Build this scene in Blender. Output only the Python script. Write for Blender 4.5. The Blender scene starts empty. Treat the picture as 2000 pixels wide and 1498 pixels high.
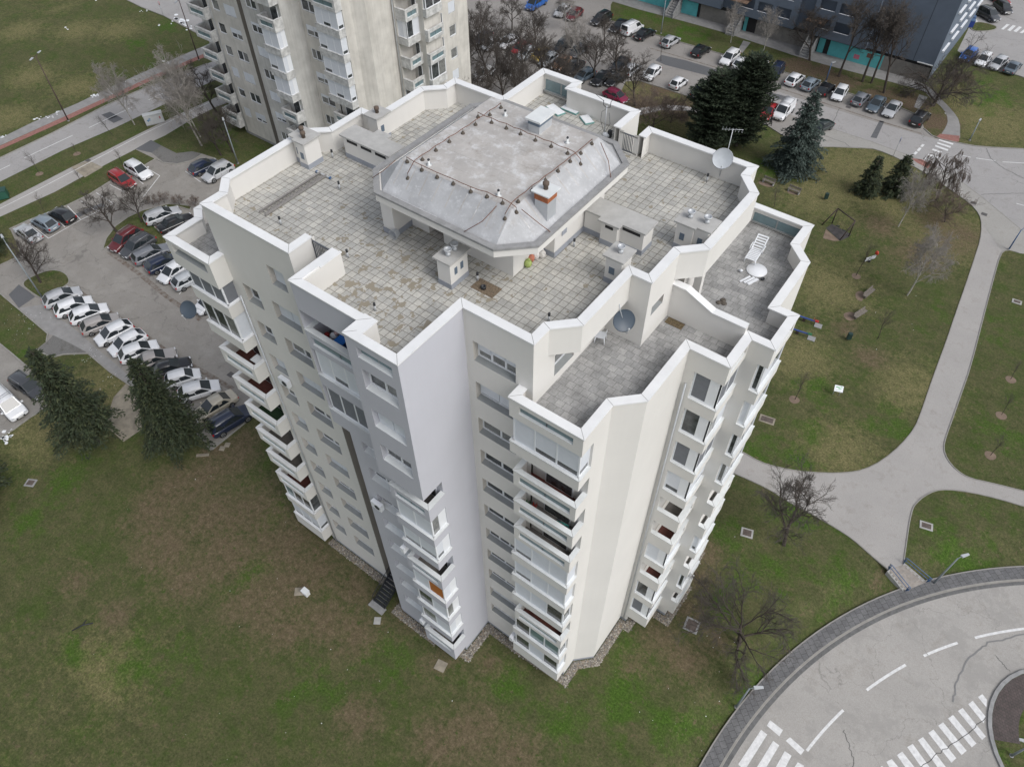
import bpy, math, random
from mathutils import Vector, Matrix
R=math.radians
scene=bpy.context.scene
COL=scene.collection
# ---------------------------------------------------------------- camera
CAMR=[0.802947613924852, 0.5959975036273211, -0.00788067017379113]
CAMU=[-0.4513684510172483, 0.6166272944409217, 0.6450095357254486]
CAMF=[-0.3892835094358309, 0.5143517817802037, -0.764133884774686]
FPX=1445.0
CAMH=58.5

cd=bpy.data.cameras.new('camera'); cam=bpy.data.objects.new('camera',cd); COL.objects.link(cam)
cd.sensor_fit='HORIZONTAL'; cd.sensor_width=36; cd.lens=36*FPX/2000; cd.clip_start=.5; cd.clip_end=6000
r_,u_,f_=Vector(CAMR),Vector(CAMU),Vector(CAMF)
cam.matrix_world=Matrix(((r_.x,u_.x,-f_.x,0),(r_.y,u_.y,-f_.y,0),(r_.z,u_.z,-f_.z,CAMH),(0,0,0,1)))
scene.camera=cam
# ---------------------------------------------------------------- light
SUN_EL,SUN_AZ=R(48),R(-5)   # azimuth of the sun measured from +x towards +y
w=bpy.data.worlds.new('World'); scene.world=w; w.use_nodes=True
nt=w.node_tree; bg=nt.nodes['Background']
sky=nt.nodes.new('ShaderNodeTexSky'); sky.sky_type='NISHITA'; sky.sun_disc=False
sky.sun_elevation=SUN_EL; sky.sun_rotation=R(90)-SUN_AZ; sky.air_density=1.0; sky.dust_density=3.0; sky.ozone_density=1.0; sky.altitude=200
hs=nt.nodes.new('ShaderNodeHueSaturation'); hs.inputs['Saturation'].default_value=.38   # overcast: nearly colourless sky
nt.links.new(sky.outputs[0],hs.inputs['Color']); nt.links.new(hs.outputs[0],bg.inputs[0]); bg.inputs[1].default_value=.15
sd=bpy.data.lights.new('sun','SUN'); sd.energy=1.5; sd.angle=R(32); sd.color=(1,.985,.965)
so=bpy.data.objects.new('sun',sd); COL.objects.link(so)
sv=Vector((math.cos(SUN_EL)*math.cos(SUN_AZ),math.cos(SUN_EL)*math.sin(SUN_AZ),math.sin(SUN_EL)))
so.rotation_euler=sv.to_track_quat('Z','Y').to_euler(); so.location=(0,0,120)
vs=scene.view_settings; scene.display_settings.display_device='sRGB'
vs.view_transform='Standard'; vs.look='None'; vs.gamma=1; vs.exposure=0.12
# ---------------------------------------------------------------- materials
MATS={}
def mat(name,col,rough=.8,var=.0,scale=3.,bump=0.,metal=0.,spec=.5,col2=None,detail=6,streak=0.,bscale=None,emis=None):
    if name in MATS: return MATS[name]
    m=bpy.data.materials.new(name); m.use_nodes=True; n=m.node_tree.nodes; l=m.node_tree.links
    p=n['Principled BSDF']; p.inputs['Roughness'].default_value=rough; p.inputs['Metallic'].default_value=metal
    p.inputs['Specular IOR Level'].default_value=spec
    p.inputs['Base Color'].default_value=(*col,1)
    if var or col2 or bump or streak:
        tc=n.new('ShaderNodeTexCoord'); no=n.new('ShaderNodeTexNoise'); no.inputs['Scale'].default_value=scale; no.inputs['Detail'].default_value=detail; no.inputs['Roughness'].default_value=.62
        l.new(tc.outputs['Object'],no.inputs['Vector'])
        cr=n.new('ShaderNodeValToRGB'); cr.color_ramp.elements[0].position=.34; cr.color_ramp.elements[1].position=.66
        c2=col2 or tuple(min(1,c*(1+var)) for c in col); c1=col if col2 else tuple(c*(1-var) for c in col)
        cr.color_ramp.elements[0].color=(*c1,1); cr.color_ramp.elements[1].color=(*c2,1)
        l.new(no.outputs['Fac'],cr.inputs['Fac']); out=cr.outputs['Color']
        if streak:
            mp=n.new('ShaderNodeMapping'); mp.inputs['Scale'].default_value=(1.6,1.6,.09); l.new(tc.outputs['Object'],mp.inputs['Vector'])
            n2=n.new('ShaderNodeTexNoise'); n2.inputs['Scale'].default_value=2.2; n2.inputs['Detail'].default_value=5; l.new(mp.outputs[0],n2.inputs['Vector'])
            r2=n.new('ShaderNodeValToRGB'); r2.color_ramp.elements[0].position=.42; r2.color_ramp.elements[1].position=.72
            r2.color_ramp.elements[0].color=(1,1,1,1); r2.color_ramp.elements[1].color=(1-streak,1-streak*1.05,1-streak*1.15,1)
            mx=n.new('ShaderNodeMix'); mx.data_type='RGBA'; mx.blend_type='MULTIPLY'; mx.inputs[0].default_value=1
            l.new(n2.outputs['Fac'],r2.inputs['Fac']); l.new(out,mx.inputs[6]); l.new(r2.outputs[0],mx.inputs[7]); out=mx.outputs[2]
        l.new(out,p.inputs['Base Color'])
        if bump:
            bs=n.new('ShaderNodeTexNoise'); bs.inputs['Scale'].default_value=bscale or scale*8; bs.inputs['Detail'].default_value=4; l.new(tc.outputs['Object'],bs.inputs['Vector'])
            b=n.new('ShaderNodeBump'); b.inputs['Strength'].default_value=bump; b.inputs['Distance'].default_value=.02; l.new(bs.outputs['Fac'],b.inputs['Height']); l.new(b.outputs[0],p.inputs['Normal'])
    MATS[name]=m; return m
def tilemat(name,size,joint,c1,c2,cj,off,stain,stainc,puddle=None,jw=.016):
    m=bpy.data.materials.new(name); m.use_nodes=True; n=m.node_tree.nodes; l=m.node_tree.links; p=n['Principled BSDF']; p.inputs['Roughness'].default_value=.85
    tc=n.new('ShaderNodeTexCoord'); br=n.new('ShaderNodeTexBrick'); br.offset=off; br.inputs['Scale'].default_value=1
    br.inputs['Brick Width'].default_value=size; br.inputs['Row Height'].default_value=size; br.inputs['Mortar Size'].default_value=jw; br.inputs['Mortar Smooth'].default_value=.15; br.inputs['Bias'].default_value=0
    br.inputs['Color1'].default_value=(*c1,1); br.inputs['Color2'].default_value=(*c2,1); br.inputs['Mortar'].default_value=(*cj,1)
    l.new(tc.outputs['Object'],br.inputs['Vector'])
    no=n.new('ShaderNodeTexNoise'); no.inputs['Scale'].default_value=1.1; no.inputs['Detail'].default_value=8; no.inputs['Roughness'].default_value=.7; l.new(tc.outputs['Object'],no.inputs['Vector'])
    r=n.new('ShaderNodeValToRGB'); r.color_ramp.elements[0].position=.4; r.color_ramp.elements[1].position=.68; r.color_ramp.elements[0].color=(1,1,1,1); r.color_ramp.elements[1].color=(stain,stain,stain,1)
    l.new(no.outputs['Fac'],r.inputs['Fac'])
    mx=n.new('ShaderNodeMix'); mx.data_type='RGBA'; mx.blend_type='MULTIPLY'; mx.inputs[0].default_value=1; l.new(br.outputs['Color'],mx.inputs[6]); l.new(r.outputs[0],mx.inputs[7]); out=mx.outputs[2]
    n3=n.new('ShaderNodeTexNoise'); n3.inputs['Scale'].default_value=9; n3.inputs['Detail'].default_value=6; l.new(tc.outputs['Object'],n3.inputs['Vector'])
    r3=n.new('ShaderNodeValToRGB'); r3.color_ramp.elements[0].position=.3; r3.color_ramp.elements[1].position=.7; r3.color_ramp.elements[0].color=(.86,.86,.86,1); r3.color_ramp.elements[1].color=(1.1,1.1,1.1,1); l.new(n3.outputs['Fac'],r3.inputs['Fac'])
    m3=n.new('ShaderNodeMix'); m3.data_type='RGBA'; m3.blend_type='MULTIPLY'; m3.inputs[0].default_value=1; l.new(out,m3.inputs[6]); l.new(r3.outputs[0],m3.inputs[7]); out=m3.outputs[2]
    if puddle:   # silt patches left on the slabs around the drain: centre, radius
        (px_,py_),pr,pc=puddle
        sub=n.new('ShaderNodeVectorMath'); sub.operation='DISTANCE'; sub.inputs[1].default_value=(px_,py_,34.12); l.new(tc.outputs['Object'],sub.inputs[0])
        mr=n.new('ShaderNodeMapRange'); mr.inputs['From Min'].default_value=pr; mr.inputs['From Max'].default_value=pr*.35; mr.inputs['To Min'].default_value=0; mr.inputs['To Max'].default_value=.07; l.new(sub.outputs['Value'],mr.inputs['Value'])
        n4=n.new('ShaderNodeTexNoise'); n4.inputs['Scale'].default_value=2.3; n4.inputs['Detail'].default_value=2.5; l.new(tc.outputs['Object'],n4.inputs['Vector'])
        ad=n.new('ShaderNodeMath'); l.new(mr.outputs[0],ad.inputs[0]); l.new(n4.outputs['Fac'],ad.inputs[1])
        r4=n.new('ShaderNodeValToRGB'); r4.color_ramp.elements[0].position=.655; r4.color_ramp.elements[1].position=.68; l.new(ad.outputs[0],r4.inputs['Fac'])
        m4=n.new('ShaderNodeMix'); m4.data_type='RGBA'; l.new(r4.outputs[0],m4.inputs[0]); l.new(out,m4.inputs[6]); m4.inputs[7].default_value=(*pc,1); out=m4.outputs[2]
    l.new(out,p.inputs['Base Color'])
    b=n.new('ShaderNodeBump'); b.inputs['Strength'].default_value=.5; b.inputs['Distance'].default_value=.01; b.invert=True; l.new(br.outputs['Fac'],b.inputs['Height']); l.new(b.outputs[0],p.inputs['Normal'])
    MATS[name]=m; return m
CREAM=mat('cream_render',(.69,.675,.645),.9,.02,.35,.25,bscale=60,streak=.012)
LILAC=mat('lilac_grey_render',(.50,.505,.55),.9,.02,.35,.25,bscale=60,streak=.012)
COPE=mat('white_coping_sheet',(.745,.75,.75),.45,.05,.8,0)
COPEG=mat('pale_grey_coping',(.66,.68,.68),.55,.06,1.2,0)
JOINT=mat('coping_joint',(.28,.28,.27),.8)
SILL=mat('grey_sill',(.27,.285,.285),.6,.06,2,0)
PLINTH=mat('blue_grey_plinth',(.30,.32,.36),.9,.06,1)
REVEAL_SHADED=mat('shaded_reveal_render',(.53,.50,.46),.9,.03,2)  # window jambs: cream darkened, the shade of the recess put into the colour
WHITE=mat('white_pvc',(.78,.80,.83),.35)
SHUT=mat('white_roller_shutter',(.66,.69,.74),.5,.03,2)
SCREEN=mat('grey_fabric_screen',(.17,.18,.20),.8,.06,3)
GLASS=mat('dark_window_glass',(.06,.066,.07),.12,.6,2.2,spec=.6); GLASS2=mat('curtained_window_glass',(.20,.205,.20),.2,.3,3,spec=.6)
TEAL=mat('teal_balustrade_glass',(.16,.23,.25),.12,.12,1,spec=.6)
DARK=mat('dark_interior',(.02,.02,.022),.8)
FLR_R=mat('red_brown_floor_tiles',(.10,.030,.022),.6,.25,5)
FLR_G=mat('grey_floor_tiles',(.13,.12,.11),.7,.12,4)
FLR_N=mat('green_artificial_turf',(.02,.05,.02),.9,.2,8)
CAPC=mat('cap_slab_concrete',(.42,.415,.40),.9,.08,2.2,.3)
CONC=mat('grey_concrete',(.27,.27,.27),.9,.14,2.2,.3)
CONCL=mat('light_concrete',(.37,.365,.35),.9,.12,1.5,.3)
STEEL=mat('galvanised_steel',(.50,.52,.54),.4,.05,2,metal=.25)
BLACKM=mat('black_painted_metal',(.025,.028,.033),.5)
GATE=mat('slate_painted_bars',(.11,.12,.14),.5)
DALU=mat('dull_aluminium',(.24,.23,.22),.5,.15,6)
RUST=mat('rusty_wire',(.16,.07,.04),.8,.2,5)
BLUEP=mat('blue_painted_metal',(.06,.12,.24),.45)
BITUM=mat('grey_bitumen_sheet',(.42,.40,.38),.6,.14,.7,.4,detail=9,bscale=9)
def mottled(m,scale,a,b_,c,stretch=(1,1,1),lo=.56,hi=.7,f=.8):
    n=m.node_tree.nodes; l=m.node_tree.links; p=n['Principled BSDF']; src=p.inputs['Base Color'].links[0].from_socket; tc=[x for x in n if x.type=='TEX_COORD'][0]
    mp=n.new('ShaderNodeMapping'); mp.inputs['Scale'].default_value=stretch; mp.inputs['Location'].default_value=(a,b_,0); l.new(tc.outputs['Object'],mp.inputs[0])
    no=n.new('ShaderNodeTexNoise'); no.inputs['Scale'].default_value=scale; no.inputs['Detail'].default_value=10; no.inputs['Roughness'].default_value=.75; l.new(mp.outputs[0],no.inputs[0])
    r=n.new('ShaderNodeValToRGB'); r.color_ramp.elements[0].position=lo; r.color_ramp.elements[1].position=hi; r.color_ramp.elements[0].color=(0,0,0,1); r.color_ramp.elements[1].color=(f,f,f,1); l.new(no.outputs['Fac'],r.inputs[0])
    mx=n.new('ShaderNodeMix'); mx.data_type='RGBA'; l.new(r.outputs[0],mx.inputs[0]); l.new(src,mx.inputs[6]); mx.inputs[7].default_value=(*c,1); l.new(mx.outputs[2],p.inputs['Base Color'])
mottled(BITUM,1.3,3,7,(.66,.67,.68),lo=.50,hi=.66); mottled(BITUM,.9,13,1,(.27,.235,.20),lo=.55,hi=.68,f=.7); mottled(BITUM,7,5,5,(.62,.63,.64),lo=.60,hi=.70,f=.7)
mottled(W_CREAM_ if False else CONC,2.5,1,2,(.36,.36,.36),lo=.55,hi=.7,f=.6)
SLOPE=mat('weathered_slope_sheet',(.42,.425,.435),.5,.12,.7,.3,detail=9,bscale=9); mottled(SLOPE,1.2,3,7,(.64,.65,.67),lo=.52,hi=.68,f=.55); mottled(SLOPE,5,3,9,(.66,.67,.68),lo=.56,hi=.68,f=.6); mottled(SLOPE,.8,1,9,(.33,.31,.29),lo=.56,hi=.7,f=.6)
BRICK=mat('orange_brick',(.36,.12,.05),.85,.25,6)
ROOFT=tilemat('concrete_slab_paving',.4,0,(.55,.535,.49),(.44,.435,.41),(.19,.18,.155),0,.70,None,((-20.8,17.6),6.5,(.275,.245,.19)))
TERRT=tilemat('terrace_slab_paving',.42,0,(.41,.405,.395),(.31,.31,.305),(.15,.15,.145),.5,.62,None,None,.009)
# weathered variants for the neighbouring tower
W_CREAM=mat('weathered_cream_render',(.585,.565,.525),.95,.12,.5,.4,bscale=30,streak=.11)
W_GREY=mat('weathered_grey_render',(.50,.495,.475),.95,.12,.5,.4,bscale=30,streak=.13)
W_PAR=mat('stained_parapet_render',(.52,.52,.51),.95,.28,1.6,.4)
# ---------------------------------------------------------------- mesh helpers
class MB:
    def __init__(s): s.v=[];s.f=[];s.m=[];s.mats=[];s.smooth=set()
    def mi(s,m):
        if m not in s.mats: s.mats.append(m)
        return s.mats.index(m)
    def face(s,pts,m,smooth=False):
        b=len(s.v); s.v+= [tuple(p) for p in pts]; s.f.append(tuple(range(b,b+len(pts)))); s.m.append(s.mi(m))
        if smooth: s.smooth.add(len(s.f)-1)
    def mesh(s,verts,faces,m,smooth=False):
        b=len(s.v); s.v+=[tuple(p) for p in verts]; k=s.mi(m)
        for f in faces:
            s.f.append(tuple(i+b for i in f)); s.m.append(k)
            if smooth: s.smooth.add(len(s.f)-1)
    def box(s,x0,x1,y0,y1,z0,z1,m,M=None):
        v=[Vector(p) for p in ((x0,y0,z0),(x1,y0,z0),(x1,y1,z0),(x0,y1,z0),(x0,y0,z1),(x1,y0,z1),(x1,y1,z1),(x0,y1,z1))]
        if M is not None: v=[M@p for p in v]
        s.mesh(v,[(0,3,2,1),(4,5,6,7),(0,1,5,4),(1,2,6,5),(2,3,7,6),(3,0,4,7)],m)
    def prism(s,poly,z0,z1,m,mt=None,bottom=True):
        n=len(poly); lo=[(x,y,z0) for x,y in poly]; hi=[(x,y,z1) for x,y in poly]
        for i in range(n):
            j=(i+1)%n; s.face([lo[i],lo[j],hi[j],hi[i]],m)
        s.face(hi,mt or m)
        if bottom: s.face(lo[::-1],m)
    def tube(s,pts,rad,m,n=6,cap=True,smooth=True):
        pts=[Vector(p) for p in pts]; rr=rad if isinstance(rad,(list,tuple)) else [rad]*len(pts)
        rings=[]
        for i,p in enumerate(pts):
            d=(pts[min(i+1,len(pts)-1)]-pts[max(i-1,0)])
            if d.length<1e-6: d=Vector((0,0,1))
            d.normalize(); a=d.orthogonal().normalized() if i==0 else (pa-d*pa.dot(d)).normalized() if (pa-d*pa.dot(d)).length>1e-4 else d.orthogonal().normalized()
            pa=a; b=d.cross(a); rings.append([p+(a*math.cos(2*math.pi*k/n)+b*math.sin(2*math.pi*k/n))*rr[i] for k in range(n)])
        v=[q for r in rings for q in r]; f=[]
        for i in range(len(rings)-1):
            for k in range(n):
                k2=(k+1)%n; f.append((i*n+k,i*n+k2,(i+1)*n+k2,(i+1)*n+k))
        if cap: f.append(tuple(range(n))[::-1]); f.append(tuple((len(rings)-1)*n+k for k in range(n)))
        s.mesh(v,f,m,smooth)
    def lathe(s,prof,c,m,n=12,smooth=True,M=None):
        v=[];f=[]
        for r,z in prof:
            for k in range(n):
                a=2*math.pi*k/n; p=Vector((r*math.cos(a),r*math.sin(a),z))
                p=(M@p) if M is not None else p+Vector(c); v.append(p)
        for i in range(len(prof)-1):
            for k in range(n):
                k2=(k+1)%n; f.append((i*n+k,i*n+k2,(i+1)*n+k2,(i+1)*n+k))
        f.append(tuple(range(n))[::-1]); f.append(tuple((len(prof)-1)*n+k for k in range(n)))
        s.mesh(v,f,m,smooth)
    def ball(s,c,r,m,n=8,k=6,sq=(1,1,1)):
        v=[];f=[]
        for i in range(1,k):
            t=math.pi*i/k
            for j in range(n):
                a=2*math.pi*j/n; v.append((c[0]+r*sq[0]*math.sin(t)*math.cos(a),c[1]+r*sq[1]*math.sin(t)*math.sin(a),c[2]+r*sq[2]*math.cos(t)))
        for i in range(k-2):
            for j in range(n):
                j2=(j+1)%n; f.append((i*n+j,(i+1)*n+j,(i+1)*n+j2,i*n+j2))
        f.append(tuple(range(n))); f.append(tuple((k-2)*n+j for j in range(n))[::-1]); s.mesh(v,f,m,True)
    # a wall panel along start->end (outside on the right hand), with recessed openings (s0,s1,z0,z1,depth)
    def panel(s,p,q,z0,z1,m,ops=(),ms=None,mr=None,slope=.07):
        p=Vector((*p,0));q=Vector((*q,0)); L=(q-p).length; U=(q-p)/L; N=Vector((U.y,-U.x,0))
        P=lambda a,z,d=0: p+U*a+Vector((0,0,z))-N*d
        us=sorted({0,L,*[o[0] for o in ops],*[o[1] for o in ops]}); zs=sorted({z0,z1,*[o[2] for o in ops],*[o[3] for o in ops]})
        for i in range(len(us)-1):
            for j in range(len(zs)-1):
                a=(us[i]+us[i+1])/2; z=(zs[j]+zs[j+1])/2
                if any(o[0]<a<o[1] and o[2]<z<o[3] for o in ops): continue
                s.face([P(us[i],zs[j]),P(us[i+1],zs[j]),P(us[i+1],zs[j+1]),P(us[i],zs[j+1])],m)
        for a0,a1,b0,b1,d in ops:
            mr_=mr or m; h=slope if d>.15 else .03
            s.face([P(a0,b0),P(a0,b0+h,d),P(a0,b1,d),P(a0,b1)],mr_); s.face([P(a1,b0),P(a1,b1),P(a1,b1,d),P(a1,b0+h,d)],mr_)
            s.face([P(a0,b1),P(a0,b1,d),P(a1,b1,d),P(a1,b1)],mr_)
            s.face([P(a0,b0),P(a1,b0),P(a1,b0+h,d),P(a0,b0+h,d)],ms or m)
        return lambda a,z,d=0: P(a,z,d)
    def build(s,name,parent=None,mats=None):
        me=bpy.data.meshes.new(name); me.from_pydata(s.v,[],s.f)
        for m in (mats or s.mats): me.materials.append(m)
        me.polygons.foreach_set('material_index',s.m)
        if s.smooth:
            sm=[False]*len(s.f)
            for i in s.smooth: sm[i]=True
            me.polygons.foreach_set('use_smooth',sm)
        me.update(); o=bpy.data.objects.new(name,me); COL.objects.link(o)
        if parent is not None: o.parent=parent
        return o
def tag(o,label=None,cat=None,group=None,kind=None):
    if label: o['label']=label
    if cat: o['category']=cat
    if group: o['group']=group
    if kind: o['kind']=kind
    return o
def empty(name,loc=(0,0,0),rz=0,label=None,cat=None,group=None):
    o=bpy.data.objects.new(name,None); o.empty_display_size=.3; COL.objects.link(o); o.location=loc; o.rotation_euler=(0,0,rz); return tag(o,label,cat,group)
def local(o,root):  # world-built child under a placed root
    o.parent=root; o.matrix_parent_inverse=Matrix.Translation(-Vector(root.location)); return o
def offset(poly,w,closed=False):   # inward = left of the travel direction
    n=len(poly); out=[]
    for i in range(n):
        p=Vector(poly[i]); a=Vector(poly[i-1]) if (i>0 or closed) else None; b=Vector(poly[(i+1)%n]) if (i<n-1 or closed) else None
        d1=(p-a).normalized() if a is not None else None; d2=(b-p).normalized() if b is not None else None
        if d1 is None: d1=d2
        if d2 is None: d2=d1
        n1=Vector((-d1.y,d1.x)); n2=Vector((-d2.y,d2.x)); m=(n1+n2); m/=max(.3,m.dot(n1)) if m.length>0 else 1
        out.append(tuple(p+m*w))
    return out
def coping(mb,poly,z,w,m,t=.07,over=.05,closed=False):
    o=offset(poly,-over,closed); i=offset(poly,w,closed); n=len(poly)
    for k in range(n if closed else n-1):
        a,b=k,(k+1)%n
        e=.004
        q=[o[a],o[b],i[b],i[a]]; cx=sum(p[0] for p in q)/4; cy=sum(p[1] for p in q)/4
        dv=(Vector(o[b])-Vector(o[a])).normalized()*e   # tiny shadow joint at the mitre
        q=[(q[0][0]+dv.x,q[0][1]+dv.y),(q[1][0]-dv.x,q[1][1]-dv.y),(q[2][0]-dv.x,q[2][1]-dv.y),(q[3][0]+dv.x,q[3][1]+dv.y)]
        mb.prism(q,z-t,z,m)
        mid=Vector(i[a])-Vector(o[a]); nn=Vector((-mid.y,mid.x)).normalized()*.011
        if k>0 or closed: mb.face([(o[a][0]-nn.x,o[a][1]-nn.y,z+.0025),(o[a][0]+nn.x,o[a][1]+nn.y,z+.0025),(i[a][0]+nn.x,i[a][1]+nn.y,z+.0025),(i[a][0]-nn.x,i[a][1]-nn.y,z+.0025)][::1],JOINT)
def inner(mb,poly,z0,z1,w,m,closed=False):
    i=offset(poly,w,closed); n=len(poly)
    for k in range(n if closed else n-1):
        a,b=i[k],i[(k+1)%n]; mb.face([(b[0],b[1],z0),(a[0],a[1],z0),(a[0],a[1],z1),(b[0],b[1],z1)],m)
# ---------------------------------------------------------------- tower
FL=lambda k:2.17+2.905*k
WTOP=lambda k:4.50+2.905*k
RZ=34.12; CZ=35.5
def window(root,P,s0,s1,z0,z1,d,style,rng,panes=2,name='window',t=.07):
    """frame at depth d in an opening, panes and a roller shutter as sub-parts; P maps (s,z,depth)"""
    fr=MB(); pn=MB(); sh=MB()
    def bar(mb,a,b,c,e,dd,th,m):
        q=[P(a,c,dd),P(b,c,dd),P(b,e,dd),P(a,e,dd)]; k=[P(a,c,dd-th),P(b,c,dd-th),P(b,e,dd-th),P(a,e,dd-th)]
        mb.mesh(q+k,[(0,1,2,3),(4,5,6,7),(0,1,5,4),(1,2,6,5),(2,3,7,6),(3,0,4,7)],m)
    z0=z0+.07
    bar(fr,s0,s1,z0,z0+t,d,.07,WHITE); bar(fr,s0,s1,z1-t,z1,d,.07,WHITE); bar(fr,s0,s0+t,z0+t,z1-t,d,.07,WHITE); bar(fr,s1-t,s1,z0+t,z1-t,d,.07,WHITE)
    W=(s1-s0)/panes
    for i in range(1,panes): bar(fr,s0+i*W-.05,s0+i*W+.05,z0+t,z1-t,d,.072,WHITE)
    f=fr.build(name,root)
    for i in range(panes):
        pn=MB(); bar(pn,s0+i*W+.05,s0+(i+1)*W-.05,z0+t,z1-t,d-.004,.012,GLASS if rng.random()<.6 else GLASS2); pn.build('pane',f)
        bar(sh,0,.001,0,.001,0,.001,SHUT) if False else None
    frac=style if isinstance(style,(int,float)) else 0
    if frac>.02:
        zz=z1-(z1-z0)*frac
        for i in range(panes):
            sh=MB(); bar(sh,s0+i*W+.03,s0+(i+1)*W-.03,zz+(rng.random()*.25 if frac<.95 else 0),z1,d-.08,.03,SHUT); sh.build('roller_shutter',f)
    return f
def glazing(root,segs,z0,z1,style,rng):
    """balcony glazing along segments [(p,q)], posts and panes"""
    g=MB(); kids=[]
    for p,q in segs:
        p=Vector(p);q=Vector(q); L=(q-p).length; U=(q-p)/L; N=Vector((U.y,-U.x))
        n=max(1,round(L/1.15)); LF=L
        if 1.2<L<1.6: L=L-.52
        def bx(a,b,c,e,o,th,m,mb):
            A=p+U*a;B=p+U*b
            v=[(A.x+N.x*o,A.y+N.y*o,c),(B.x+N.x*o,B.y+N.y*o,c),(B.x+N.x*o,B.y+N.y*o,e),(A.x+N.x*o,A.y+N.y*o,e)]
            w_=[(x-N.x*th,y-N.y*th,z) for x,y,z in v]
            mb.mesh(v+w_,[(0,1,2,3),(7,6,5,4),(0,4,5,1),(1,5,6,2),(2,6,7,3),(3,7,4,0)],m)
        bx(0,LF,z0,z0+.07,0,.08,WHITE,g); bx(0,LF,z1-.1,z1,0,.08,WHITE,g)
        if LF>L: bx(L+.002,LF,z0+.07,z1-.1,.0,.06,WHITE,g)
        for i in range(n+1):
            a=min(max(i*L/n-.045,0),L-.09); bx(a,a+.09,z0+.07,z1-.1,.004,.09,WHITE,g)
        for i in range(n):
            a,b=i*L/n+.04,(i+1)*L/n-.04; r=rng.random(); mb=MB()
            if style=='screen': bx(a,b,z0+.07,z1-.1,-.02,.02,SCREEN,mb); kids.append(('screen',mb))
            elif style=='shutter': 
                zz=z0+.07+(0 if r<.6 else .35); bx(a,b,zz,z1-.1,-.01,.03,SHUT,mb); kids.append(('roller_shutter',mb))
                if zz>z0+.1: m2=MB(); bx(a,b,z0+.07,zz,-.03,.01,GLASS,m2); kids.append(('pane',m2))
            elif style=='clear': bx(a,b,z0+.07,z1-.1,-.03,.01,TEAL if r<.5 else GLASS,mb); kids.append(('pane',mb))
            elif style=='orange' and i==n//2 and p is not None and L>2.2: bx(a,b,z0+.1,z1-.1,-.02,.02,mat('orange_awning',(.42,.14,.02),.8),mb); kids.append(('awning',mb))
            else:
                if r<.35: bx(a,b,z0+.07,z1-.1,-.01,.03,SHUT,mb); kids.append(('roller_shutter',mb))
                else: bx(a,b,z0+.07,z1-.1,-.03,.01,GLASS if rng.random()<.6 else GLASS2,mb); kids.append(('pane',mb))
    o=g.build('glazing',root)
    for nme,mb in kids: mb.build(nme,o)
    return o
def balcony(root,x0,x1,y0,y1,k,typ,sides,rng,wall,cope,floor=FLR_G,zb=None,wx=None,clutter=True,extra_front=None):
    zf=FL(k); bot=zf-.30 if zb is None else zb
    top=zf+(1.08 if typ=='open' else .62); T=.24
    b=MB()
    b.box(x0+.02,x1-.02,y0+.02,y1-.003,bot+.02,zf,wall)
    path=[]
    if 'W' in sides: path+= [(x0,y1)]
    path+=[(x0,y0),(x1,y0)]
    if 'E' in sides: path+= [(x1,y1)]
    glass=[]
    for i in range(len(path)-1):
        p,q=path[i],path[i+1]; L=math.dist(p,q); ops=[]
        if typ=='open' and L>2.2: ops=[(.34,L-.34,zf+.10,zf+.70,.13)]
        P=b.panel(p,q,bot,top-.04,wall,ops,ms=COPEG,slope=.05)
        for o in ops: glass.append((P,o))
    inner(b,path,zf,top-.04,T,wall)
    # underside
    b.face([(x0,y0,bot),(x0,y1,bot),(x1,y1,bot),(x1,y0,bot)],wall)
    o=b.build('balcony',root)
    c=MB(); coping(c,path,top,T+.03,cope,.045,.03); c.build('coping',o)
    for P,op in glass:
        g=MB(); g.face([P(op[0],op[2],.125),P(op[1],op[2],.125),P(op[1],op[3],.125),P(op[0],op[3],.125)],TEAL)
        m_=(op[0]+op[1])/2; g.mesh([P(m_-.03,op[2],.12),P(m_+.03,op[2],.12),P(m_+.03,op[3],.12),P(m_-.03,op[3],.12)],[(0,1,2,3)],BLACKM); g.build('glass_panel',o)
    ff=MB(); ff.face([(x0+.2,y0+.2,zf+.006),(x1-.2,y0+.2,zf+.006),(x1-.2,y1,zf+.006),(x0+.2,y1,zf+.006)],floor); ff.build('floor',o)
    dr=MB(); dr.box(x0+(x1-x0)*.35,x0+(x1-x0)*.8,y1-.05,y1-.004,zf+.01,zf+2.15,WHITE); dr.box(x0+(x1-x0)*.35+.08,x0+(x1-x0)*.8-.08,y1-.07,y1-.05,zf+.1,zf+2.07,GLASS); dr.build('balcony_door',o)
    if typ!='open':
        i=.13; segs=[]
        if 'W' in sides: segs.append(((x0+i,y1-.01),(x0+i,y0+i)))
        segs.append(((x0+(i if 'W' in sides else .0),y0+i),(x1-i,y0+i)))
        if 'E' in sides: segs.append(((x1-i,y0+i),(x1-i,y1-.01)))
        glazing(o,segs,top+.002,zf+2.59,typ,rng)
    return o
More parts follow.
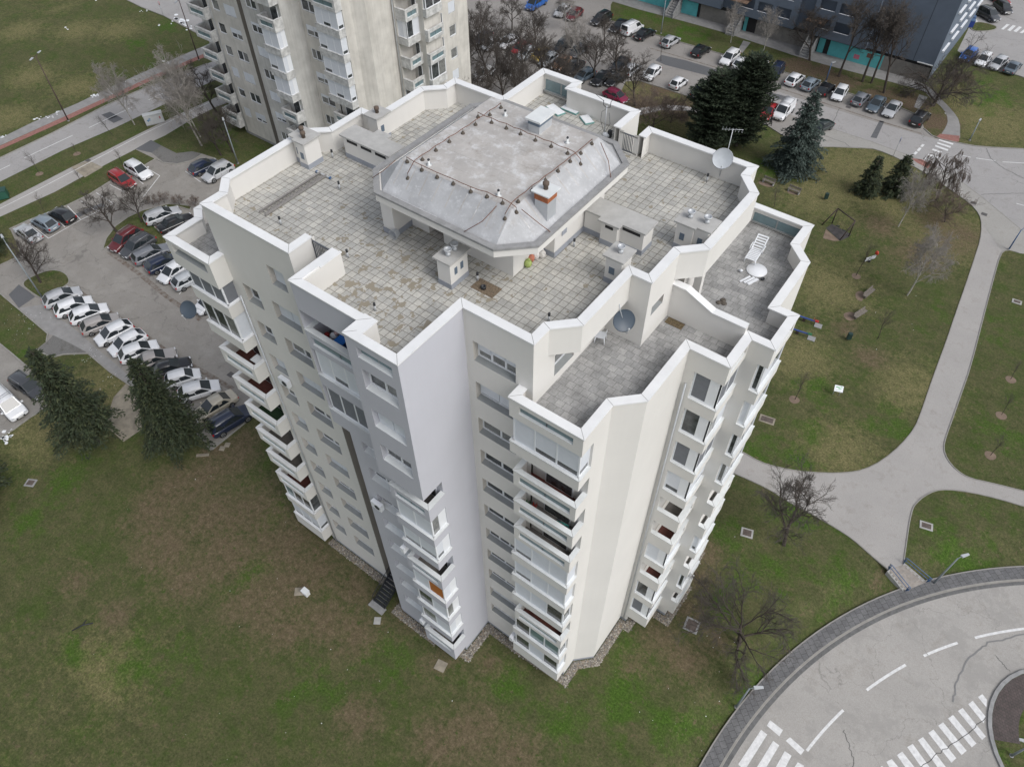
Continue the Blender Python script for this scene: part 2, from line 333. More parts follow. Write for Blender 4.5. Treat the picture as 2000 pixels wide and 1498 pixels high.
def tower(name,loc,label,weathered,seed):
    rng=random.Random(seed); root=empty(name,loc,0,label,'building')
    C=W_CREAM if weathered else CREAM; G=W_GREY if weathered else LILAC; K=W_PAR if weathered else COPE; KB=W_PAR if weathered else COPEG; RV=C if weathered else REVEAL_SHADED
    BW=W_PAR if weathered else C
    z0=.45; D=.14 if weathered else .42; SL=W_PAR if weathered else SILL
    def wl(mb,p,q,za,zb_,m,wins=()):
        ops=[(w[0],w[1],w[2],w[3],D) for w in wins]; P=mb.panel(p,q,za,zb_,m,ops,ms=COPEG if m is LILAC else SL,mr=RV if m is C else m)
        for w in wins:
            st=w[4] if len(w)>4 and w[4] is not None else (0 if rng.random()<.5 else rng.choice([.35,.6,1,1,.85]))
            window(root,P,w[0],w[1],w[2],w[3],D-.01,st,rng,w[5] if len(w)>5 else 2)
    cw=MB(); gw=MB(); TA=mat('dark_taupe_recess',(.30,.275,.245),.9,.05,.6)  # recess walls get a darker, browner tone than the facade
    # ---- F1, two window columns
    wins=[]
    for k in range(11):
        t=WTOP(k)
        if k<10: wins.append((1.15,2.5,t-1.38,t,None,1 if weathered else 2))
        if k==10: wins.append((4.25,5.5,t-1.35,t,1,1))
        else: wins.append((3.56,5.68,t-1.38,t,1 if k==9 else None,2))
    wl(cw,(-31.9,15.75),(-25.3,15.75),z0,CZ-.07,C,wins)
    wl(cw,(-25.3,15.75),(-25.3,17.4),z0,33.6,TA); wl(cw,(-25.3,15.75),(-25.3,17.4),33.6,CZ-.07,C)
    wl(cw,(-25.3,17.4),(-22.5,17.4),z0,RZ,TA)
    # ---- lilac block
    wl(gw,(-22.5,17.4),(-22.5,14.42),z0,24.7,G); wl(gw,(-23.8,17.25),(-23.8,14.42),24.7,CZ-.07,G)
    wins=[(.85,2.75,WTOP(k)-1.3 if k else 3.2,min(WTOP(k),24.5),None,2) for k in range(8)]
    wl(gw,(-22.5,14.42),(-19.2,14.42),z0,24.7,G,wins)
    gw.face([(-23.8,14.42,24.7),(-23.8,17.4,24.7),(-22.5,17.4,24.7),(-22.5,14.42,24.7)],G)
    wl(gw,(-23.8,14.42),(-19.37,14.42),33.62,CZ-.07,G)
    gw.face([(-23.8,14.42,33.62),(-23.8,15.7,33.62),(-19.37,15.7,33.62),(-19.37,14.42,33.62)],G)
    wl(gw,(-23.8,15.7),(-19.37,15.7),24.7,33.62,G)   # loggia back wall
    wl(gw,(-19.2,14.42),(-19.2,15.0),z0,24.7,G); wl(gw,(-19.37,14.42),(-19.37,13.5),24.6,CZ-.07,G)
    wl(gw,(-19.2,15.0),(-16.2,15.0),z0,24.62,G)
    wins=[(.64,2.75,WTOP(k)-1.42,WTOP(k),[None,None,None,None,None,None,None,None,.0,1,.0][k],2) for k in (8,9,10)]
    ops=[(w[0],w[1],w[2],w[3],D) for w in wins]+[(.64,2.75,34.3,34.98,.25)]
    P=gw.panel((-19.37,13.5),(-16.2,13.5),24.6,CZ-.07,G,ops,ms=COPEG)
    for w in wins: window(root,P,w[0],w[1],w[2],w[3],D-.01,w[4],rng,2)
    g=MB(); g.face([P(.64,34.3,.24),P(2.75,34.3,.24),P(2.75,34.98,.24),P(.64,34.98,.24)],TEAL); g.face([P(1.66,34.3,.235),P(1.74,34.3,.235),P(1.74,34.98,.235),P(1.66,34.98,.235)],SILL); g.build('glass_panel',root)
    gw.face([(-19.37,13.5,24.6),(-19.37,15.02,24.6),(-16.2,15.02,24.6),(-16.2,13.5,24.6)],G)
    wl(gw,(-16.2,15.0),(-16.2,17.8),z0,24.6,G); wl(gw,(-16.2,13.5),(-16.2,17.8),24.6,CZ-.07,G)
    # ---- F3
    wins=[(.47,2.95,(WTOP(k)-1.35) if k else 3.2,WTOP(k),.62 if k==10 else None,3 if k in(1,4,10) else 2) for k in range(11)]
    wl(cw,(-16.2,17.8),(-12.28,17.8),z0,CZ-.07,C,wins)
    # ---- upper walls over the terrace
    zt=31.2; bz=33.75
    wl(cw,(-12.28,17.8),(-12.28,18.95),zt,CZ-.07,C)
    wl(cw,(-12.28,18.95),(-12.28,24.15),zt,bz,C,[(.6,2.3,31.75,33.2,.0,1)])
    for p,q in (((-12.28,18.95),(-11.22,20.0)),((-11.22,20.0),(-11.22,24.15))): wl(cw,p,q,bz,CZ-.07,C)
    cw.face([(-12.28,18.95,bz),(-12.28,24.15,bz),(-11.22,24.15,bz),(-11.22,20.0,bz)],C)
    wl(cw,(-12.28,24.15),(-11.22,24.15),zt,bz,C); wl(cw,(-11.22,24.15),(-10.15,24.15),zt,CZ-.07,C)
    wl(cw,(-10.15,24.15),(-10.15,26.8),zt,CZ-.07,C,[(.55,1.75,32.9,33.5,.0,1)])
    wl(cw,(-10.15,26.8),(-10.15,35.6),zt,bz,C,[(.4,1.5,31.3,33.3,.0,1),(3.2,5.2,31.3,33.3,.0,2)])
    for p,q in (((-10.15,26.8),(-9.1,27.85)),((-9.1,27.85),(-9.1,33.35)),((-9.1,33.35),(-10.15,34.5))): wl(cw,p,q,bz,CZ-.07,C)
    wl(cw,(-10.15,34.5),(-10.15,35.6),bz,CZ-.07,C)
    cw.face([(-10.15,26.8,bz),(-10.15,34.5,bz),(-9.1,33.35,bz),(-9.1,27.85,bz)],C)
    cw.box(-9.75,-9.35,28.6,28.95,zt,bz,C)
    rest=[(-10.15,35.6),(-16.85,35.6),(-16.85,34.5),(-18.15,34.5),(-18.15,36.8),(-22.8,36.8),(-22.8,37.65),(-25.7,37.65),(-25.7,33.4),(-29.48,33.4),(-29.48,32.35),(-30.5,31.35),(-30.5,27.4),(-31.74,27.4),(-31.74,24.75),(-32.8,23.8),(-32.8,17.9),(-31.9,17.0),(-31.9,15.75)]
    for i in range(len(rest)-1):
        if i==2: wl(cw,rest[2],rest[3],z0,RZ,C); continue
        wl(cw,rest[i],rest[i+1],z0,CZ-.07,C)
    # ---- east wing
    Tl=[(-8.93,17.95),(-8.93,19.3),(-7.78,20.45),(-7.78,24.5),(-7.25,24.5)]
    wl(cw,(-12.28,17.95),(-8.93,17.95),z0,31.2,C)
    for i in range(len(Tl)-1): wl(cw,Tl[i],Tl[i+1],z0,32.25,C)
    wl(cw,(-7.25,24.5),(-7.25,26.8),z0,31.2,C)
    wl(cw,(-7.25,26.8),(-5.64,26.8),z0,31.2,C); wl(cw,(-5.64,26.8),(-4.95,26.8),z0,32.25,C)
    wl(cw,(-4.95,26.8),(-4.95,29.7),z0,31.2,C)
    e2=[(-4.95,29.7),(-5.5,29.7),(-5.55,33.85),(-6.6,34.9),(-6.6,37.0),(-10.15,37.0),(-10.15,35.6)]
    eb=[(.55,1.9),(2.3,3.6)] if weathered else []
    for i in range(len(e2)-1):
        wins=[(a,b_,WTOP(k)-1.4,WTOP(k),None,1) for k in range(10) for a,b_ in eb[1:]] if (i==1 and weathered) else []
        wl(cw,e2[i],e2[i+1],z0,32.25,C,wins)
    # ---- west wing
    ww=[(-36.2,22.5),(-36.2,17.0),(-34.95,16.4),(-31.6,16.4)]
    for i in range(len(ww)-1): wl(cw,ww[i],ww[i+1],z0,31.2 if i<2 else 31.2,C)
    wl(cw,(-32.8,22.5),(-36.2,22.5),z0,31.2,C)
    cw.build('wall',root); gw.build('lilac_wall' if not weathered else 'grey_wall',root)
    # ---- plinth and base
    pl=MB(); s_=.04
    foot=[(-31.9,15.75),(-25.3,15.75),(-25.3,17.4),(-22.5,17.4),(-22.5,14.42),(-19.2,14.42),(-19.2,15.0),(-16.2,15.0),(-16.2,17.8),(-12.28,17.8),(-12.28,17.95),(-8.93,17.95),(-8.93,19.3),(-7.78,20.45),(-7.78,24.5),(-7.25,24.5),(-7.25,26.8),(-4.95,26.8),(-4.95,29.7),(-5.5,29.7),(-5.55,33.85),(-6.6,34.9),(-6.6,37.0),(-10.15,37.0),(-10.15,35.6)]
    fo=offset(foot,s_)
    for i in range(len(fo)-1): pl.face([(*fo[i],-.3),(*fo[i+1],-.3),(*fo[i+1],z0),(*fo[i],z0)],PLINTH if not weathered else CONC)
    pl.build('plinth',root)
    # ---- balconies
    en=['window','shutter','screen','clear']
    def typ(k,opens,over={}): return over.get(k,'open' if k in opens else rng.choice(en))
    def fl(): return rng.choice([FLR_R,FLR_R,FLR_G])
    Lk={10:None,9:'screen',8:'window'} if not weathered else {10:'open'}
    for k in range(10):
        t=Lk.get(k) or ('open' if (k>=1 and k!=1 or weathered) else 'shutter')
        if k==0: t='shutter' if not weathered else 'open'
        if k==1 and not weathered: t='clear'
        balcony(root,-34.95,-31.6,14.8,16.4,k,t,'WE' if True else '',rng,BW,COPE if not weathered else W_PAR,[FLR_G,FLR_G,FLR_R,FLR_G,FLR_G,FLR_N,FLR_R,FLR_R,FLR_G,FLR_G][k],zb=1.2 if k==0 else None)
    for k in (8,9,10):
        balcony(root,-23.8,-19.37,14.42,15.7,k,{8:'screen',9:'shutter',10:'open'}[k] if not weathered else rng.choice(['open','shutter','window']),'W',rng,G,KB,FLR_G,zb=24.7 if k==8 else None)
    Dk=['open','window','window','orange','open','shutter','window','open']
    for k in range(8):
        balcony(root,-19.0,-16.1,13.65,15.0,k,Dk[k] if not weathered else rng.choice(['open','open','shutter','window','clear']),'WE',rng,G if not weathered else W_PAR,COPEG if not weathered else W_PAR,FLR_G,zb=1.2 if k==0 else None)
    Pk=['window','clear','open','window','shutter','shutter','open','open','open','shutter']
    for k in range(10):
        balcony(root,-13.0 if Pk[k]!='open' else -12.8,-8.93,16.93,17.95,k,Pk[k] if not weathered else rng.choice(['open','open','window','shutter']),'WE',rng,BW,KB,[FLR_G,FLR_G,FLR_R,FLR_G,FLR_G,FLR_G,FLR_G,FLR_G,FLR_R,FLR_G][k],zb=1.2 if k==0 else None)
    Ek=['screen','window','open','shutter','open','open','shutter','screen','window','screen']
    for k in range(10):
        balcony(root,-7.25,-5.64,24.5,26.8,k,Ek[k] if not weathered else rng.choice(['open','window','shutter','clear']),'E',rng,BW,KB,[FLR_G,FLR_G,FLR_R,FLR_G,FLR_R,FLR_G,FLR_G,FLR_G,FLR_G,FLR_G][k],zb=1.2 if k==0 else None)
    Fk=['open','window','open','shutter','open','open','window','window','window','window']
    for k in range(10):
        balcony(root,-4.95,-4.42,26.8,29.7,k,Fk[k] if not weathered else rng.choice(['open','window','shutter']),'E',rng,BW,KB,[FLR_G,FLR_G,FLR_R,FLR_G,FLR_G,FLR_R,FLR_G,FLR_G,FLR_G,FLR_G][k],zb=1.2 if k==0 else None)
    # ---- top terraces
    tp=MB(); tc=MB(); ts=MB()
    ter=[(-12.28,17.8),(-13.0,17.8),(-13.0,16.93),(-8.93,16.93),(-8.93,19.3),(-7.78,20.45),(-7.78,24.5),(-5.64,24.5),(-5.64,26.8),(-4.42,26.8),(-4.42,29.7),(-5.5,29.7),(-5.55,33.85),(-6.6,34.9),(-6.6,37.0),(-10.15,37.0),(-10.15,35.6)]
    line=ter[1:-1]
    # outer skins of the stacks' terrace parapets
    P=tp.panel((-13.0,16.93),(-8.93,16.93),30.9,32.25,BW,[(.55,3.55,31.42,31.92,.14)],ms=COPEG,slope=.05)
    g=MB(); g.face([P(.55,31.42,.135),P(3.55,31.42,.135),P(3.55,31.92,.135),P(.55,31.92,.135)],TEAL); g.face([P(2.0,31.42,.13),P(2.07,31.42,.13),P(2.07,31.92,.13),P(2.0,31.92,.13)],BLACKM); g.build('glass_panel',root)
    tp.panel((-13.0,17.8),(-13.0,16.93),30.9,32.25,BW); tp.panel((-8.93,16.93),(-8.93,17.95),30.9,32.25,BW)
    P=tp.panel((-5.64,24.5),(-5.64,26.8),30.9,32.25,BW,[(.3,2.1,31.42,31.92,.14)],ms=COPEG,slope=.05)
    tp.panel((-7.25,24.5),(-5.64,24.5),30.9,32.25,BW); tp.panel((-4.95,26.8),(-4.42,26.8),30.9,32.25,BW)
    tp.panel((-4.42,26.8),(-4.42,29.7),30.9,32.25,BW,[(.4,2.6,31.42,31.92,.14)],ms=COPEG,slope=.05); tp.panel((-4.42,29.7),(-4.95,29.7),30.9,32.25,BW)
    for a in ((-13.0,-8.93,16.93,17.95),(-7.25,-5.64,24.5,26.8),(-4.95,-4.42,26.8,29.7)): tp.face([(a[0],a[2],30.9),(a[0],a[3],30.9),(a[1],a[3],30.9),(a[1],a[2],30.9)],BW)
    inner(tp,line,31.2,32.25,.30,BW)
    coping(tc,line,32.31,.42,K)
    ts.face([(x,y,31.22) for x,y in [(-12.4,17.85)]+offset(line,.05)+[(-12.4,36.9)]],TERRT)
    # window band in the far parapet of the terrace
    g=MB(); g.box(-9.9,-7.05,36.66,36.69,31.4,31.95,TEAL); g.box(-8.5,-8.42,36.64,36.66,31.4,31.95,SILL); g.box(-9.95,-7.0,36.6,36.7,31.34,31.4,SILL); g.build('glass_panel',root)
    # divider between the two terraces
    dv=MB(); pts=[(-10.15,33.4),(-9.4,33.4),(-7.85,32.72),(-6.05,32.72),(-5.64,32.25)]
    dv.mesh([(x,26.86,31.2) for x,_ in (pts[0],pts[-2])]+[(x,26.86,z) for x,z in pts[:-1]][::-1]+[(x,27.14,31.2) for x,_ in (pts[0],pts[-2])]+[(x,27.14,z) for x,z in pts[:-1]][::-1],[(0,1,2,3,4,5),(11,10,9,8,7,6),(1,7,8,2)],C)
    for a,b in zip(pts[:-2],pts[1:-1]): dv.mesh([(a[0],26.79,a[1]),(b[0],26.79,b[1]),(b[0],27.21,b[1]),(a[0],27.21,a[1]),(a[0],26.79,a[1]+.06),(b[0],26.79,b[1]+.06),(b[0],27.21,b[1]+.06),(a[0],27.21,a[1]+.06)],[(0,3,2,1),(4,5,6,7),(0,1,5,4),(1,2,6,5),(2,3,7,6),(3,0,4,7)],K)
    dv.build('terrace_divider',root)
    # west terrace
    tp.build('terrace_parapet',root); tc.build('terrace_coping',root); ts.build('terrace_paving',root); tp=MB(); tc=MB(); ts=MB()
    wt=[(-36.2,17.4),(-35.5,16.9),(-35.5,14.75),(-31.6,14.75),(-31.6,15.75)]
    P=tp.panel((-35.5,14.75),(-31.6,14.75),30.4,32.25,C,[(.45,3.4,31.35,31.95,.3)],ms=SILL); tp.panel((-31.6,14.75),(-31.6,15.75),30.4,32.25,C); tp.panel((-35.5,16.9),(-35.5,14.75),30.4,32.25,C); tp.panel((-36.2,17.4),(-35.5,16.9),30.4,32.25,C); tp.panel((-36.2,22.5),(-36.2,17.4),31.2,32.25,C)
    P_=P; tp.face([P_(.45,31.38,.29),P_(3.4,31.38,.29),P_(3.4,31.95,.29),P_(.45,31.95,.29)],SILL)
    tp.face([(-35.5,14.75,30.4),(-35.5,16.9,30.4),(-31.6,16.9,30.4),(-31.6,14.75,30.4)],C)
    inner(tp,[(-36.2,22.5)]+wt,31.2,32.25,.30,C); coping(tc,[(-36.2,22.5)]+wt,32.31,.42,K)
    ts.face([(-36.0,22.4,31.22),(-36.0,17.3,31.22),(-35.4,16.8,31.22),(-35.4,14.9,31.22),(-31.9,14.9,31.22),(-31.9,17.0,31.22),(-32.8,17.9,31.22),(-32.8,22.4,31.22)],TERRT)
    tp.build('terrace_parapet',root); tc.build('terrace_coping',root); ts.build('terrace_paving',root)
    # ---- main roof
    A=[(-23.8,17.25),(-23.8,14.42),(-19.37,14.42),(-19.37,13.5),(-16.2,13.5),(-16.2,17.8),(-12.28,17.8),(-12.28,18.95),(-11.22,20.0),(-11.22,24.15),(-10.15,24.15),(-10.15,26.8),(-9.1,27.85),(-9.1,33.35),(-10.15,34.5),(-10.15,35.6),(-16.85,35.6),(-16.85,34.5)]
    B=[(-18.15,34.5)]+rest[4:]+[(-25.3,15.75),(-25.3,17.25)]
    rs=MB(); rs.face([(x,y,RZ) for x,y in A+B],ROOFT); rs.build('roof_paving',root)
    rp=MB(); rc=MB()
    inner(rp,A,RZ,CZ-.07,.30,C); inner(rp,B,RZ,CZ-.07,.30,C)
    coping(rc,A,CZ,.42,K); coping(rc,B,CZ,.42,K)
    for x0,x1,y0,y1 in ((-23.5,-23.28,14.8,17.25),(-18.95,-18.68,13.9,14.85)): rp.box(x0,x1,y0,y1,RZ,CZ-.07,C)
    rp.box(-19.37,-18.95,14.0,14.85,RZ,CZ-.07,C)
    rp.box(-23.8,-23.5,17.2,17.25,RZ,CZ-.07,C); rp.box(-25.6,-25.3,17.2,17.25,RZ,CZ-.07,C)
    rp.box(-17.15,-16.85,34.45,34.5,RZ,CZ-.07,C) if False else None
    rc.box(-23.4,-23.25,15.9,17.3,CZ-.07,CZ-.003,K); rc.box(-19.42,-18.63,13.92,14.9,CZ-.07,CZ-.002,K)
    # outer ends at the two gates
    for x0,x1,y in ((-17.15,-16.85,34.5),(-18.15,-17.85,34.5)): rp.face([(x0,y,RZ),(x1,y,RZ),(x1,y,CZ-.07),(x0,y,CZ-.07)],C)
    rp.build('roof_parapet',root); rc.build('roof_coping',root)
    g=MB(); g.box(-25.25,-23.0,37.31,37.34,RZ+.25,RZ+.95,TEAL); g.box(-24.1,-24.0,37.29,37.31,RZ+.25,RZ+.95,SILL); g.box(-25.35,-22.95,37.2,37.34,RZ+.18,RZ+.25,SILL); g.build('glass_panel',root)
    for (xa,xb,y) in ((-25.28,-23.82,17.22),(-18.1,-16.9,34.53)):
        g=MB(); n=11
        for i in range(n+1):
            x=xa+.04+(xb-xa-.08)*i/n; g.box(x-.02,x+.02,y-.02,y+.02,RZ+.12,RZ+1.12,GATE)
        g.box(xa,xb,y-.03,y+.03,RZ+1.12,RZ+1.18,GATE); g.box(xa,xb,y-.03,y+.03,RZ+.06,RZ+.12,GATE); g.build('railing',root)
    # ---- drainpipes
    for x,y,zt_ in ((-31.35,15.68,29.4),(-7.5,24.42,29.9)):
        d=MB(); d.tube([(x,y,.3),(x,y,zt_)],.055,STEEL,8); d.build('drainpipe',root)
    return root
T1=tower('apartment_tower',(0,0,0),'tall cream and lilac apartment tower with white copings in the centre',False,11)
# penthouse on the roof -------------------------------------------------
def penthouse(root):
    e=MB(); zs=36.78
    main=[(-22.9,22.1),(-21.99,22.1),(-21.99,22.6),(-20.87,22.6),(-20.87,21.95),(-16.45,21.95),(-16.45,24.3),(-15.65,24.3),(-15.65,28.9),(-17,29.6),(-22.9,29.6)]
    e.prism(main,RZ,zs,CREAM); e.box(-24.05,-23.2,20.85,29.3,RZ+0,zs,CREAM) if False else None
    e.prism([(-24.0,20.85),(-23.2,20.85),(-23.2,22.1),(-22.9,22.1),(-22.9,29.5),(-24.0,29.5)],RZ,zs,CREAM)
    w=e.build('penthouse_wall',root)
    p=MB()
    for a,b in (((-24.02,20.82),(-23.18,20.82)),((-23.18,20.82),(-23.18,22.1)),((-15.63,24.28),(-15.63,28.9)),((-16.45,24.28),(-15.63,24.28))):
        d=Vector(b)-Vector(a); n=Vector((d.y,-d.x)).normalized()*.015
        p.mesh([(a[0]+n.x,a[1]+n.y,RZ),(b[0]+n.x,b[1]+n.y,RZ),(b[0]+n.x,b[1]+n.y,RZ+.32),(a[0]+n.x,a[1]+n.y,RZ+.32),(a[0],a[1],RZ+.32),(b[0],b[1],RZ+.32)],[(0,1,2,3),(3,2,5,4)],PLINTH)
    p.build('base_skirting',w)
    d=MB(); d.box(-21.95,-20.9,22.55,22.59,RZ+.02,RZ+2.0,mat('red_brown_door',(.13,.04,.025),.6,.3,8)); 
    for i in range(7): d.box(-21.9+i*.14,-21.84+i*.14,22.52,22.549,RZ+.25,RZ+.55,DARK)
    d.build('door',w)
    v=MB(); v.box(-15.63,-15.6,24.9,25.3,RZ+1.0,RZ+1.45,PLINTH); v.build('vent_grille',w)
    ev=[(-24.7,21.42),(-23.33,20.07),(-16.13,20.07),(-14.68,21.45),(-14.68,29.25),(-16.15,30.6),(-23.35,30.6),(-24.65,29.1)]
    ze=37.28; b=MB()
    b.prism(ev,zs,ze-.12,CREAM); b.build('eave_band',root)
    c=MB(); coping(c,ev,ze,.26,CONC,.12,.05,True); c.build('gutter_edge',root)
    i1=offset(ev,.30,True); zl=ze-.14
    pa,pb,pc,pd=(-23.0,21.75),(-16.35,21.75),(-16.35,28.95),(-23.0,28.95); zp=38.3
    s=MB()
    def V(p,z): return (p[0],p[1],z)
    i=i1
    s.face([V(i[1],zl),V(i[2],zl),V(pb,zp),V(pa,zp)],SLOPE); s.face([V(i[3],zl),V(i[4],zl),V(pc,zp),V(pb,zp)],SLOPE)
    s.face([V(i[5],zl),V(i[6],zl),V(pd,zp),V(pc,zp)],SLOPE); s.face([V(i[7],zl),V(i[0],zl),V(pa,zp),V(pd,zp)],SLOPE)
    for a_,b_,q in ((2,3,pb),(4,5,pc),(6,7,pd),(0,1,pa)):
        m_=((i[a_][0]+i[b_][0])/2,(i[a_][1]+i[b_][1])/2)
        s.face([V(i[a_],zl),V(m_,zl),V(q,zp)],SLOPE); s.face([V(m_,zl),V(i[b_],zl),V(q,zp)],SLOPE)
    cx,cy=(pa[0]+pb[0])/2,(pa[1]+pd[1])/2
    s.face([V(pa,zp),V(pb,zp),V(pc,zp),V(pd,zp)],BITUM)
    # welded sheet laps
    for k in range(1,7):
        y=pa[1]+(pd[1]-pa[1])*k/7; s.box(pa[0],pb[0],y-.05,y+.05,zp,zp+.006,BITUM)
    for k in range(0,9):
        x=i[1][0]+.4+k*.8; 
        s.mesh([(x,i[1][1]+.02,zl+.012),(x+.06,i[1][1]+.02,zl+.012),(x+.06,pa[1],zp+.01),(x,pa[1],zp+.01)],[(0,1,2,3)],BITUM)
        y=i[3][1]+.3+k*.8; s.mesh([(i[3][0]-.02,y,zl+.012),(i[3][0]-.02,y+.06,zl+.012),(pb[0],y+.06,zp+.01),(pb[0],y,zp+.01)],[(0,1,2,3)],BITUM)
    s.build('bitumen_roof',root)
    return zp
zp=penthouse(T1)
# lightning wire with its cone feet
lw=empty('lightning_conductor',(-19.7,25.2,zp),0,'rusty lightning wire on small cones round the grey bitumen roof','roof wire')
I=lambda x,y:(x,y)
LA=[(-22.59,21.75),(-21.62,21.70),(-20.66,21.69),(-19.70,21.71),(-18.66,21.71),(-17.79,21.80),(-16.93,21.83),(-16.17,21.84)]
LB=[(-22.16,21.25),(-22.11,22.31),(-22.10,23.30),(-22.06,24.27),(-22.00,25.26),(-21.98,26.25),(-21.96,27.41),(-21.93,28.31)]
LC=[(-22.33,26.90),(-21.44,26.88),(-20.51,26.89),(-19.62,26.88),(-18.69,26.85),(-17.75,26.86),(-16.77,26.83),(-16.02,26.85)]
LD=[(-16.45,21.37),(-16.43,22.33),(-16.42,23.39),(-16.37,24.38),(-16.33,25.37),(-16.32,26.38),(-16.30,27.28),(-16.31,28.28)]
for L in (LA,LB,LC,LD):
    L=[(p[0],p[1]) for p in L]
    n=len(L)
    # straighten slightly and keep them on the plateau or its slope
    wv=[]
    for j,(x,y) in enumerate(L):
        x=max(-23.6,min(-15.6,x)); y=max(20.9,min(29.4,y)); dz=max(0,(-23.0-x),(x+16.35),(21.75-y),(y-28.95)); z=zp-dz*.95
        c=MB(); c.lathe([(.105,0),(.10,.04),(.03,.15),(.012,.17),(.012,.30)],(x,y,z),mat('weathered_bronze',(.09,.075,.06),.8,.2,20),10); local(c.build('cone_foot'),lw); wv.append((x,y,z+.29))
        if j<n-1: 
            x2,y2=L[j+1]; wv.append(((x+x2)/2,(y+y2)/2,zp+.24))
    m=MB(); m.tube(wv,.018,RUST,5); local(m.build('wire'),lw)
for P_ in ([(-23.1,21.5,zp+.05),(-23.5,20.9,37.9),(-24.2,20.8,37.3)],[(-17.0,21.5,zp+.05),(-17.3,20.8,37.8),(-17.9,20.2,37.32)],[(-16.0,22.0,zp),(-15.3,22.3,37.7),(-14.75,22.5,37.3)],[(-16.0,28.6,zp),(-15.3,28.3,37.7),(-14.75,27.7,37.3)]):
    m=MB(); m.tube(P_,.018,RUST,5); local(m.build('wire'),lw)
# chimneys ----------------------------------------------------------------
def cowl(parent,x,y,z,s=1,style=0):
    m=MB()
    if style==0: m.lathe([(.13*s,0),(.13*s,.16),(.07*s,.18),(.07*s,.27),(.19*s,.30),(.20*s,.38),(.17*s,.385),(.15*s,.32),(.02,.31)],(x,y,z),STEEL,12)
    else: m.lathe([(.11*s,0),(.11*s,.2),(.15*s,.22),(.15*s,.36),(.06*s,.4)],(x,y,z),mat('brown_clay',(.12,.09,.07),.9),10)
    return local(m.build('cowl'),parent)
def stack(name,poly,z0,z1,cowls,label,cat,group,grilles=(),cap=CAPC,body=CREAM,over=.14,skirt=True,style=0,ct=.10):
    cx=sum(p[0] for p in poly)/len(poly); cy=sum(p[1] for p in poly)/len(poly)
    r=empty(name,(cx,cy,z0),0,label,cat,group)
    b=MB(); b.prism(poly,z0,z1-ct,body,bottom=False); local(b.build('body'),r)
    c=MB(); c.prism(offset(poly,-over,True),z1-ct,z1,cap); local(c.build('cap_slab'),r)
    if skirt:
        k=MB(); o=offset(poly,-.02,True)
        k.prism(o,z0,z0+.3,PLINTH,bottom=False); local(k.build('base_skirting'),r)
    for x,y in cowls: cowl(r,x,y,z1,1,style)
    for (x0,x1,y0,y1,za,zb) in grilles:
        g=MB(); g.box(x0,x1,y0,y1,za,zb,DARK if name=='vent_box' else mat('slate_louvre',(.12,.16,.21),.5)); local(g.build('vent_grille'),r)
    return r
CG='chimneys on the paved roof'
stack('chimney',[(-19.1,19.45),(-18.3,19.45),(-18.3,20.75),(-19.1,20.75)],RZ,35.8,[(-18.7,19.85),(-18.7,20.35)],'square cream chimney with two round steel cowls before the penthouse corner','chimney',CG,[(-18.3,-18.28,19.75,19.95,34.85,35.25),(-18.3,-18.28,20.2,20.4,34.9,35.3)])
stack('chimney',[(-12.72,24.3),(-11.85,24.3),(-11.85,25.25),(-12.72,25.25)],RZ,35.8,[(-12.25,24.8)],'cream chimney with one steel cowl close to the right parapet','chimney',CG,[(-12.5,-12.2,24.28,24.3,34.75,35.15)])
stack('chimney',[(-11.25,28.55),(-10.35,28.55),(-10.35,28.7),(-9.6,28.7),(-9.6,29.6),(-11.25,29.6)],RZ,35.8,[(-10.85,29.1),(-10.0,29.2)],'stepped cream double chimney with two steel cowls at the right parapet','chimney',CG,[(-11.0,-10.75,28.53,28.55,34.75,35.15),(-10.1,-9.85,28.68,28.7,34.75,35.15)])
stack('chimney',[(-32.45,22.6),(-31.95,22.6),(-31.95,22.4),(-31.3,22.4),(-31.3,23.5),(-32.45,23.5)],RZ,35.85,[(-32.1,23.1),(-31.65,22.8)],'stepped cream double chimney with brown clay pots at the left parapet','chimney',CG,[(-32.3,-32.05,22.58,22.6,34.7,35.1),(-31.75,-31.5,22.38,22.4,34.7,35.1)],style=1)
stack('chimney',[(-30.6,26.75),(-29.85,26.75),(-29.85,27.7),(-30.6,27.7)],RZ,35.8,[(-30.2,27.2)],'cream chimney with one clay pot by the far left parapet','chimney',CG,[(-29.85,-29.83,27.0,27.25,34.75,35.15)],style=1)
stack('vent_box',[(-30.5,24.6),(-26.9,24.6),(-26.9,25.6),(-28.25,25.6),(-28.25,26.0),(-29,26.0),(-29,25.6),(-30.5,25.6)],RZ,35.6,[],'long low cream vent housing with stepped grey slab, left of the bitumen roof','vent','vent housings on the roof',[(-30.2,-29.4,24.58,24.6,35.2,35.36),(-29.1,-28.3,24.58,24.6,35.2,35.36),(-28.0,-27.2,24.58,24.6,35.2,35.36)])
stack('vent_box',[(-15.6,26.95),(-14.45,26.95),(-14.45,26.65),(-13.5,26.65),(-13.5,27.0),(-12.2,27.0),(-12.2,28.0),(-15.6,28.0)],RZ,35.6,[],'long low cream vent housing with stepped grey slab, right of the bitumen roof','vent','vent housings on the roof',[(-14.2,-13.75,26.63,26.65,35.2,35.36),(-13.4,-12.4,26.98,27.0,35.2,35.36)])
stack('roof_chimney',[(-19.5,27.4),(-18.85,27.4),(-18.85,28.5),(-19.5,28.5)],zp-.02,39.05,[],'brick and sheet chimney with plain slab on the far side of the bitumen roof','chimney','chimneys on the bitumen roof',[(-19.53,-18.82,27.37,28.53,38.72,38.86)],COPEG,STEEL,.14,False)
c_=stack('roof_chimney',[(-15.95,22.95),(-15.25,22.95),(-15.25,23.65),(-15.95,23.65)],37.35,38.8,[(-15.6,23.3)],'orange brick chimney with dark metal cowl on the right slope of the bitumen roof','chimney','chimneys on the bitumen roof',(),COPEG,STEEL,.14,False,1,.06)
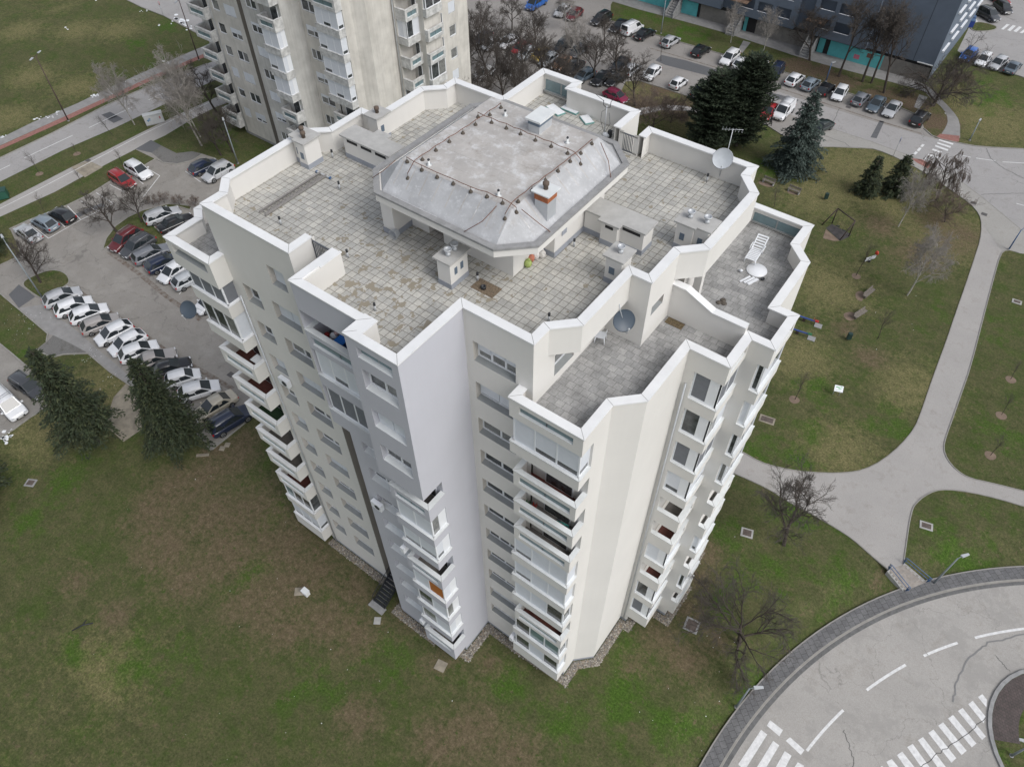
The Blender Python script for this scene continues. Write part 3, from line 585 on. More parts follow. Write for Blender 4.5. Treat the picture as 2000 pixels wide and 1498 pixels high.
sn=MB(); rg_=random.Random(2)
for i in range(50):
    y=21.9+i*.145; xa=-24.36+rg_.uniform(-.02,.04); xb=-24.05+rg_.uniform(-.12,.10); f_=lambda x: 37.14+(x+24.35)*.86+.03
    if i%9==7: continue
    sn.mesh([(xa,y,f_(xa)),(xb,y,f_(xb)),(xb+rg_.uniform(-.05,.05),y+.15,f_(xb)),(xa,y+.15,f_(xa))],[(0,1,2,3)],mat('old_snow',(.78,.80,.82),.7,.06,9))
for i in range(22): y=-22.6+i*.13; sn.box(y,y+.12,20.42,20.42+rg_.uniform(.03,.14),37.15,37.19,mat('old_snow',(.78,.80,.82)))
o_=sn.build('snow_remnant'); tag(o_,'thin strip of old snow in the gutters of the bitumen roof','snow',kind='stuff')
bk=MB(); bk.box(-15.97,-15.23,22.93,23.67,38.35,38.735,BRICK); local(bk.build('brick_band'),c_)
# small vent pipes
pn=['white topped vent pipe by the left end of the ladder','black capped vent pipe below the ladder','black capped vent pipe inside the front left parapet','black capped vent pipe near the silt patches at the front','black capped vent pipe beside the opened paving','black capped vent pipe at the front right parapet','black capped vent pipe at the right parapet near the dish','black capped vent pipe between penthouse corner and vent housing','black capped vent pipe halfway up the left paving']
for (x,y),lb in zip([(-31.11,24.07),(-28.82,18.02),(-24.06,18.21),(-20.28,16.21),(-17.70,20.71),(-13.30,20.47),(-12.44,34.66),(-15.31,25.61),(-28.54,22.09)],pn):
    r=empty('vent_pipe',(x,y,RZ),0,lb,'pipe','vent pipes on the paving')
    m=MB(); m.lathe([(.055,0),(.055,.34)],(0,0,0),STEEL,10); m.build('pipe',r); m=MB(); m.lathe([(.06,.34),(.065,.5),(.03,.53)],(0,0,0),BLACKM,10); m.build('cap',r)
for (x,y),lb in zip([(-21.61,22.21),(-17.45,22.22),(-21.31,27.87),(-17.33,27.65)],['rubber capped vent on the left of the bitumen roof','rubber capped vent near the front of the bitumen roof','rubber capped vent at the back of the bitumen roof','rubber capped vent at the right of the bitumen roof']):
    r=empty('vent_pipe',(x,y,zp),0,lb,'pipe','vents in the bitumen roof')
    m=MB(); m.lathe([(.16,0),(.06,.02),(.05,.22)],(0,0,0),COPEG,12); m.build('collar',r); m=MB(); m.ball((0,0,.27),.065,BLACKM); m.build('cap',r)
# objects lying on the roof
def tagm(mb,name,label,cat,group=None,loc=None):
    o=mb.build(name); tag(o,label,cat,group); return o
ld=empty('ladder',(-30.2,20.3,RZ),0,'aluminium ladder lying on the left side of the paved roof','ladder')
m=MB(); 
for x in (-30.46,-30.0): m.box(x-.035,x+.035,18.0,22.5,RZ+.05,RZ+.17,DALU)
for x in (-30.36,-30.08): m.box(x-.015,x+.015,18.2,22.3,RZ+.17,RZ+.22,DALU)
local(m.build('rails'),ld); m=MB()
for i in range(16): m.box(-30.46,-30.0,18.15+i*.28,18.19+i*.28,RZ+.07,RZ+.10,DALU)
local(m.build('rungs'),ld)
m=MB(); m.box(-30.75,-29.7,22.42,22.52,RZ+.02,RZ+.1,STEEL); m.box(-30.8,-30.72,22.4,22.54,RZ+.01,RZ+.12,BLUEP); m.box(-29.73,-29.65,22.4,22.54,RZ+.01,RZ+.12,BLUEP); local(m.build('foot_bar'),ld)
FOAM=mat('teal_foam_board',(.16,.34,.32),.8); SNOW=mat('old_snow',(.78,.80,.82),.7,.06,9)
for j,((x,y),w_,h_,an,lb) in enumerate(zip([(-23.51,35.91),(-22.76,36.52),(-21.31,36.10)],(1.3,1.2,.95),(.62,.62,.6),(.35,.05,.6),('snow covered foam board left of the other two on the far roof corner','ragged snowy foam board in the middle of three','snow covered foam board nearest the antenna mast'))):
    r=empty('foam_board',(x,y,RZ),-an,lb,'insulation board','foam boards with snow'); a=MB(); a.box(-w_/2,w_/2,-h_/2,h_/2,.01,.09,FOAM); a.build('board',r); a=MB(); a.box(-w_/2+.03,w_/2-.03,-h_/2+.03,h_/2-.03,.09,.12,SNOW); a.build('snow',r)
m=MB()
for i in range(7): 
    rr=.27-.012*i; m.tube([(-23.15+rr*math.cos(t*.42),20.6+.05*i,RZ+.30+rr*math.sin(t*.42)) for t in range(16)],.014,STEEL,4)
tagm(m,'wire_coil','loose coil of metal wire leaning at the penthouse pillar','wire')
bc=[(.55,.53,.5),(.6,.58,.56),(.45,.16,.10),(.32,.40,.12)]
for (x,y),c,lb in zip([(-16.16,23.96),(-16.36,23.71),(-16.43,23.37),(-16.31,22.98)],bc,('white tied bag furthest right by the penthouse wall','pale tied bag second from the right by the penthouse wall','red and cream bag in the pile by the penthouse corner','green and cream bag nearest the viewer by the penthouse corner')):
    m=MB(); m.ball((x,y,RZ+.22),.26,mat('bag_%g'%c[0],c,.6,.25,9),9,7,(.8,.8,.95)); m.ball((x+.03,y,RZ+.47),.08,mat('bag_%g'%c[0],c)); tagm(m,'rubbish_bag',lb,'bag','bags by the penthouse')
m=MB(); x,y=(-16.95,20.52); m.box(x-.75,x+.6,y-.4,y+.4,RZ-.0,RZ+.012,mat('exposed_gravel_bed',(.17,.13,.09),.95,.4,14,.6)); o=tagm(m,'gravel_bed','square of lifted paving showing brown gravel near the front chimney','gravel'); o['kind']='structure'
m=MB(); x,y=(-17.11,20.41); m.lathe([(.13,0),(.13,.16),(.10,.165),(.10,.05)],(x,y,RZ+.012),BLACKM,12); tagm(m,'drain_pot','round black drain pot in the opened gravel square','drain')
m=MB(); m.box(-10.0,-9.05,26.35,26.82,31.225,31.25,mat('planting_soil',(.12,.09,.05),.95,.5,12,.6)); tagm(m,'soil_bed','small bed of brown soil and leaves against the terrace divider','planting bed')
# sun lounger
sl=empty('sun_lounger',(-8.5,34.0,31.22),R(94),'white plastic sun lounger on the right terrace','sun lounger')
m=MB()
for i in range(13):
    s=i/12; x=-.9+1.75*s; z=.33 if x<.1 else .33+(x-.1)*.55; m.box(x,x+.09,-.27,.27,z,z+.03,WHITE)
m.build('slats',sl); m=MB()
for y in (-.29,.29): m.tube([(-.95,y,.32),(.1,y,.32),(.92,y,.78)],.035,WHITE,6)
for x in (-.8,.35):
    for y in (-.29,.29): m.tube([(x,y,.31),(x-.05,y*1.1,0)],.03,WHITE,6)
m.build('frame',sl); m=MB()
for y in (-.36,.36): m.tube([(-.05,y,.32),(0,y,.52),(.4,y,.52),(.5,y,.4)],.03,WHITE,6)
m.build('armrest',sl)
x,y=(-7.86,32.87); m=MB(); m.lathe([(.02,0),(.56,.0),(.57,.025),(.56,.05),(.02,.052)],(x,y,31.225),WHITE,28); tagm(m,'white_disc','round white disc of a dismantled table lying on the right terrace','disc')
for i,((x,y),lb) in enumerate(zip([(-8.07,31.83),(-7.85,31.88),(-7.64,31.88)],('narrow white plank furthest left of three','white plank in the middle of three','wider white plank at the right of three'))):
    m=MB(); M=Matrix.Translation((x,y,31.225))@Matrix.Rotation(R(70),4,'Z'); m.box(-.38,.38,-.05-.015*i,.05+.015*i,0,.05,WHITE,M); tagm(m,'white_plank',lb,'plank','loose white planks on the terrace')
for (x,y),c,lb in zip([(-8.54,32.26),(-7.28,32.34)],(STEEL,BLACKM),('small metal pot with a white lid on the right terrace','small dark bowl on the right terrace')):
    m=MB(); m.lathe([(.07,0),(.12,.10),(.11,.10),(.06,.02)],(x,y,31.225),c,12); 
    if c is STEEL: m.ball((x+.02,y,31.31),.09,WHITE)
    tagm(m,'pot',lb,'pot')
x,y=(-8.38,29.31); m=MB(); 
for dx,dy in ((0,0),(.25,.1),(.1,.3)): m.ball((x+dx,y+dy,31.26),.16,mat('wet_dead_leaves',(.09,.075,.06),.6,.5,20),9,5,(1,1,.22))
tagm(m,'leaf_heap','small heap of wet leaves on the right terrace floor','leaves')
ch=empty('garden_chair',(-12.0,23.3,31.22),R(200),'white plastic garden chair under the roof overhang','chair')
m=MB(); m.box(-.25,.25,-.23,.25,.40,.44,WHITE); m.build('seat',ch); m=MB(); m.box(-.24,.24,.22,.26,.44,.9,WHITE); m.build('backrest',ch)
for sx in (-1,1):
    for sy in (-1,1): m=MB(); m.tube([(sx*.22,sy*.2,.41),(sx*.26,sy*.24,0)],.03,WHITE,6); m.build('leg',ch)
    m=MB(); m.tube([(sx*.26,-.22,.44),(sx*.27,-.18,.66),(sx*.26,.22,.66)],.028,WHITE,6); m.build('armrest',ch)
# dishes, antennas
def dish(loc,aim,rad,m_,label,arm=(0,0,0),mount=None):
    q=Vector(aim).normalized().to_track_quat('Z','Y').to_matrix().to_4x4(); M=Matrix.Translation(loc)@q
    r=empty('satellite_dish',loc,0,label,'satellite dish','satellite dishes')
    m=MB(); m.lathe([(0.01,.0),(rad*.5,rad*.06),(rad*.85,rad*.17),(rad,rad*.25),(rad*.99,rad*.24),(rad*.84,rad*.19),(rad*.5,rad*.08),(.01,.02)],(0,0,0),m_,28,M=M); local(m.build('reflector'),r)
    m=MB(); m.tube([M@Vector((0,-rad*.95,rad*.22)),M@Vector((0,-rad*1.05,rad*.7)),M@Vector((0,-rad*.55,rad*1.25))],.018,STEEL,5); local(m.build('feed_arm'),r)
    m=MB(); m.tube([M@Vector((0,-rad*.55,rad*1.2)),M@Vector((0,-rad*.5,rad*1.4))],.05,STEEL,8); local(m.build('receiver'),r)
    if mount: m=MB(); m.tube([M@Vector((0,0,-.03)),Vector(mount[0]),Vector(mount[1])],.025,STEEL,6); local(m.build('mount'),r)
    return r
NAVYD=mat('slate_blue_dish',(.055,.075,.10),.45); PALED=mat('pale_grey_dish',(.47,.50,.53),.45,.05,3)
dish((-35.6,14.35,26.9),(.35,-.75,.62),.56,NAVYD,'dark blue satellite dish at the left corner balcony of the tower',mount=((-35.4,14.75,26.8),(-34.95,14.9,26.6)))
dish((-10.9,23.3,33.3),(.65,-.55,.55),.56,NAVYD,'dark blue satellite dish under the right roof overhang above the terrace',mount=((-11.1,23.3,33.75),(-11.22,23.3,34.2)))
dish((-12.0,35.1,35.55),(.35,-.85,.35),.56,PALED,'large pale satellite dish at the back right parapet',mount=((-12.0,35.25,35.3),(-12.0,35.3,34.3)))
an=empty('aerial',(-11.9,35.35,34.3),0,'small yagi aerial on a mast behind the large pale dish','aerial')
m=MB(); m.tube([(0,0,0),(0,0,2.9)],.025,STEEL,6); m.build('mast',an); m=MB(); m.tube([(-.5,-.17,2.8),(.5,.17,2.95)],.012,STEEL,5)
for i in range(7): x=-.5+i*.16; m.tube([(x+.05,-.16+x*.35,2.86),(x-.05,.18+x*.35,2.86)],.008,STEEL,4)
m.build('elements',an)
x,y=(-19.59,35.35); an=empty('antenna_mast',(x,y,RZ),0,'tall forked antenna mast beside the steel gate on the far roof edge','aerial')
m=MB(); m.tube([(0,0,0),(0,0,1.9)],.03,STEEL,6); m.build('mast',an); m=MB(); m.tube([(-.25,0,2.15),(-.22,0,1.85),(0,0,1.75),(.22,0,1.85),(.25,0,2.2),(.6,.3,2.9)],.02,BLACKM,5); m.tube([(-.22,0,2.1),(-.9,.2,2.2)],.015,BLACKM,5); m.build('fork',an)
m=MB(); m.tube([(-.05,0,.2),(-.35,.05,.8),(-.3,0,1.4),(0,0,1.7)],.012,BLACKM,4); m.tube([(.05,0,.2),(.3,.05,.8),(.2,0,1.5)],.012,BLACKM,4); m.build('cable',an)
m=MB(); x,y=(-19.39,35.22); m.ball((x,y,RZ+.14),.2,SNOW,9,6,(1.2,.8,.7)); m.box(x+.1,x+.3,y,y+.2,RZ,RZ+.45,BLACKM); tagm(m,'cable_box','black cable box with a snowy bag at the foot of the mast','box')
# air conditioners
def ac(loc,rz,label):
    r=empty('air_conditioner',loc,rz,label,'air conditioner','air conditioners on the facades')
    m=MB(); m.box(-.42,.42,-.30,0,-.3,.3,WHITE); m.build('casing',r); m=MB(); M=Matrix.Translation((.1,-.302,0))@Matrix.Rotation(R(90),4,'X'); m.lathe([(.22,0),(.2,.015),(.03,.02)],(0,0,0),BLACKM,14,M=M); m.build('fan_grille',r)
    m=MB(); m.box(-.35,-.3,-.3,.05,-.36,-.3,STEEL); m.box(.3,.35,-.3,.05,-.36,-.3,STEEL); m.build('bracket',r)
ac((-29.75,15.70,23.0),0,'white air conditioner high on the cream facade beside the drainpipe')
ac((-21.5,14.36,18.0),0,'white air conditioner on the lilac wall between window rows')
ac((-19.05,13.95,15.6),R(-90),'air conditioner fixed to the side of an open lilac corner balcony')
ac((-19.05,14.0,4.0),R(-90),'air conditioner fixed to the lowest lilac corner balcony')
ac((-13.05,17.3,3.0),R(-90),'air conditioner fixed to the lowest cream front balcony')
# things on balconies
m=MB(); m.box(-22.15,-21.65,14.82,15.3,FL(10)+.45,FL(10)+.85,mat('blue_plastic',(.01,.09,.42),.35)); m.box(-22.19,-21.61,14.78,15.34,FL(10)+.85,FL(10)+.9,mat('blue_plastic_lid',(.02,.17,.6),.3)); tagm(m,'storage_tub','blue lidded plastic tub on the open lilac balcony','box')
m=MB(); m.ball((-22.65,15.2,FL(10)+.6),.2,SNOW); m.ball((-22.5,15.3,FL(10)+.8),.14,mat('pale_cloth',(.5,.35,.34),.8)); tagm(m,'cloth_bundle','white and pink cloth bundle on the open lilac balcony','bundle')
m=MB(); m.ball((-23.05,15.1,FL(10)+.5),.16,mat('red_cloth',(.25,.02,.02),.8)); tagm(m,'red_bag','dark red bag at the left of the open lilac balcony','bag')
bkr=empty('bicycle',(-10.0,17.45,FL(7)),R(5),'turquoise and black bicycle on an open front balcony','bicycle')
for x in (-.5,.5):
    m=MB(); m.tube([(x+.32*math.cos(t*.393),0,.33+.32*math.sin(t*.393)) for t in range(17)],.022,BLACKM,6,False); m.build('wheel',bkr)
m=MB(); TQ=mat('turquoise_frame',(.02,.3,.26),.4)
for a,b in (((-.5,0,.33),(-.15,0,.75)),((-.15,0,.75),(.38,0,.78)),((-.05,0,.33),(.38,0,.78)),((-.05,0,.33),(-.15,0,.85)),((-.5,0,.33),(-.05,0,.33)),((.38,0,.9),(.5,0,.33))): m.tube([a,b],.02,TQ,6)
m.build('frame',bkr); m=MB(); m.box(-.27,-.05,-.06,.06,.85,.9,BLACKM); m.build('saddle',bkr); m=MB(); m.tube([(.36,-.28,.95),(.4,0,.92),(.36,.28,.95)],.015,BLACKM,5); m.build('handlebar',bkr)
pot=[((-12.3,17.4,FL(7)+.5),(.02,.16,.03),'plant_pot','green plant in a pot at the left end of the balcony with the bicycle','plant'),((-11.9,17.5,FL(7)+.5),(.4,.04,.03),'red_box','red box beside the potted plant on the bicycle balcony','box')]
for (x,y,z),c,nm,lb,ct in pot:
    m=MB(); m.lathe([(.1,-.5),(.15,-.25)],(x,y,z),CONC,10); rg=random.Random(5)
    for i in range(26): a=rg.random()*6.3; q=rg.random()*.22; m.face([(x+q*math.cos(a),y+q*math.sin(a),z-.25+rg.random()*.3),(x+q*math.cos(a)+.09,y+q*math.sin(a),z-.15+rg.random()*.3),(x+q*math.cos(a),y+q*math.sin(a)+.09,z-.1+rg.random()*.3)],mat(nm,c,.6))
    tagm(m,nm,lb,ct)
m=MB(); m.box(-32.6,-31.95,15.3,15.9,FL(7)+.9,FL(7)+.94,WHITE); 
for i in range(5): m.box(-32.55+i*.13,-32.53+i*.13,15.3,15.9,FL(7)+.94,FL(7)+.95,STEEL)
for x in (-32.55,-32.0): m.tube([(x,15.35,FL(7)+.9),(x,15.85,FL(7))],.015,WHITE,4)
tagm(m,'clothes_airer','folding clothes airer on a red floored left balcony','clothes airer')
# ---------------------------------------------------------------- ground
RC=(42.8,18.0); RO=40.17; ZR=-.9
def gh(x,y):
    d=math.hypot(x-RC[0],y-RC[1])
    if d<RO+.05: return ZR-.12
    if d<RO+3.2:
        t=(d-RO-.05)/3.15; t=t*t*(3-2*t); return ZR-.02+t*(-ZR+.02)
    return 0
DIRT=[(-47.23,10.41),(-46.30,13.18),(-45.73,15.75),(-46.48,7.62),(-42.81,6.54),(-42.00,10.92),(-39.43,13.46),(-34.86,13.00),(-38.07,9.41),(-38.99,5.78),(-31.62,10.06),(-30.90,12.90),(-32.66,7.62),(-26.91,10.22),(-23.99,10.79),(-28.97,7.65),(-27.11,13.38),(-11.80,10.68),(-13.49,8.56),(-19.59,6.27),(-8.34,11.08),(-41.16,0.26),(-4.44,25.21),(-3.47,28.59),(-4.04,31.52),(-4.61,34.04),(-0.62,27.51),(-1.82,24.60),(0.86,91.47),(-0.37,89.35),(-2.00,84.59),(-2.59,92.74),(-1.22,64.61),(-5.06,67.44),(-46.35,17.52),(-46.73,0.07),(-47.88,15.65),(-7.96,87.56),(-4.85,21.88),(-21.81,14.52),(-17.35,13.14),(-13.87,15.22),(7.64,41.28),(8.32,40.05)]
DIRTR=[4.5,4.2,3.2,4,4.5,4.5,4.8,4.8,4.5,3.4,4.3,3.6,4,3.4,2.8,3,3,3.6,3,2.4,3,2,2.2,2.4,2.2,2,1.8,2.6,4,4.4,5,4,2.6,2,3,2,2.8,3.4,1.6,2.4,1.8,1.6,.9,.9]
LUSH=[(-57.22,5.16),(-55.46,1.02),(-37.21,-1.51),(-34.26,0.17),(-41.09,-4.87),(-24.00,6.28),(-20.60,10.75),(-11.88,15.23),(-7.23,15.40),(-4.53,18.30),(-4.77,20.96),(-0.71,19.32),(-3.08,36.39),(0.08,35.71),(0.02,42.46),(4.63,37.90),(-1.98,30.23),(-2.39,52.05),(-2.17,47.73),(-6.04,47.09),(11.61,47.20),(12.71,51.14),(13.80,46.99),(-3.71,56.70),(3.43,57.09),(-42.28,19.75),(-37.93,14.56),(12.78,61.64),(6.23,75.69),(-127.83,69.96),(-118.91,60.27),(-126.35,61.57),(-110.32,44.96),(-93.67,53.49),(-23.32,91.55),(-35.52,10.09),(3.68,25.77),(2.05,20.48),(-74.45,11.06),(-5.30,127.93),(-62.50,121.63),(-52.58,120.19)]
DRY=[(-147.49,53.45),(-139.38,59.26),(-130.74,45.49),(-121.63,36.80),(-121.71,47.97),(-133.50,63.47),(-152.63,62.47),(-16.58,96.44),(-12.09,99.69),(-16.61,89.23),(-12.54,94.99),(-38.41,95.10),(-47.42,95.74),(-48.75,104.43),(-87.24,32.56),(-91.16,22.11),(-80.48,32.34),(-63.53,13.75),(-8.89,72.85),(-7.33,60.14),(0.51,51.16),(3.60,62.89),(-2.80,120.79),(-7.40,121.86),(-63.38,7.33),(-38.09,-4.12),(-8.15,94.00),(-48.18,97.05),(-59.46,92.76),(-66.61,87.62),(-0.66,90.37),(-80.63,34.76)]
BROWN=[(-32.35,120.30),(-25.23,119.35),(-18.48,118.44),(-14.24,119.65),(-29.05,120.61),(-9.41,116.03),(-47.04,95.09),(-47.17,101.61),(-60.70,102.05),(-62.71,90.42),(-74.68,94.17),(-81.31,98.45),(-66.95,85.43),(-80.63,34.76),(-81.87,32.58),(-41.33,97.39),(-74.57,105.64),(-68.09,110.27)]
def axis(a,b,s,far):
    v=[]; x=a
    while x<=b: v.append(x); x+=s
    lo=[];hi=[];st=s;x=a
    while x>-far: st*=1.5; x-=st; lo.append(x)
    st=s;x=v[-1]
    while x<far: st*=1.5; x+=st; hi.append(x)
    return lo[::-1]+v+hi
XS=axis(-150,30,1.0,2500); YS=axis(-4,165,1.0,2500)
verts=[];cols=[]
def blob(P,Rr,x,y,dflt):
    s=0
    for i,(a,b) in enumerate(P):
        r=Rr[i%len(Rr)] if Rr else dflt; d2=((x-a)**2+(y-b)**2)/(r*r)
        if d2<6: s=max(s,math.exp(-d2*1.3))
    return s
for y in YS:
    for x in XS:
        verts.append((x,y,gh(x,y)))
        if -150<=x<=31 and -5<=y<=166:
            k=1+max(0,(y-60))/60
            cols.append((blob(DIRT,DIRTR,x,y,3),blob(LUSH,None,x,y,3.2*k),blob(DRY,None,x,y,5.5*k),blob(BROWN,None,x,y,4.5)))
        else: cols.append((0,.1,.3,0))
nx=len(XS); faces=[(j*nx+i,j*nx+i+1,(j+1)*nx+i+1,(j+1)*nx+i) for j in range(len(YS)-1) for i in range(nx-1)]
me=bpy.data.meshes.new('ground'); me.from_pydata(verts,[],faces)
ca=me.color_attributes.new('cover','FLOAT_COLOR','POINT'); ca.data.foreach_set('color',[c for t in cols for c in t])
g=bpy.data.materials.new('winter_grass'); g.use_nodes=True; n=g.node_tree.nodes; l=g.node_tree.links; p=n['Principled BSDF']; p.inputs['Roughness'].default_value=.95; p.inputs['Specular IOR Level'].default_value=.15
tc=n.new('ShaderNodeTexCoord'); at=n.new('ShaderNodeAttribute'); at.attribute_name='cover'; sp=n.new('ShaderNodeSeparateColor'); l.new(at.outputs['Color'],sp.inputs[0])
def noise(sc,de=6,ro=.65,off=0):
    o=n.new('ShaderNodeTexNoise'); o.inputs['Scale'].default_value=sc; o.inputs['Detail'].default_value=de; o.inputs['Roughness'].default_value=ro
    mp=n.new('ShaderNodeMapping'); mp.inputs['Location'].default_value=(off,off*.7,0); l.new(tc.outputs['Object'],mp.inputs[0]); l.new(mp.outputs[0],o.inputs[0]); return o.outputs['Fac']
def ramp(src,a,b,ca_=(0,0,0),cb=(1,1,1)):
    r=n.new('ShaderNodeValToRGB'); r.color_ramp.elements[0].position=a; r.color_ramp.elements[1].position=b; r.color_ramp.elements[0].color=(*ca_,1); r.color_ramp.elements[1].color=(*cb,1); l.new(src,r.inputs[0]); return r.outputs[0]
def mix(f,a,b,mode='MIX'):
    m=n.new('ShaderNodeMix'); m.data_type='RGBA'; m.blend_type=mode
    if isinstance(f,(int,float)): m.inputs[0].default_value=f
    else: l.new(f,m.inputs[0])
    for i,v in ((6,a),(7,b)):
        if isinstance(v,tuple): m.inputs[i].default_value=(*v,1)
        else: l.new(v,m.inputs[i])
    return m.outputs[2]
def madd(a,k,b):
    m=n.new('ShaderNodeMath'); m.operation='MULTIPLY_ADD'; l.new(a,m.inputs[0]); m.inputs[1].default_value=k; l.new(b,m.inputs[2]); return m.outputs[0]
big=noise(.11,5,.6); mid=noise(.55,8,.75,13); fine=noise(5.5,7,.8,5); vfine=noise(26,5,.8,2)
def mth(op,a,b_):
    m=n.new('ShaderNodeMath'); m.operation=op
    for k,v in ((0,a),(1,b_)):
        if isinstance(v,(int,float)): m.inputs[k].default_value=v
        else: l.new(v,m.inputs[k])
    return m.outputs[0]
m2_=noise(2.1,7,.75,41); m3_=noise(.9,8,.8,77); m4_=noise(.35,7,.7,23)
def N01(a,b_): return mth('ADD',mth('MULTIPLY',ramp(a,.33,.67),.6),mth('MULTIPLY',ramp(b_,.33,.67),.4))
NA=N01(mid,m2_); NB=N01(m3_,m2_); NC=N01(m4_,mid); ND=N01(m4_,m3_)
c=ramp(NA,.15,.85,(.050,.062,.024),(.112,.106,.056))
c=mix(ramp(NC,.40,.75),c,ramp(NB,.1,.9,(.038,.062,.016),(.078,.098,.033)))
sep=lambda i: sp.outputs[i]
def mask(N,attr,k,lo,hi): return ramp(mth('ADD',N,mth('MULTIPLY',attr,k)),lo/1.0,hi/1.0)
def mask(N,attr,k,lo,hi):
    r=n.new('ShaderNodeMapRange'); r.inputs['From Min'].default_value=lo; r.inputs['From Max'].default_value=hi; l.new(mth('ADD',N,mth('MULTIPLY',attr,k)),r.inputs['Value']); return r.outputs[0]
c=mix(mask(NB,sep(2),.7,.72,1.25),c,ramp(fine,.3,.7,(.110,.104,.050),(.190,.172,.088)))
c=mix(mask(NC,sep(1),.62,.80,1.25),c,ramp(fine,.3,.7,(.032,.070,.011),(.070,.120,.022)))
c=mix(mask(mth('ADD',mth('MULTIPLY',NA,.6),mth('MULTIPLY',NB,.4)),sep(0),.70,.74,1.22),c,ramp(m2_,.32,.68,(.078,.060,.038),(.158,.126,.084)))
c=mix(mask(NA,at.outputs['Alpha'],.75,.82,1.1),c,ramp(fine,.3,.7,(.075,.055,.040),(.150,.112,.080)))
# small bare spots and tufts everywhere
c=mix(ramp(noise(1.7,6,.7,31),.57,.70),c,(.125,.10,.065))
c=mix(ramp(noise(2.3,5,.7,57),.58,.70),c,(.042,.078,.015))
c=mix(.85,c,ramp(fine,.28,.72,(.38,.40,.38),(1.7,1.68,1.6)),'MULTIPLY')
c=mix(.8,c,ramp(vfine,.3,.7,(.42,.42,.42),(1.65,1.65,1.6)),'MULTIPLY')
c=mix(ramp(noise(7.5,3,.5,91),.755,.765),c,(.42,.41,.38))
l.new(c,p.inputs['Base Color'])
b=n.new('ShaderNodeBump'); b.inputs['Strength'].default_value=.7; b.inputs['Distance'].default_value=.06; l.new(madd(fine,.6,vfine),b.inputs['Height']); l.new(b.outputs[0],p.inputs['Normal'])
me.materials.append(g); go=bpy.data.objects.new('ground',me); COL.objects.link(go); go['kind']='structure'
GRASS=g
# ---------------------------------------------------------------- paved surfaces
def asph(name,c,var=.08,crack=.0):
    m=mat(name,c,.92,var,.35,.35,detail=9,bscale=40); 
    n=m.node_tree.nodes; l=m.node_tree.links; p=n['Principled BSDF']; src=p.inputs['Base Color'].links[0].from_socket; tc=[x for x in n if x.type=='TEX_COORD'][0]
    no=n.new('ShaderNodeTexNoise'); no.inputs['Scale'].default_value=14; no.inputs['Detail'].default_value=5; no.inputs['Roughness'].default_value=.8; l.new(tc.outputs['Object'],no.inputs[0])
    r=n.new('ShaderNodeValToRGB'); r.color_ramp.elements[0].position=.3; r.color_ramp.elements[1].position=.7; r.color_ramp.elements[0].color=(.8,.8,.8,1); r.color_ramp.elements[1].color=(1.18,1.18,1.18,1); l.new(no.outputs['Fac'],r.inputs[0])
    mx=n.new('ShaderNodeMix'); mx.data_type='RGBA'; mx.blend_type='MULTIPLY'; mx.inputs[0].default_value=1; l.new(src,mx.inputs[6]); l.new(r.outputs[0],mx.inputs[7]); out=mx.outputs[2]
    n2=n.new('ShaderNodeTexNoise'); n2.inputs['Scale'].default_value=.7; n2.inputs['Detail'].default_value=8; n2.inputs['Roughness'].default_value=.75; l.new(tc.outputs['Object'],n2.inputs[0])
    r2=n.new('ShaderNodeValToRGB'); r2.color_ramp.elements[0].position=.52; r2.color_ramp.elements[1].position=.7; r2.color_ramp.elements[0].color=(1,1,1,1); r2.color_ramp.elements[1].color=(.70,.68,.65,1); l.new(n2.outputs['Fac'],r2.inputs[0])
    m2=n.new('ShaderNodeMix'); m2.data_type='RGBA'; m2.blend_type='MULTIPLY'; m2.inputs[0].default_value=.75; l.new(out,m2.inputs[6]); l.new(r2.outputs[0],m2.inputs[7]); out=m2.outputs[2]
    if crack:
        v=n.new('ShaderNodeTexVoronoi'); v.feature='DISTANCE_TO_EDGE'; v.inputs['Scale'].default_value=.16; v.inputs['Randomness'].default_value=1
        wn=n.new('ShaderNodeTexNoise'); wn.inputs['Scale'].default_value=.9; wn.inputs['Detail'].default_value=6; l.new(tc.outputs['Object'],wn.inputs[0])
        va=n.new('ShaderNodeVectorMath'); va.operation='MULTIPLY_ADD'; l.new(wn.outputs['Color'],va.inputs[0]); va.inputs[1].default_value=(2.4,2.4,0); l.new(tc.outputs['Object'],va.inputs[2]); l.new(va.outputs[0],v.inputs['Vector'])
        r3=n.new('ShaderNodeValToRGB'); r3.color_ramp.elements[0].position=0; r3.color_ramp.elements[1].position=crack; r3.color_ramp.elements[0].color=(.62,.62,.62,1); r3.color_ramp.elements[1].color=(1,1,1,1); l.new(v.outputs['Distance'],r3.inputs[0])
        m3=n.new('ShaderNodeMix'); m3.data_type='RGBA'; m3.blend_type='MULTIPLY'; m3.inputs[0].default_value=.8; l.new(out,m3.inputs[6]); l.new(r3.outputs[0],m3.inputs[7]); out=m3.outputs[2]
    l.new(out,p.inputs['Base Color']); return m
AS_LOT=asph('worn_car_park_asphalt',(.26,.245,.225),.09,.006); AS_ROAD=asph('pale_road_asphalt',(.33,.32,.315),.06,.005); AS_PATH=asph('path_asphalt',(.355,.34,.325),.06)
AS_DARK=asph('dark_patch_asphalt',(.115,.118,.125),.07); AS_FAR=asph('far_car_park_asphalt',(.275,.26,.245),.10,.005)
PAVER=mat('grey_concrete_paving',(.26,.255,.25),.9,.12,1.2,.4); REDP=mat('red_paving',(.27,.13,.11),.9,.2,3); KERB=mat('kerb_stone',(.27,.26,.24),.9,.12,2); PAINT=mat('white_road_paint',(.66,.66,.66),.6,.13,3.5,.2)
PADC=mat('old_concrete_pad',(.27,.24,.19),.95,.25,1.2,.3)
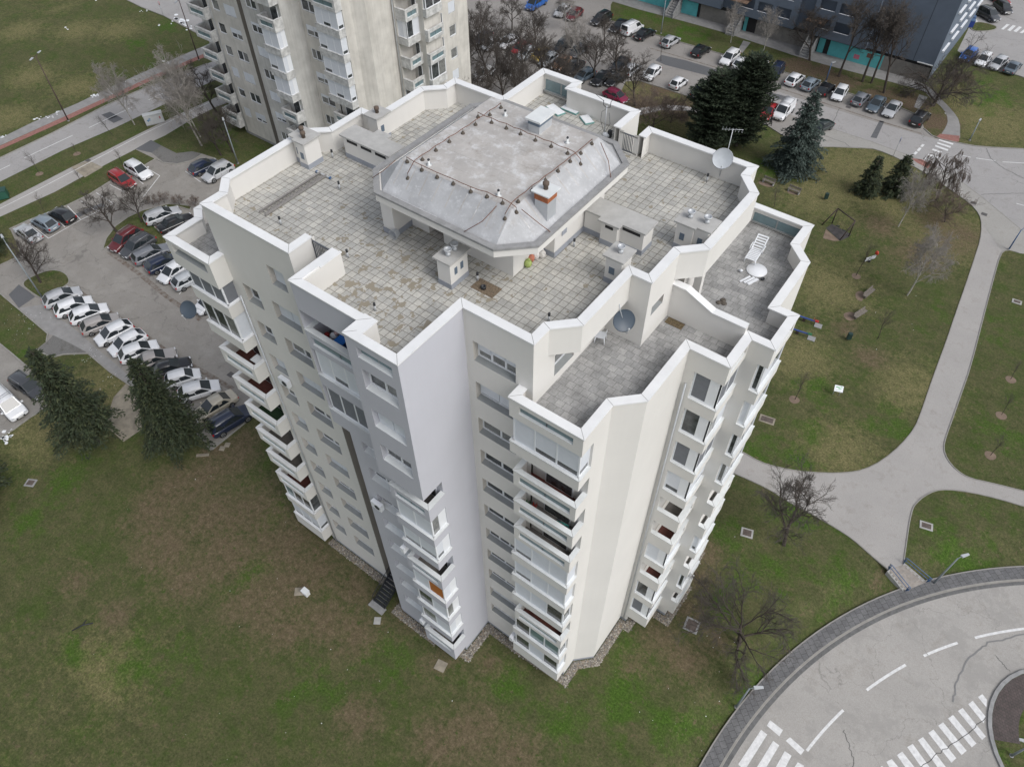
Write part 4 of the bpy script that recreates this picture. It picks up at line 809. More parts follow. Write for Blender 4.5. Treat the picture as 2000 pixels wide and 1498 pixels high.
def sheet(name,poly,z,m,kind='structure'):
    b=MB(); b.face([(x,y,z) for x,y in poly],m)
    o=b.build(name); o['kind']=kind
    if o.data.polygons[0].normal.z<0: o.data.flip_normals()
    return o
def kerb(pts,w=.13,h=.11,name='kerb',z=0,closed=False):
    b=MB(); i=offset(pts,w,closed); n=len(pts)
    for k in range(n if closed else n-1):
        a,c=k,(k+1)%n; b.prism([pts[a],pts[c],i[c],i[a]],z-.05,z+h,KERB)
    o=b.build(name); o['kind']='structure'; return o
def line(name,pts,wd,z,m=PAINT):
    b=MB(); L=offset(pts,-wd/2); Rr=offset(pts,wd/2)
    for k in range(len(pts)-1): b.face([(*L[k],z),(*L[k+1],z),(*Rr[k+1],z),(*Rr[k],z)],m)
    o=b.build(name); o['kind']='structure'
    return o
def smooth(pts,it=2,closed=False):
    for _ in range(it):
        q=[]
        n=len(pts)
        for i in range(n if closed else n-1):
            a,b=pts[i],pts[(i+1)%n]; q+=[(a[0]*.75+b[0]*.25,a[1]*.75+b[1]*.25),(a[0]*.25+b[0]*.75,a[1]*.25+b[1]*.75)]
        pts=q if closed else [pts[0]]+q+[pts[-1]]
    return pts
# left car park
LOT=[(-98.99,42.69),(-99.17,45.48),(-94.20,44.87),(-93.32,45.51),(-91.97,47.12),(-90.27,47.56),(-87.97,47.96),(-81.57,47.14),(-70.08,45.03),(-45.54,26.92),(-48.18,20.69),(-48.25,15.52),(-51.27,16.05),(-54.08,16.36),(-57.91,15.93),(-61.04,15.82),(-65.02,15.66),(-69.20,15.82),(-71.22,14.18),(-71.91,13.10),(-74.28,12.88),(-74.46,14.04),(-75.42,14.79),(-85.84,15.13),(-92.69,15.11),(-95.93,16.83),(-90.67,17.84),(-90.38,18.98),(-90.57,20.41),(-93.65,21.52),(-96.30,22.35),(-96.10,24.81),(-94.95,29.38),(-94.69,32.60),(-95.08,35.82),(-94.49,41.09),(-94.60,42.86)]
sheet('car_park',LOT,.012,AS_LOT)
kerb([(-94.60,42.86),(-94.49,41.09),(-95.03,35.78),(-94.69,32.60),(-94.95,29.38),(-96.10,24.81),(-96.40,22.28)]); kerb([(-94.60,42.86),(-92.88,42.87),(-91.00,43.77),(-89.88,45.50),(-90.06,47.40)]); kerb([(-74.46,14.04),(-75.42,14.79),(-85.84,15.13),(-89.92,14.88)][::-1]); kerb([(-48.25,15.52),(-48.18,20.69)][::-1])
kerb([(-48.25,15.52),(-51.27,16.05),(-54.08,16.36),(-57.91,15.93),(-61.04,15.82),(-65.02,15.66),(-69.20,15.82),(-71.22,14.18),(-71.91,13.10),(-74.28,12.88)]); kerb(smooth([(-90.25,16.32),(-90.67,17.84),(-90.38,18.98),(-90.57,20.41)]))
sheet('car_park',[(-98.99,42.69),(-99.17,45.48),(-96.73,45.45),(-96.31,43.50)],.017,AS_DARK)
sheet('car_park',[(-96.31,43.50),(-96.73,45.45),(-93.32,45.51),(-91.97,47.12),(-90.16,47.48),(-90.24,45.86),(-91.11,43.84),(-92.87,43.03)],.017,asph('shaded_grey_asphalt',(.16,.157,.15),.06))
sheet('car_park',[(-84.94,15.68),(-85.63,17.35),(-82.10,17.33),(-81.88,15.18)],.017,AS_DARK)

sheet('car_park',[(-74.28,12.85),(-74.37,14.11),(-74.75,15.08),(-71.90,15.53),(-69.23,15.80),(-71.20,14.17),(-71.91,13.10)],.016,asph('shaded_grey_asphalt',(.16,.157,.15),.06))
# service path behind the long row
sheet('pavement',[(-80.08,17.32),(-77.63,16.85),(-74.84,17.07),(-72.18,16.96),(-69.19,16.76),(-66.52,16.68),(-64.23,16.55),(-61.76,16.33),(-61.10,15.86),(-65.02,15.66),(-69.20,15.82),(-71.90,15.53),(-74.75,15.08),(-75.40,14.80),(-81.88,15.18)],.02,PAVER)
line('gutter_line',[(-80.16,20.89),(-75.99,20.73),(-69.64,21.07),(-62.16,20.97),(-56.77,21.47),(-52.59,21.75)],.55,.02,mat('leaf_litter_gutter',(.125,.092,.07),.95,.45,2.2,col2=(.26,.245,.225))); line('gutter_line',[(-82.29,27.11),(-76.19,26.90),(-69.33,26.32),(-63.51,26.24)],.55,.02,mat('leaf_litter_gutter',(.14,.105,.08)))
line('road_patch',[(-92.35,22.47),(-92.09,25.79),(-91.78,30.33),(-91.05,32.48)],1.0,.02,AS_DARK)
# islands are raised lawn patches with kerbs
def cover(o,c=(.0,.15,.25,.0)):
    ca_=o.data.color_attributes.new('cover','FLOAT_COLOR','POINT'); ca_.data.foreach_set('color',list(c)*len(o.data.vertices))
def island(poly,z=.09,name='lawn',sm=True):
    poly=smooth(poly,2,True) if sm else poly
    a=sum(poly[i][0]*poly[(i+1)%len(poly)][1]-poly[(i+1)%len(poly)][0]*poly[i][1] for i in range(len(poly)))
    if a<0: poly=poly[::-1]
    b=MB(); b.prism(offset(poly,.12,True),-.02,z,GRASS,bottom=False); o=b.build(name); o['kind']='structure'; cover(o); kerb(poly,.13,z+.02,closed=True)
island([(-85.77,17.47),(-85.53,19.76),(-84.96,21.08),(-83.58,21.75),(-82.13,21.67),(-80.92,21.11),(-80.83,20.19),(-80.65,17.54),(-82.92,17.37)])
island([(-83.07,26.78),(-84.72,28.39),(-85.92,30.53),(-86.24,32.63),(-85.94,34.57),(-84.32,37.50),(-81.45,39.04),(-80.86,38.26),(-83.04,37.75),(-84.63,34.72),(-82.22,33.60),(-77.15,32.54),(-73.06,31.48),(-72.94,30.64),(-76.88,31.05),(-80.15,31.34),(-83.12,31.80),(-83.15,28.42)],sm=False)
# marked bays
for a,b in (((175,345),(189,366)),((157,392),(190,414)),((132,402),(158,430)),((99,417),(127,444)),((63,441),(95,466)),((215,361),(243,374)),((253,362),(280,385)),((290,330),(312,344)),((395,325),(420,345)),((340,560),(375,586))):
    pass
for q in ([(-94.40,35.51),(-91.32,35.61)],[(-93.39,38.58),(-90.84,38.24)],[(-93.24,40.78),(-90.65,40.72)],[(-94.27,33.33),(-90.31,33.29)],[(-94.47,31.09),(-90.51,30.99)],[(-94.74,29.40),(-90.70,28.74)],[(-95.13,27.23),(-91.02,26.70)],[(-94.70,24.41),(-90.64,24.20)],[(-88.38,36.48),(-90.65,40.72)],[(-90.64,24.20),(-90.70,28.74)],[(-90.70,28.74),(-90.31,33.29)],[(-88.70,43.47),(-84.93,43.10)],[(-87.88,45.42),(-83.64,44.91)],[(-69.64,29.44),(-68.94,27.46)],[(-73.27,29.26),(-72.78,27.59)],[(-77.16,29.19),(-76.79,27.83)],[(-57.55,29.11),(-57.70,27.06)]): line('parking_line',[(p_[0],p_[1]) for p_ in q],.10,.022)
# path, verge and road on the left
sheet('path',[(-102.53,22.39),(-102.37,24.40),(-102.37,28.73),(-102.36,34.63),(-102.10,39.48),(-102.00,45.77),(-101.75,52.39),(-101.20,57.93),(-100.45,68.28),(-95.90,68.51),(-98.81,57.24),(-98.98,52.61),(-98.50,47.46),(-98.94,42.77),(-99.10,35.48),(-98.95,30.21),(-99.77,22.94),(-99.75,20.87)],.010,AS_PATH)
line('path_line',[(-101.43,23.87),(-101.28,28.53),(-101.31,36.92),(-101.42,45.35),(-100.77,57.30)],.10,.018)
sheet('path',[(-102.41,34.75),(-101.99,37.12),(-98.80,37.36),(-98.65,34.48)],.016,PADC)
sheet('road',[(-113.09,25.95),(-112.61,30.14),(-112.50,37.92),(-112.93,46.69),(-112.84,51.15),(-112.19,57.81),(-110.95,64.91),(-110.04,76.70),(-103.67,75.58),(-105.65,61.50),(-105.98,52.07),(-106.27,44.39),(-107.14,36.63),(-107.15,27.07),(-107.21,22.82)],.010,AS_ROAD)
for q in ([(-109.79,32.18),(-109.51,39.51)],[(-109.41,42.12),(-109.23,49.36)],[(-109.85,27.85),(-109.76,30.03)],[(-108.99,52.13),(-108.77,58.66)]): line('road_line',[(p_[0],p_[1]) for p_ in q],.12,.018)
kerb([(-112.79,27.99),(-112.61,30.14),(-112.50,37.92),(-112.93,46.69),(-112.84,51.15),(-112.19,57.81),(-110.95,64.91)][::-1])
sheet('road_patch',[(-111.09,45.30),(-110.79,46.59),(-108.82,46.57),(-109.00,45.20)],.017,AS_DARK); sheet('road_patch',[(-109.44,45.06),(-109.08,46.57),(-107.38,46.55),(-107.56,45.02)],.017,AS_DARK)
sheet('pavement',[(-117.53,30.57),(-117.39,32.81),(-117.61,37.94),(-117.07,45.00),(-117.25,51.87),(-117.00,58.88),(-116.59,66.31),(-116.06,71.69),(-113.85,70.98),(-114.38,64.60),(-114.85,57.32),(-114.95,50.31),(-115.19,42.34),(-115.60,31.81),(-115.75,29.60)],.014,PAVER)
sheet('pavement',[(-115.75,29.60),(-115.53,31.77),(-115.19,42.34),(-114.95,50.31),(-114.85,57.32),(-114.38,64.60),(-113.85,70.98),(-112.11,70.64),(-113.26,64.97),(-113.69,57.74),(-113.83,50.73),(-114.00,41.60),(-114.59,31.24),(-114.75,29.06)],.012,REDP)
sheet('road',[(-143.31,71.81),(-138.14,71.48),(-131.57,71.65),(-123.40,70.94),(-119.51,70.63),(-115.92,76.05),(-132.22,91.02),(-159.44,77.72)],.012,AS_ROAD); kerb([(-146.84,72.04),(-143.31,71.81),(-138.14,71.48),(-131.57,71.65),(-123.40,70.94),(-119.51,70.63)])
# road bottom left
sheet('road',[(-82.28,9.58),(-78.38,10.95),(-75.80,10.95),(-72.76,10.89),(-68.90,10.67),(-65.74,9.61),(-66.05,7.27),(-65.95,5.44),(-66.18,4.11),(-67.35,0.62)],.012,AS_LOT); kerb([(-80.53,10.38),(-78.38,10.95),(-75.80,10.95),(-72.76,10.89),(-68.90,10.67)][::-1]); kerb([(-65.74,9.61),(-66.05,7.27),(-65.95,5.44),(-66.18,4.11)][::-1])
sheet('concrete_pad',[(-61.62,13.79),(-62.28,15.95),(-59.93,15.53),(-55.78,13.06),(-55.92,11.03),(-59.22,11.16)],.02,PADC)
# playground lawn paths
L1R=smooth([(-21.22,99.72),(-15.14,103.86),(-12.78,103.92),(-9.36,103.17),(-5.40,101.60),(-2.36,99.94),(-0.10,98.71),(1.46,97.06),(2.28,94.95),(2.93,91.71),(3.26,88.02),(3.74,82.31),(4.11,77.25),(4.53,72.24),(4.85,67.26),(5.10,63.82),(5.39,60.34),(5.49,58.06),(5.06,55.24),(4.24,52.40),(3.21,50.35),(2.06,49.08),(0.34,47.76),(-1.60,46.60),(-3.40,45.82),(-5.05,45.36),(-6.99,45.48),(-10.57,45.28)],1)
L2L=smooth([(7.27,91.93),(5.91,91.77),(5.56,90.39),(6.04,85.30),(6.73,78.52),(7.69,69.34),(7.91,65.13),(8.13,61.13),(8.24,58.67),(8.44,57.24),(9.09,56.17),(10.14,55.44),(11.30,55.24),(13.28,55.97),(15.76,56.76),(18.13,57.62)],1)
L3=smooth([(18.47,55.90),(16.16,54.95),(14.18,54.48),(11.85,53.68),(10.07,52.74),(9.20,51.94),(8.59,50.78),(8.25,49.63),(8.15,48.86),(8.37,47.27),(8.69,45.66),(9.24,42.95)],1)
L4=smooth([(8.32,41.60),(6.62,42.06),(4.82,42.66),(3.12,42.83),(1.11,42.90),(-1.08,42.87),(-3.26,43.09),(-6.35,42.80),(-9.06,42.31)],1)
i0=min(range(len(L1R)),key=lambda i:abs(L1R[i][0]-(2.25,94.98)[0])+abs(L1R[i][1]-(2.25,94.98)[1]))
sheet('path',L1R[i0:][::-1]+L2L[2:]+L3+L4[:],.012,AS_PATH)
kerb(L1R[::-1],.09,.07); kerb(L2L[::-1],.09,.07) ; kerb(L3[::-1],.09,.07); kerb(L4[::-1],.09,.07)
# road of the upper right, with its pavement and far car park
ROADR=[(-21.22,99.72),(-23.01,105.36),(-15.51,105.45),(-9.35,105.00),(-3.73,103.75),(0.65,100.98),(6.61,96.64),(13.06,91.03),(18.62,92.91),(14.08,123.19),(7.72,119.21),(2.49,116.13),(-2.72,113.03),(-5.17,112.37),(-8.43,111.71),(-10.40,113.27),(-11.85,116.34),(-15.27,117.08),(-21.97,116.68),(-27.88,117.24),(-36.54,117.08),(-44.64,116.81),(-52.15,116.56),(-57.42,116.49),(-65.64,116.64),(-68.92,122.20),(-70.30,126.59),(-78.16,138.52),(-102.99,120.91),(-86.12,97.37),(-65.86,75.29),(-53.58,86.77),(-51.43,91.93),(-50.57,94.21),(-52.38,99.81),(-51.05,101.17),(-48.78,101.23),(-46.14,101.38),(-41.01,101.37),(-35.56,101.02),(-29.27,100.83),(-23.25,98.41)]
sheet('road',ROADR,.010,AS_FAR)
sheet('road',[(-22.74,104.69),(-15.47,105.32),(-9.31,104.88),(-3.70,103.63),(0.69,100.82),(6.63,96.53),(13.08,90.93),(18.62,92.91),(14.08,123.19),(2.49,116.13),(-2.72,113.03),(-8.35,111.44),(-10.87,111.26),(-17.43,110.93),(-25.18,110.85),(-31.71,110.80),(-32.35,106.60)],.016,AS_ROAD)
i1=i0
sheet('pavement',[(-21.22,99.72),(-22.71,105.40),(-15.51,105.45),(-9.35,105.00),(-3.73,103.75),(0.65,100.98),(6.61,96.64),(10.93,93.43),(7.27,91.93),(5.91,91.77),(5.61,91.07)]+[L1R[j] for j in range(i0,2,-1)],.022,asph('pavement_asphalt',(.33,.32,.30),.05))
kerb([(-22.71,105.40),(-15.51,105.45),(-9.35,105.00),(-3.73,103.75),(0.65,100.98),(6.61,96.64),(10.93,93.43)],.12,.03)
kerb(smooth([(7.72,119.21),(2.49,116.13),(-2.72,113.03),(-5.17,112.37),(-8.43,111.71),(-10.40,113.27)],1)); kerb([(-11.85,116.34),(-15.27,117.08),(-21.97,116.68),(-27.88,117.24),(-36.54,117.08),(-44.64,116.81),(-52.15,116.56),(-57.42,116.49),(-65.64,116.64)])
kerb([(-23.25,98.41),(-29.27,100.83),(-35.56,101.02),(-41.01,101.37),(-46.14,101.38),(-51.05,101.17)][::-1])
sheet('path',[(-47.85,92.69),(-43.91,97.35),(-41.19,98.76),(-38.97,99.09),(-38.26,98.36),(-40.88,97.36),(-43.74,95.48),(-45.96,91.74)],.014,AS_PATH)
for q in ([(-52.11,110.79),(-47.93,111.43),(-39.84,111.64),(-39.63,109.38),(-49.88,108.13),(-51.98,108.52)],[(-32.60,109.97),(-28.20,110.32),(-28.29,108.97),(-32.79,108.51)],[(-16.34,111.71),(-15.70,111.83),(-15.08,106.74),(-15.87,106.49)]): sheet('road_patch',[(p_[0],p_[1]) for p_ in q],.021,AS_DARK)
line('gutter_line',[(-54.78,111.74),(-42.79,112.18),(-33.90,111.93),(-22.32,111.64),(-16.12,111.52),(-10.28,111.68)],.25,.021,mat('leaf_litter_gutter',(.14,.105,.08)))
# far zebra crossing
for i in range(7):
    pass
for q in ([(-9.65,105.72),(-9.32,105.80),(-9.23,106.64),(-9.58,106.63)],[(-9.52,106.90),(-9.18,106.92),(-9.15,107.97),(-9.48,107.89)],[(-9.44,108.23),(-9.11,108.31),(-9.06,109.07),(-9.41,109.05)],[(-7.82,111.33),(-5.85,111.31),(-5.90,111.75),(-7.86,111.71)],[(-7.76,110.40),(-5.91,110.30),(-5.99,110.81),(-7.80,110.78)],[(-7.76,109.44),(-5.98,109.31),(-6.05,109.81),(-7.82,109.88)],[(-7.84,108.28),(-6.58,108.25),(-6.57,108.72),(-7.84,108.75)],[(-7.91,106.66),(-6.34,106.72),(-6.37,107.08),(-7.97,107.09)],[(-7.99,105.53),(-6.33,105.06),(-6.33,105.51),(-7.99,105.99)],[(-14.36,154.77),(-13.05,153.01),(-12.94,151.64),(-14.19,153.17)],[(-9.16,155.31),(-9.45,152.71),(-9.05,152.76),(-8.68,155.41)],[(-8.21,155.51),(-8.51,152.91),(-7.99,152.81),(-7.71,155.50)],[(-7.24,155.60),(-7.57,153.11),(-7.05,153.01),(-6.74,155.60)],[(-6.15,155.54),(-6.59,153.11),(-6.12,153.21),(-5.61,155.69)]): sheet('zebra_stripe',[(p_[0],p_[1]) for p_ in q],.03,PAINT)
for q in ([(-4.14,109.39),(-2.98,109.61)],[(-2.36,109.83),(-0.03,110.68)],[(0.82,110.99),(3.84,112.72)],[(4.62,102.18),(5.70,102.30)]): line('road_line',[(p_[0],p_[1]) for p_ in q],.12,.028)
sheet('pavement',[(-8.16,113.22),(-5.76,114.29),(-5.41,112.75),(-5.98,112.02),(-8.35,111.93)],.024,REDP); sheet('pavement',[(-9.50,104.59),(-8.29,105.16),(-6.89,104.65),(-6.94,103.42),(-8.63,104.00)],.03,REDP)
sheet('path',smooth([(-8.00,112.67),(-8.00,115.68),(-8.29,117.70),(-9.55,120.31),(-12.51,122.74),(-13.70,124.15),(-21.90,123.72),(-31.75,123.05),(-42.55,123.89),(-50.71,124.15),(-68.24,123.21),(-93.19,124.77),(-80.92,133.48),(-60.64,127.58),(-50.52,127.69),(-40.97,127.80),(-27.61,127.94),(-20.06,127.89),(-13.96,126.28),(-11.75,124.04),(-8.48,120.72),(-6.78,118.26),(-5.55,113.78)],1),.015,PAVER)
sheet('path',[(-43.39,123.29),(-42.09,123.31),(-41.64,119.18),(-42.56,119.18)],.017,PAVER); sheet('path',[(-14.00,122.60),(-12.70,122.60),(-12.66,118.24),(-13.46,118.39)],.017,PAVER)
# car park at the very right
sheet('car_park',[(-13.25,140.41),(-13.94,149.02),(-17.08,172.92),(-2.81,188.96),(7.81,137.38),(-2.34,137.39),(-3.50,137.55),(-8.72,136.86)],.014,AS_ROAD)
island([(-14.05,150.37),(-13.78,153.22),(-11.78,153.68),(-10.19,153.37),(-10.06,151.80),(-11.67,149.94),(-13.13,149.13)])
kerb([(4.95,137.57),(-2.34,137.39),(-3.50,137.55),(-8.72,136.86),(-11.69,137.65)])
# ---------------------------------------------------------------- sunken ring road, lower right
def arc(r,a0,a1,n=90): return [(RC[0]+r*math.cos(a0+(a1-a0)*i/n),RC[1]+r*math.sin(a0+(a1-a0)*i/n)) for i in range(n+1)]
A0,A1=R(95),R(265)
def ringpoly(r0,r1,a0=A0,a1=A1,n=90): return arc(r1,a0,a1,n)+arc(r0,a0,a1,n)[::-1]
def ringstrip(name,r0,r1,z,m,a0=A0,a1=A1,n=90,h=0):
    b=MB(); o,i=arc(r1,a0,a1,n),arc(r0,a0,a1,n)
    for k in range(n):
        if h: b.prism([i[k],o[k],o[k+1],i[k+1]][::-1],z,z+h,m)
        else: b.face([(*i[k],z),(*i[k+1],z),(*o[k+1],z),(*o[k],z)][::-1],m)
    o=b.build(name); o['kind']='structure'; return o
AS_RING=asph('ring_road_asphalt',(.36,.345,.325),.05,.004)
ringstrip('road',8,38.95,ZR,AS_RING)
mottled(AS_RING,.30,2,2,(.285,.275,.26),lo=.50,hi=.56,f=.55); mottled(AS_LOT,.4,5,2,(.33,.315,.29),lo=.5,hi=.62,f=.5)
PV=tilemat('herringbone_paving',.5,0,(.165,.165,.168),(.135,.135,.14),(.065,.065,.065),.5,.7,None)
PV.node_tree.nodes['Brick Texture'].inputs['Scale'].default_value=1
mpn=PV.node_tree.nodes.new('ShaderNodeMapping'); mpn.inputs['Rotation'].default_value=(0,0,R(40)); PV.node_tree.links.new(PV.node_tree.nodes['Texture Coordinate'].outputs['Object'],mpn.inputs[0]); PV.node_tree.links.new(mpn.outputs[0],PV.node_tree.nodes['Brick Texture'].inputs['Vector'])
ringstrip('pavement',39.1,RO,ZR,PV,h=.12); ringstrip('kerb',38.95,39.1,ZR-.02,KERB,h=.135); ringstrip('kerb',RO,RO+.1,ZR-.02,KERB,h=.15)
mg=mat('dark_gutter',(.13,.13,.13),.9,.2,3); ringstrip('gutter_line',38.6,38.92,ZR+.006,mg)
def ang(x,y): return math.atan2(y-RC[1],x-RC[0])%(2*math.pi)
for q in ([(8.17,24.42),(9.28,28.84)],[(10.21,31.37),(12.09,35.11)],[(13.18,37.04),(14.86,39.41)],[(12.95,36.72),(13.16,36.97)],[(15.87,40.68),(19.35,44.20)]):
    a,b=ang(*q[0]),ang(*q[1]); ringstrip('road_line',34.84,35.04,ZR+.012,PAINT,min(a,b),max(a,b),14)
S=lambda *L:L
for q in ([(5.34,24.25),(5.38,24.76),(6.44,24.68),(6.41,24.10)],[(6.91,24.10),(7.07,24.52),(8.28,24.32),(8.20,23.83)],[(4.77,20.53),(5.12,23.73),(5.63,23.68),(5.32,20.42)],[(5.94,21.05),(6.16,23.54),(6.66,23.51),(6.47,21.14)],[(7.04,21.86),(7.14,23.39),(7.67,23.39),(7.61,21.82)],[(8.13,22.67),(8.21,23.24),(8.69,23.30),(8.61,22.56)],
  [(17.51,35.83),(17.74,36.26),(18.13,36.04),(18.25,35.42)],[(17.06,34.84),(17.28,35.31),(18.37,34.68),(18.38,34.09)],[(16.57,33.86),(16.80,34.30),(18.76,33.23),(18.60,32.80)],[(16.12,32.85),(16.36,33.35),(18.33,32.30),(18.13,31.82)],[(15.68,31.89),(15.91,32.36),(17.89,31.36),(17.67,30.83)],[(15.24,30.94),(15.48,31.41),(17.42,30.39),(17.22,29.86)],[(14.78,29.96),(15.02,30.41),(17.00,29.32),(16.70,28.84)],[(14.30,29.01),(14.55,29.48),(16.06,28.61),(15.76,28.14)],[(13.86,28.01),(14.10,28.49),(15.17,27.96),(14.82,27.45)],[(13.39,27.11),(13.65,27.53),(14.23,27.27),(13.88,26.75)],[(13.06,26.32),(13.24,26.66),(13.53,26.49),(13.39,26.14)]): sheet('zebra_stripe',[(p_[0],p_[1]) for p_ in q],ZR+.012,PAINT)
def wob(name,pts,wd,z,m,seed):
    rg=random.Random(seed); q=[]
    for i in range(len(pts)-1):
        a,b=pts[i],pts[i+1]
        for j in range(8): t=j/8; q.append((a[0]+(b[0]-a[0])*t+rg.uniform(-.07,.07),a[1]+(b[1]-a[1])*t+rg.uniform(-.07,.07)))
    return line(name,q+[pts[-1]],wd,z,m)
CRK=mat('crack_filler',(.10,.10,.10),.9)
wob('road_crack',[(15.13,27.34),(16.21,29.83),(17.40,32.11),(18.39,34.64)],.045,ZR+.018,CRK,1); wob('road_crack',[(10.08,27.37),(10.80,26.58),(11.38,25.93),(11.66,24.86)],.035,ZR+.018,CRK,2); wob('road_crack',[(17.81,39.99),(18.48,39.59),(19.04,39.30)],.03,ZR+.018,CRK,3)
wob('road_crack',[(16.11,34.35),(15.86,36.07),(16.07,38.45),(17.05,40.71),(19.19,43.18)],.11,ZR+.018,mat('rubber_skid_mark',(.20,.20,.20),.9),4)
for q,s_ in (([(-1.93,113.18),(-0.70,110.96),(1.33,109.41),(4.46,108.46)],5),([(0.41,101.44),(2.23,103.03),(5.16,105.30)],6),([(-22.12,103.13),(-18.29,102.95),(-17.34,102.36)],7),([(-22.32,111.64),(-21.43,105.65)],8)): wob('road_crack',[(p_[0],p_[1]) for p_ in q],.06,.03,CRK,s_)
# traffic island at the right edge
isl=(24.68,36.04); b=MB(); n_=40; po=[(isl[0]+6.34*math.cos(2*math.pi*i/n_),isl[1]+6.34*math.sin(2*math.pi*i/n_)) for i in range(n_)]
po=arc(0,0,1,1)[:0]+po
b.prism(offset(po,.15,True),ZR-.02,ZR+.12,GRASS,bottom=False); o=b.build('lawn'); o['kind']='structure'; cover(o,(0,.8,0,0)); kerb(po,.16,ZR+.14,z=0,closed=True) if False else None
b=MB(); i_=offset(po,.28,True)
for k in range(n_): k2=(k+1)%n_; b.prism([po[k],po[k2],i_[k2],i_[k]],ZR-.02,ZR+.135,CONC)
b.build('kerb')['kind']='structure'
b=MB(); ii=offset(po,.3,True); ij=offset(po,2.1,True)
for k in range(14,23): k2=k+1; b.prism([ii[k],ii[k2],ij[k2],ij[k]],ZR,ZR+.13,tilemat('brown_block_paving',.22,0,(.11,.085,.08),(.085,.07,.065),(.05,.045,.045),.5,.7,None,None,.012) if k==14 else MATS['brown_block_paving'])
b.build('pavement')['kind']='structure'
sheet('pavement',[(isl[0]-3.7+.9*math.cos(a),isl[1]+3.9+.9*math.sin(a)) for a in (0,1.5,3,4.5)],ZR+.125,REDP)
# outdoor steps with blue rails
st=empty('outdoor_steps',(10.0,42.2,ZR),0,'concrete steps between blue tubular rails down to the curved road','steps')
tl,tr_,bl,brr=[(8.33,41.55),(9.18,42.94)]+[(10.24,41.13),(11.42,42.97)]
tl,tr_,bl,brr=map(Vector,(tl,tr_,bl,brr)); n_=6; b=MB()
for i in range(n_):
    t0,t1=i/n_,(i+1)/n_; z=-.9*i/n_-.02
    q=[tl.lerp(bl,t0),tr_.lerp(brr,t0),tr_.lerp(brr,t1),tl.lerp(bl,t1)]; q=[tuple(v) for v in q]
    if (q[1][0]-q[0][0])*(q[2][1]-q[1][1])-(q[1][1]-q[0][1])*(q[2][0]-q[1][0])<0: q=q[::-1]
    b.prism(q,-1.2,z+.02,mat('step_concrete',(.30,.275,.25),.9,.15,3,.3))
local(b.build('steps'),st)
for a,c in ((tl,bl),(tr_,brr)):
    b=MB(); d=(c-a).normalized(); nn=Vector((-d.y,d.x))*.14; q=[tuple(a-nn),tuple(a+nn),tuple(c+nn),tuple(c-nn)]
    b.mesh([(*q[0],.06),(*q[1],.06),(*q[2],-.84),(*q[3],-.84),(*q[0],-1.1),(*q[1],-1.1),(*q[2],-1.1),(*q[3],-1.1)],[(0,1,2,3),(0,3,7,4),(1,5,6,2),(2,6,7,3),(0,4,5,1)],CONCL); local(b.build('cheek_wall'),st)
    b=MB()
    for hh in (.95,.55): b.tube([(*a,hh*.3),(*(a-d*.15),hh),(*a,hh+.03),(*c,-.9+hh+.03),(*(c+d*.15),-.9+hh),(*c,-.9+hh*.3)],.035,BLUEP,6)
    b.tube([(*a,-.1),(*a,.95)],.035,BLUEP,6); b.tube([(*c,-1),(*c,.05)],.035,BLUEP,6); local(b.build('handrail'),st)
# ---------------------------------------------------------------- pebble border round the tower
rg=random.Random(3); b=MB(); fp=[(-31.9,15.75),(-25.3,15.75),(-25.3,16.2),(-22.5,16.2),(-22.5,14.42),(-19.2,14.42),(-19.2,15.0),(-16.2,15.0),(-16.2,17.8),(-12.28,17.8),(-8.93,17.95),(-8.93,19.3),(-7.78,20.45),(-7.78,24.5),(-7.25,24.5),(-7.25,26.8),(-4.95,26.8),(-4.95,29.7),(-5.5,29.7),(-5.55,33.85)]
out=offset(fp,-.66); bed=MB(); inn=offset(fp,-.03)
PB=[mat('pebble_grey',(.30,.28,.25),.9),mat('pebble_pale',(.46,.43,.38),.9),mat('pebble_tan',(.30,.24,.17),.9),mat('pebble_dark',(.14,.13,.12),.9)]
for i in range(len(fp)-1): bed.face([(*inn[i],.012+i*.0006),(*out[i],.012+i*.0006),(*out[i+1],.012+i*.0006),(*inn[i+1],.012+i*.0006)],mat('pebble_bed',(.22,.20,.17),.95,.5,9,.6))
o=bed.build('pebble_bed'); o['kind']='structure'
cands=[]
for i in range(len(fp)-1):
    p_,q_=Vector(inn[i]),Vector(inn[i+1]); a_,b_=Vector(out[i]),Vector(out[i+1]); ar=((q_-p_).length+(b_-a_).length)/2*.92
    for _ in range(int(ar*75)):
        s,t=rg.random(),rg.random(); c_=p_.lerp(q_,s).lerp(a_.lerp(b_,s),t); c_+=Vector((rg.gauss(0,.05),rg.gauss(0,.05))); r=rg.uniform(.035,.085); m_=rg.choice(PB); e=[rg.uniform(.7,1.2)*r for _ in range(6)]
        v=[(c_.x+e[0],c_.y,.03),(c_.x,c_.y+e[1],.03),(c_.x-e[2],c_.y,.03),(c_.x,c_.y-e[3],.03),(c_.x+r*.1,c_.y,.03+e[4]*.8)]
        b.mesh(v,[(0,1,4),(1,2,4),(2,3,4),(3,0,4)],m_)
o=b.build('pebbles'); tag(o,'pale pebble border along the foot of the tower','pebbles',kind='stuff')
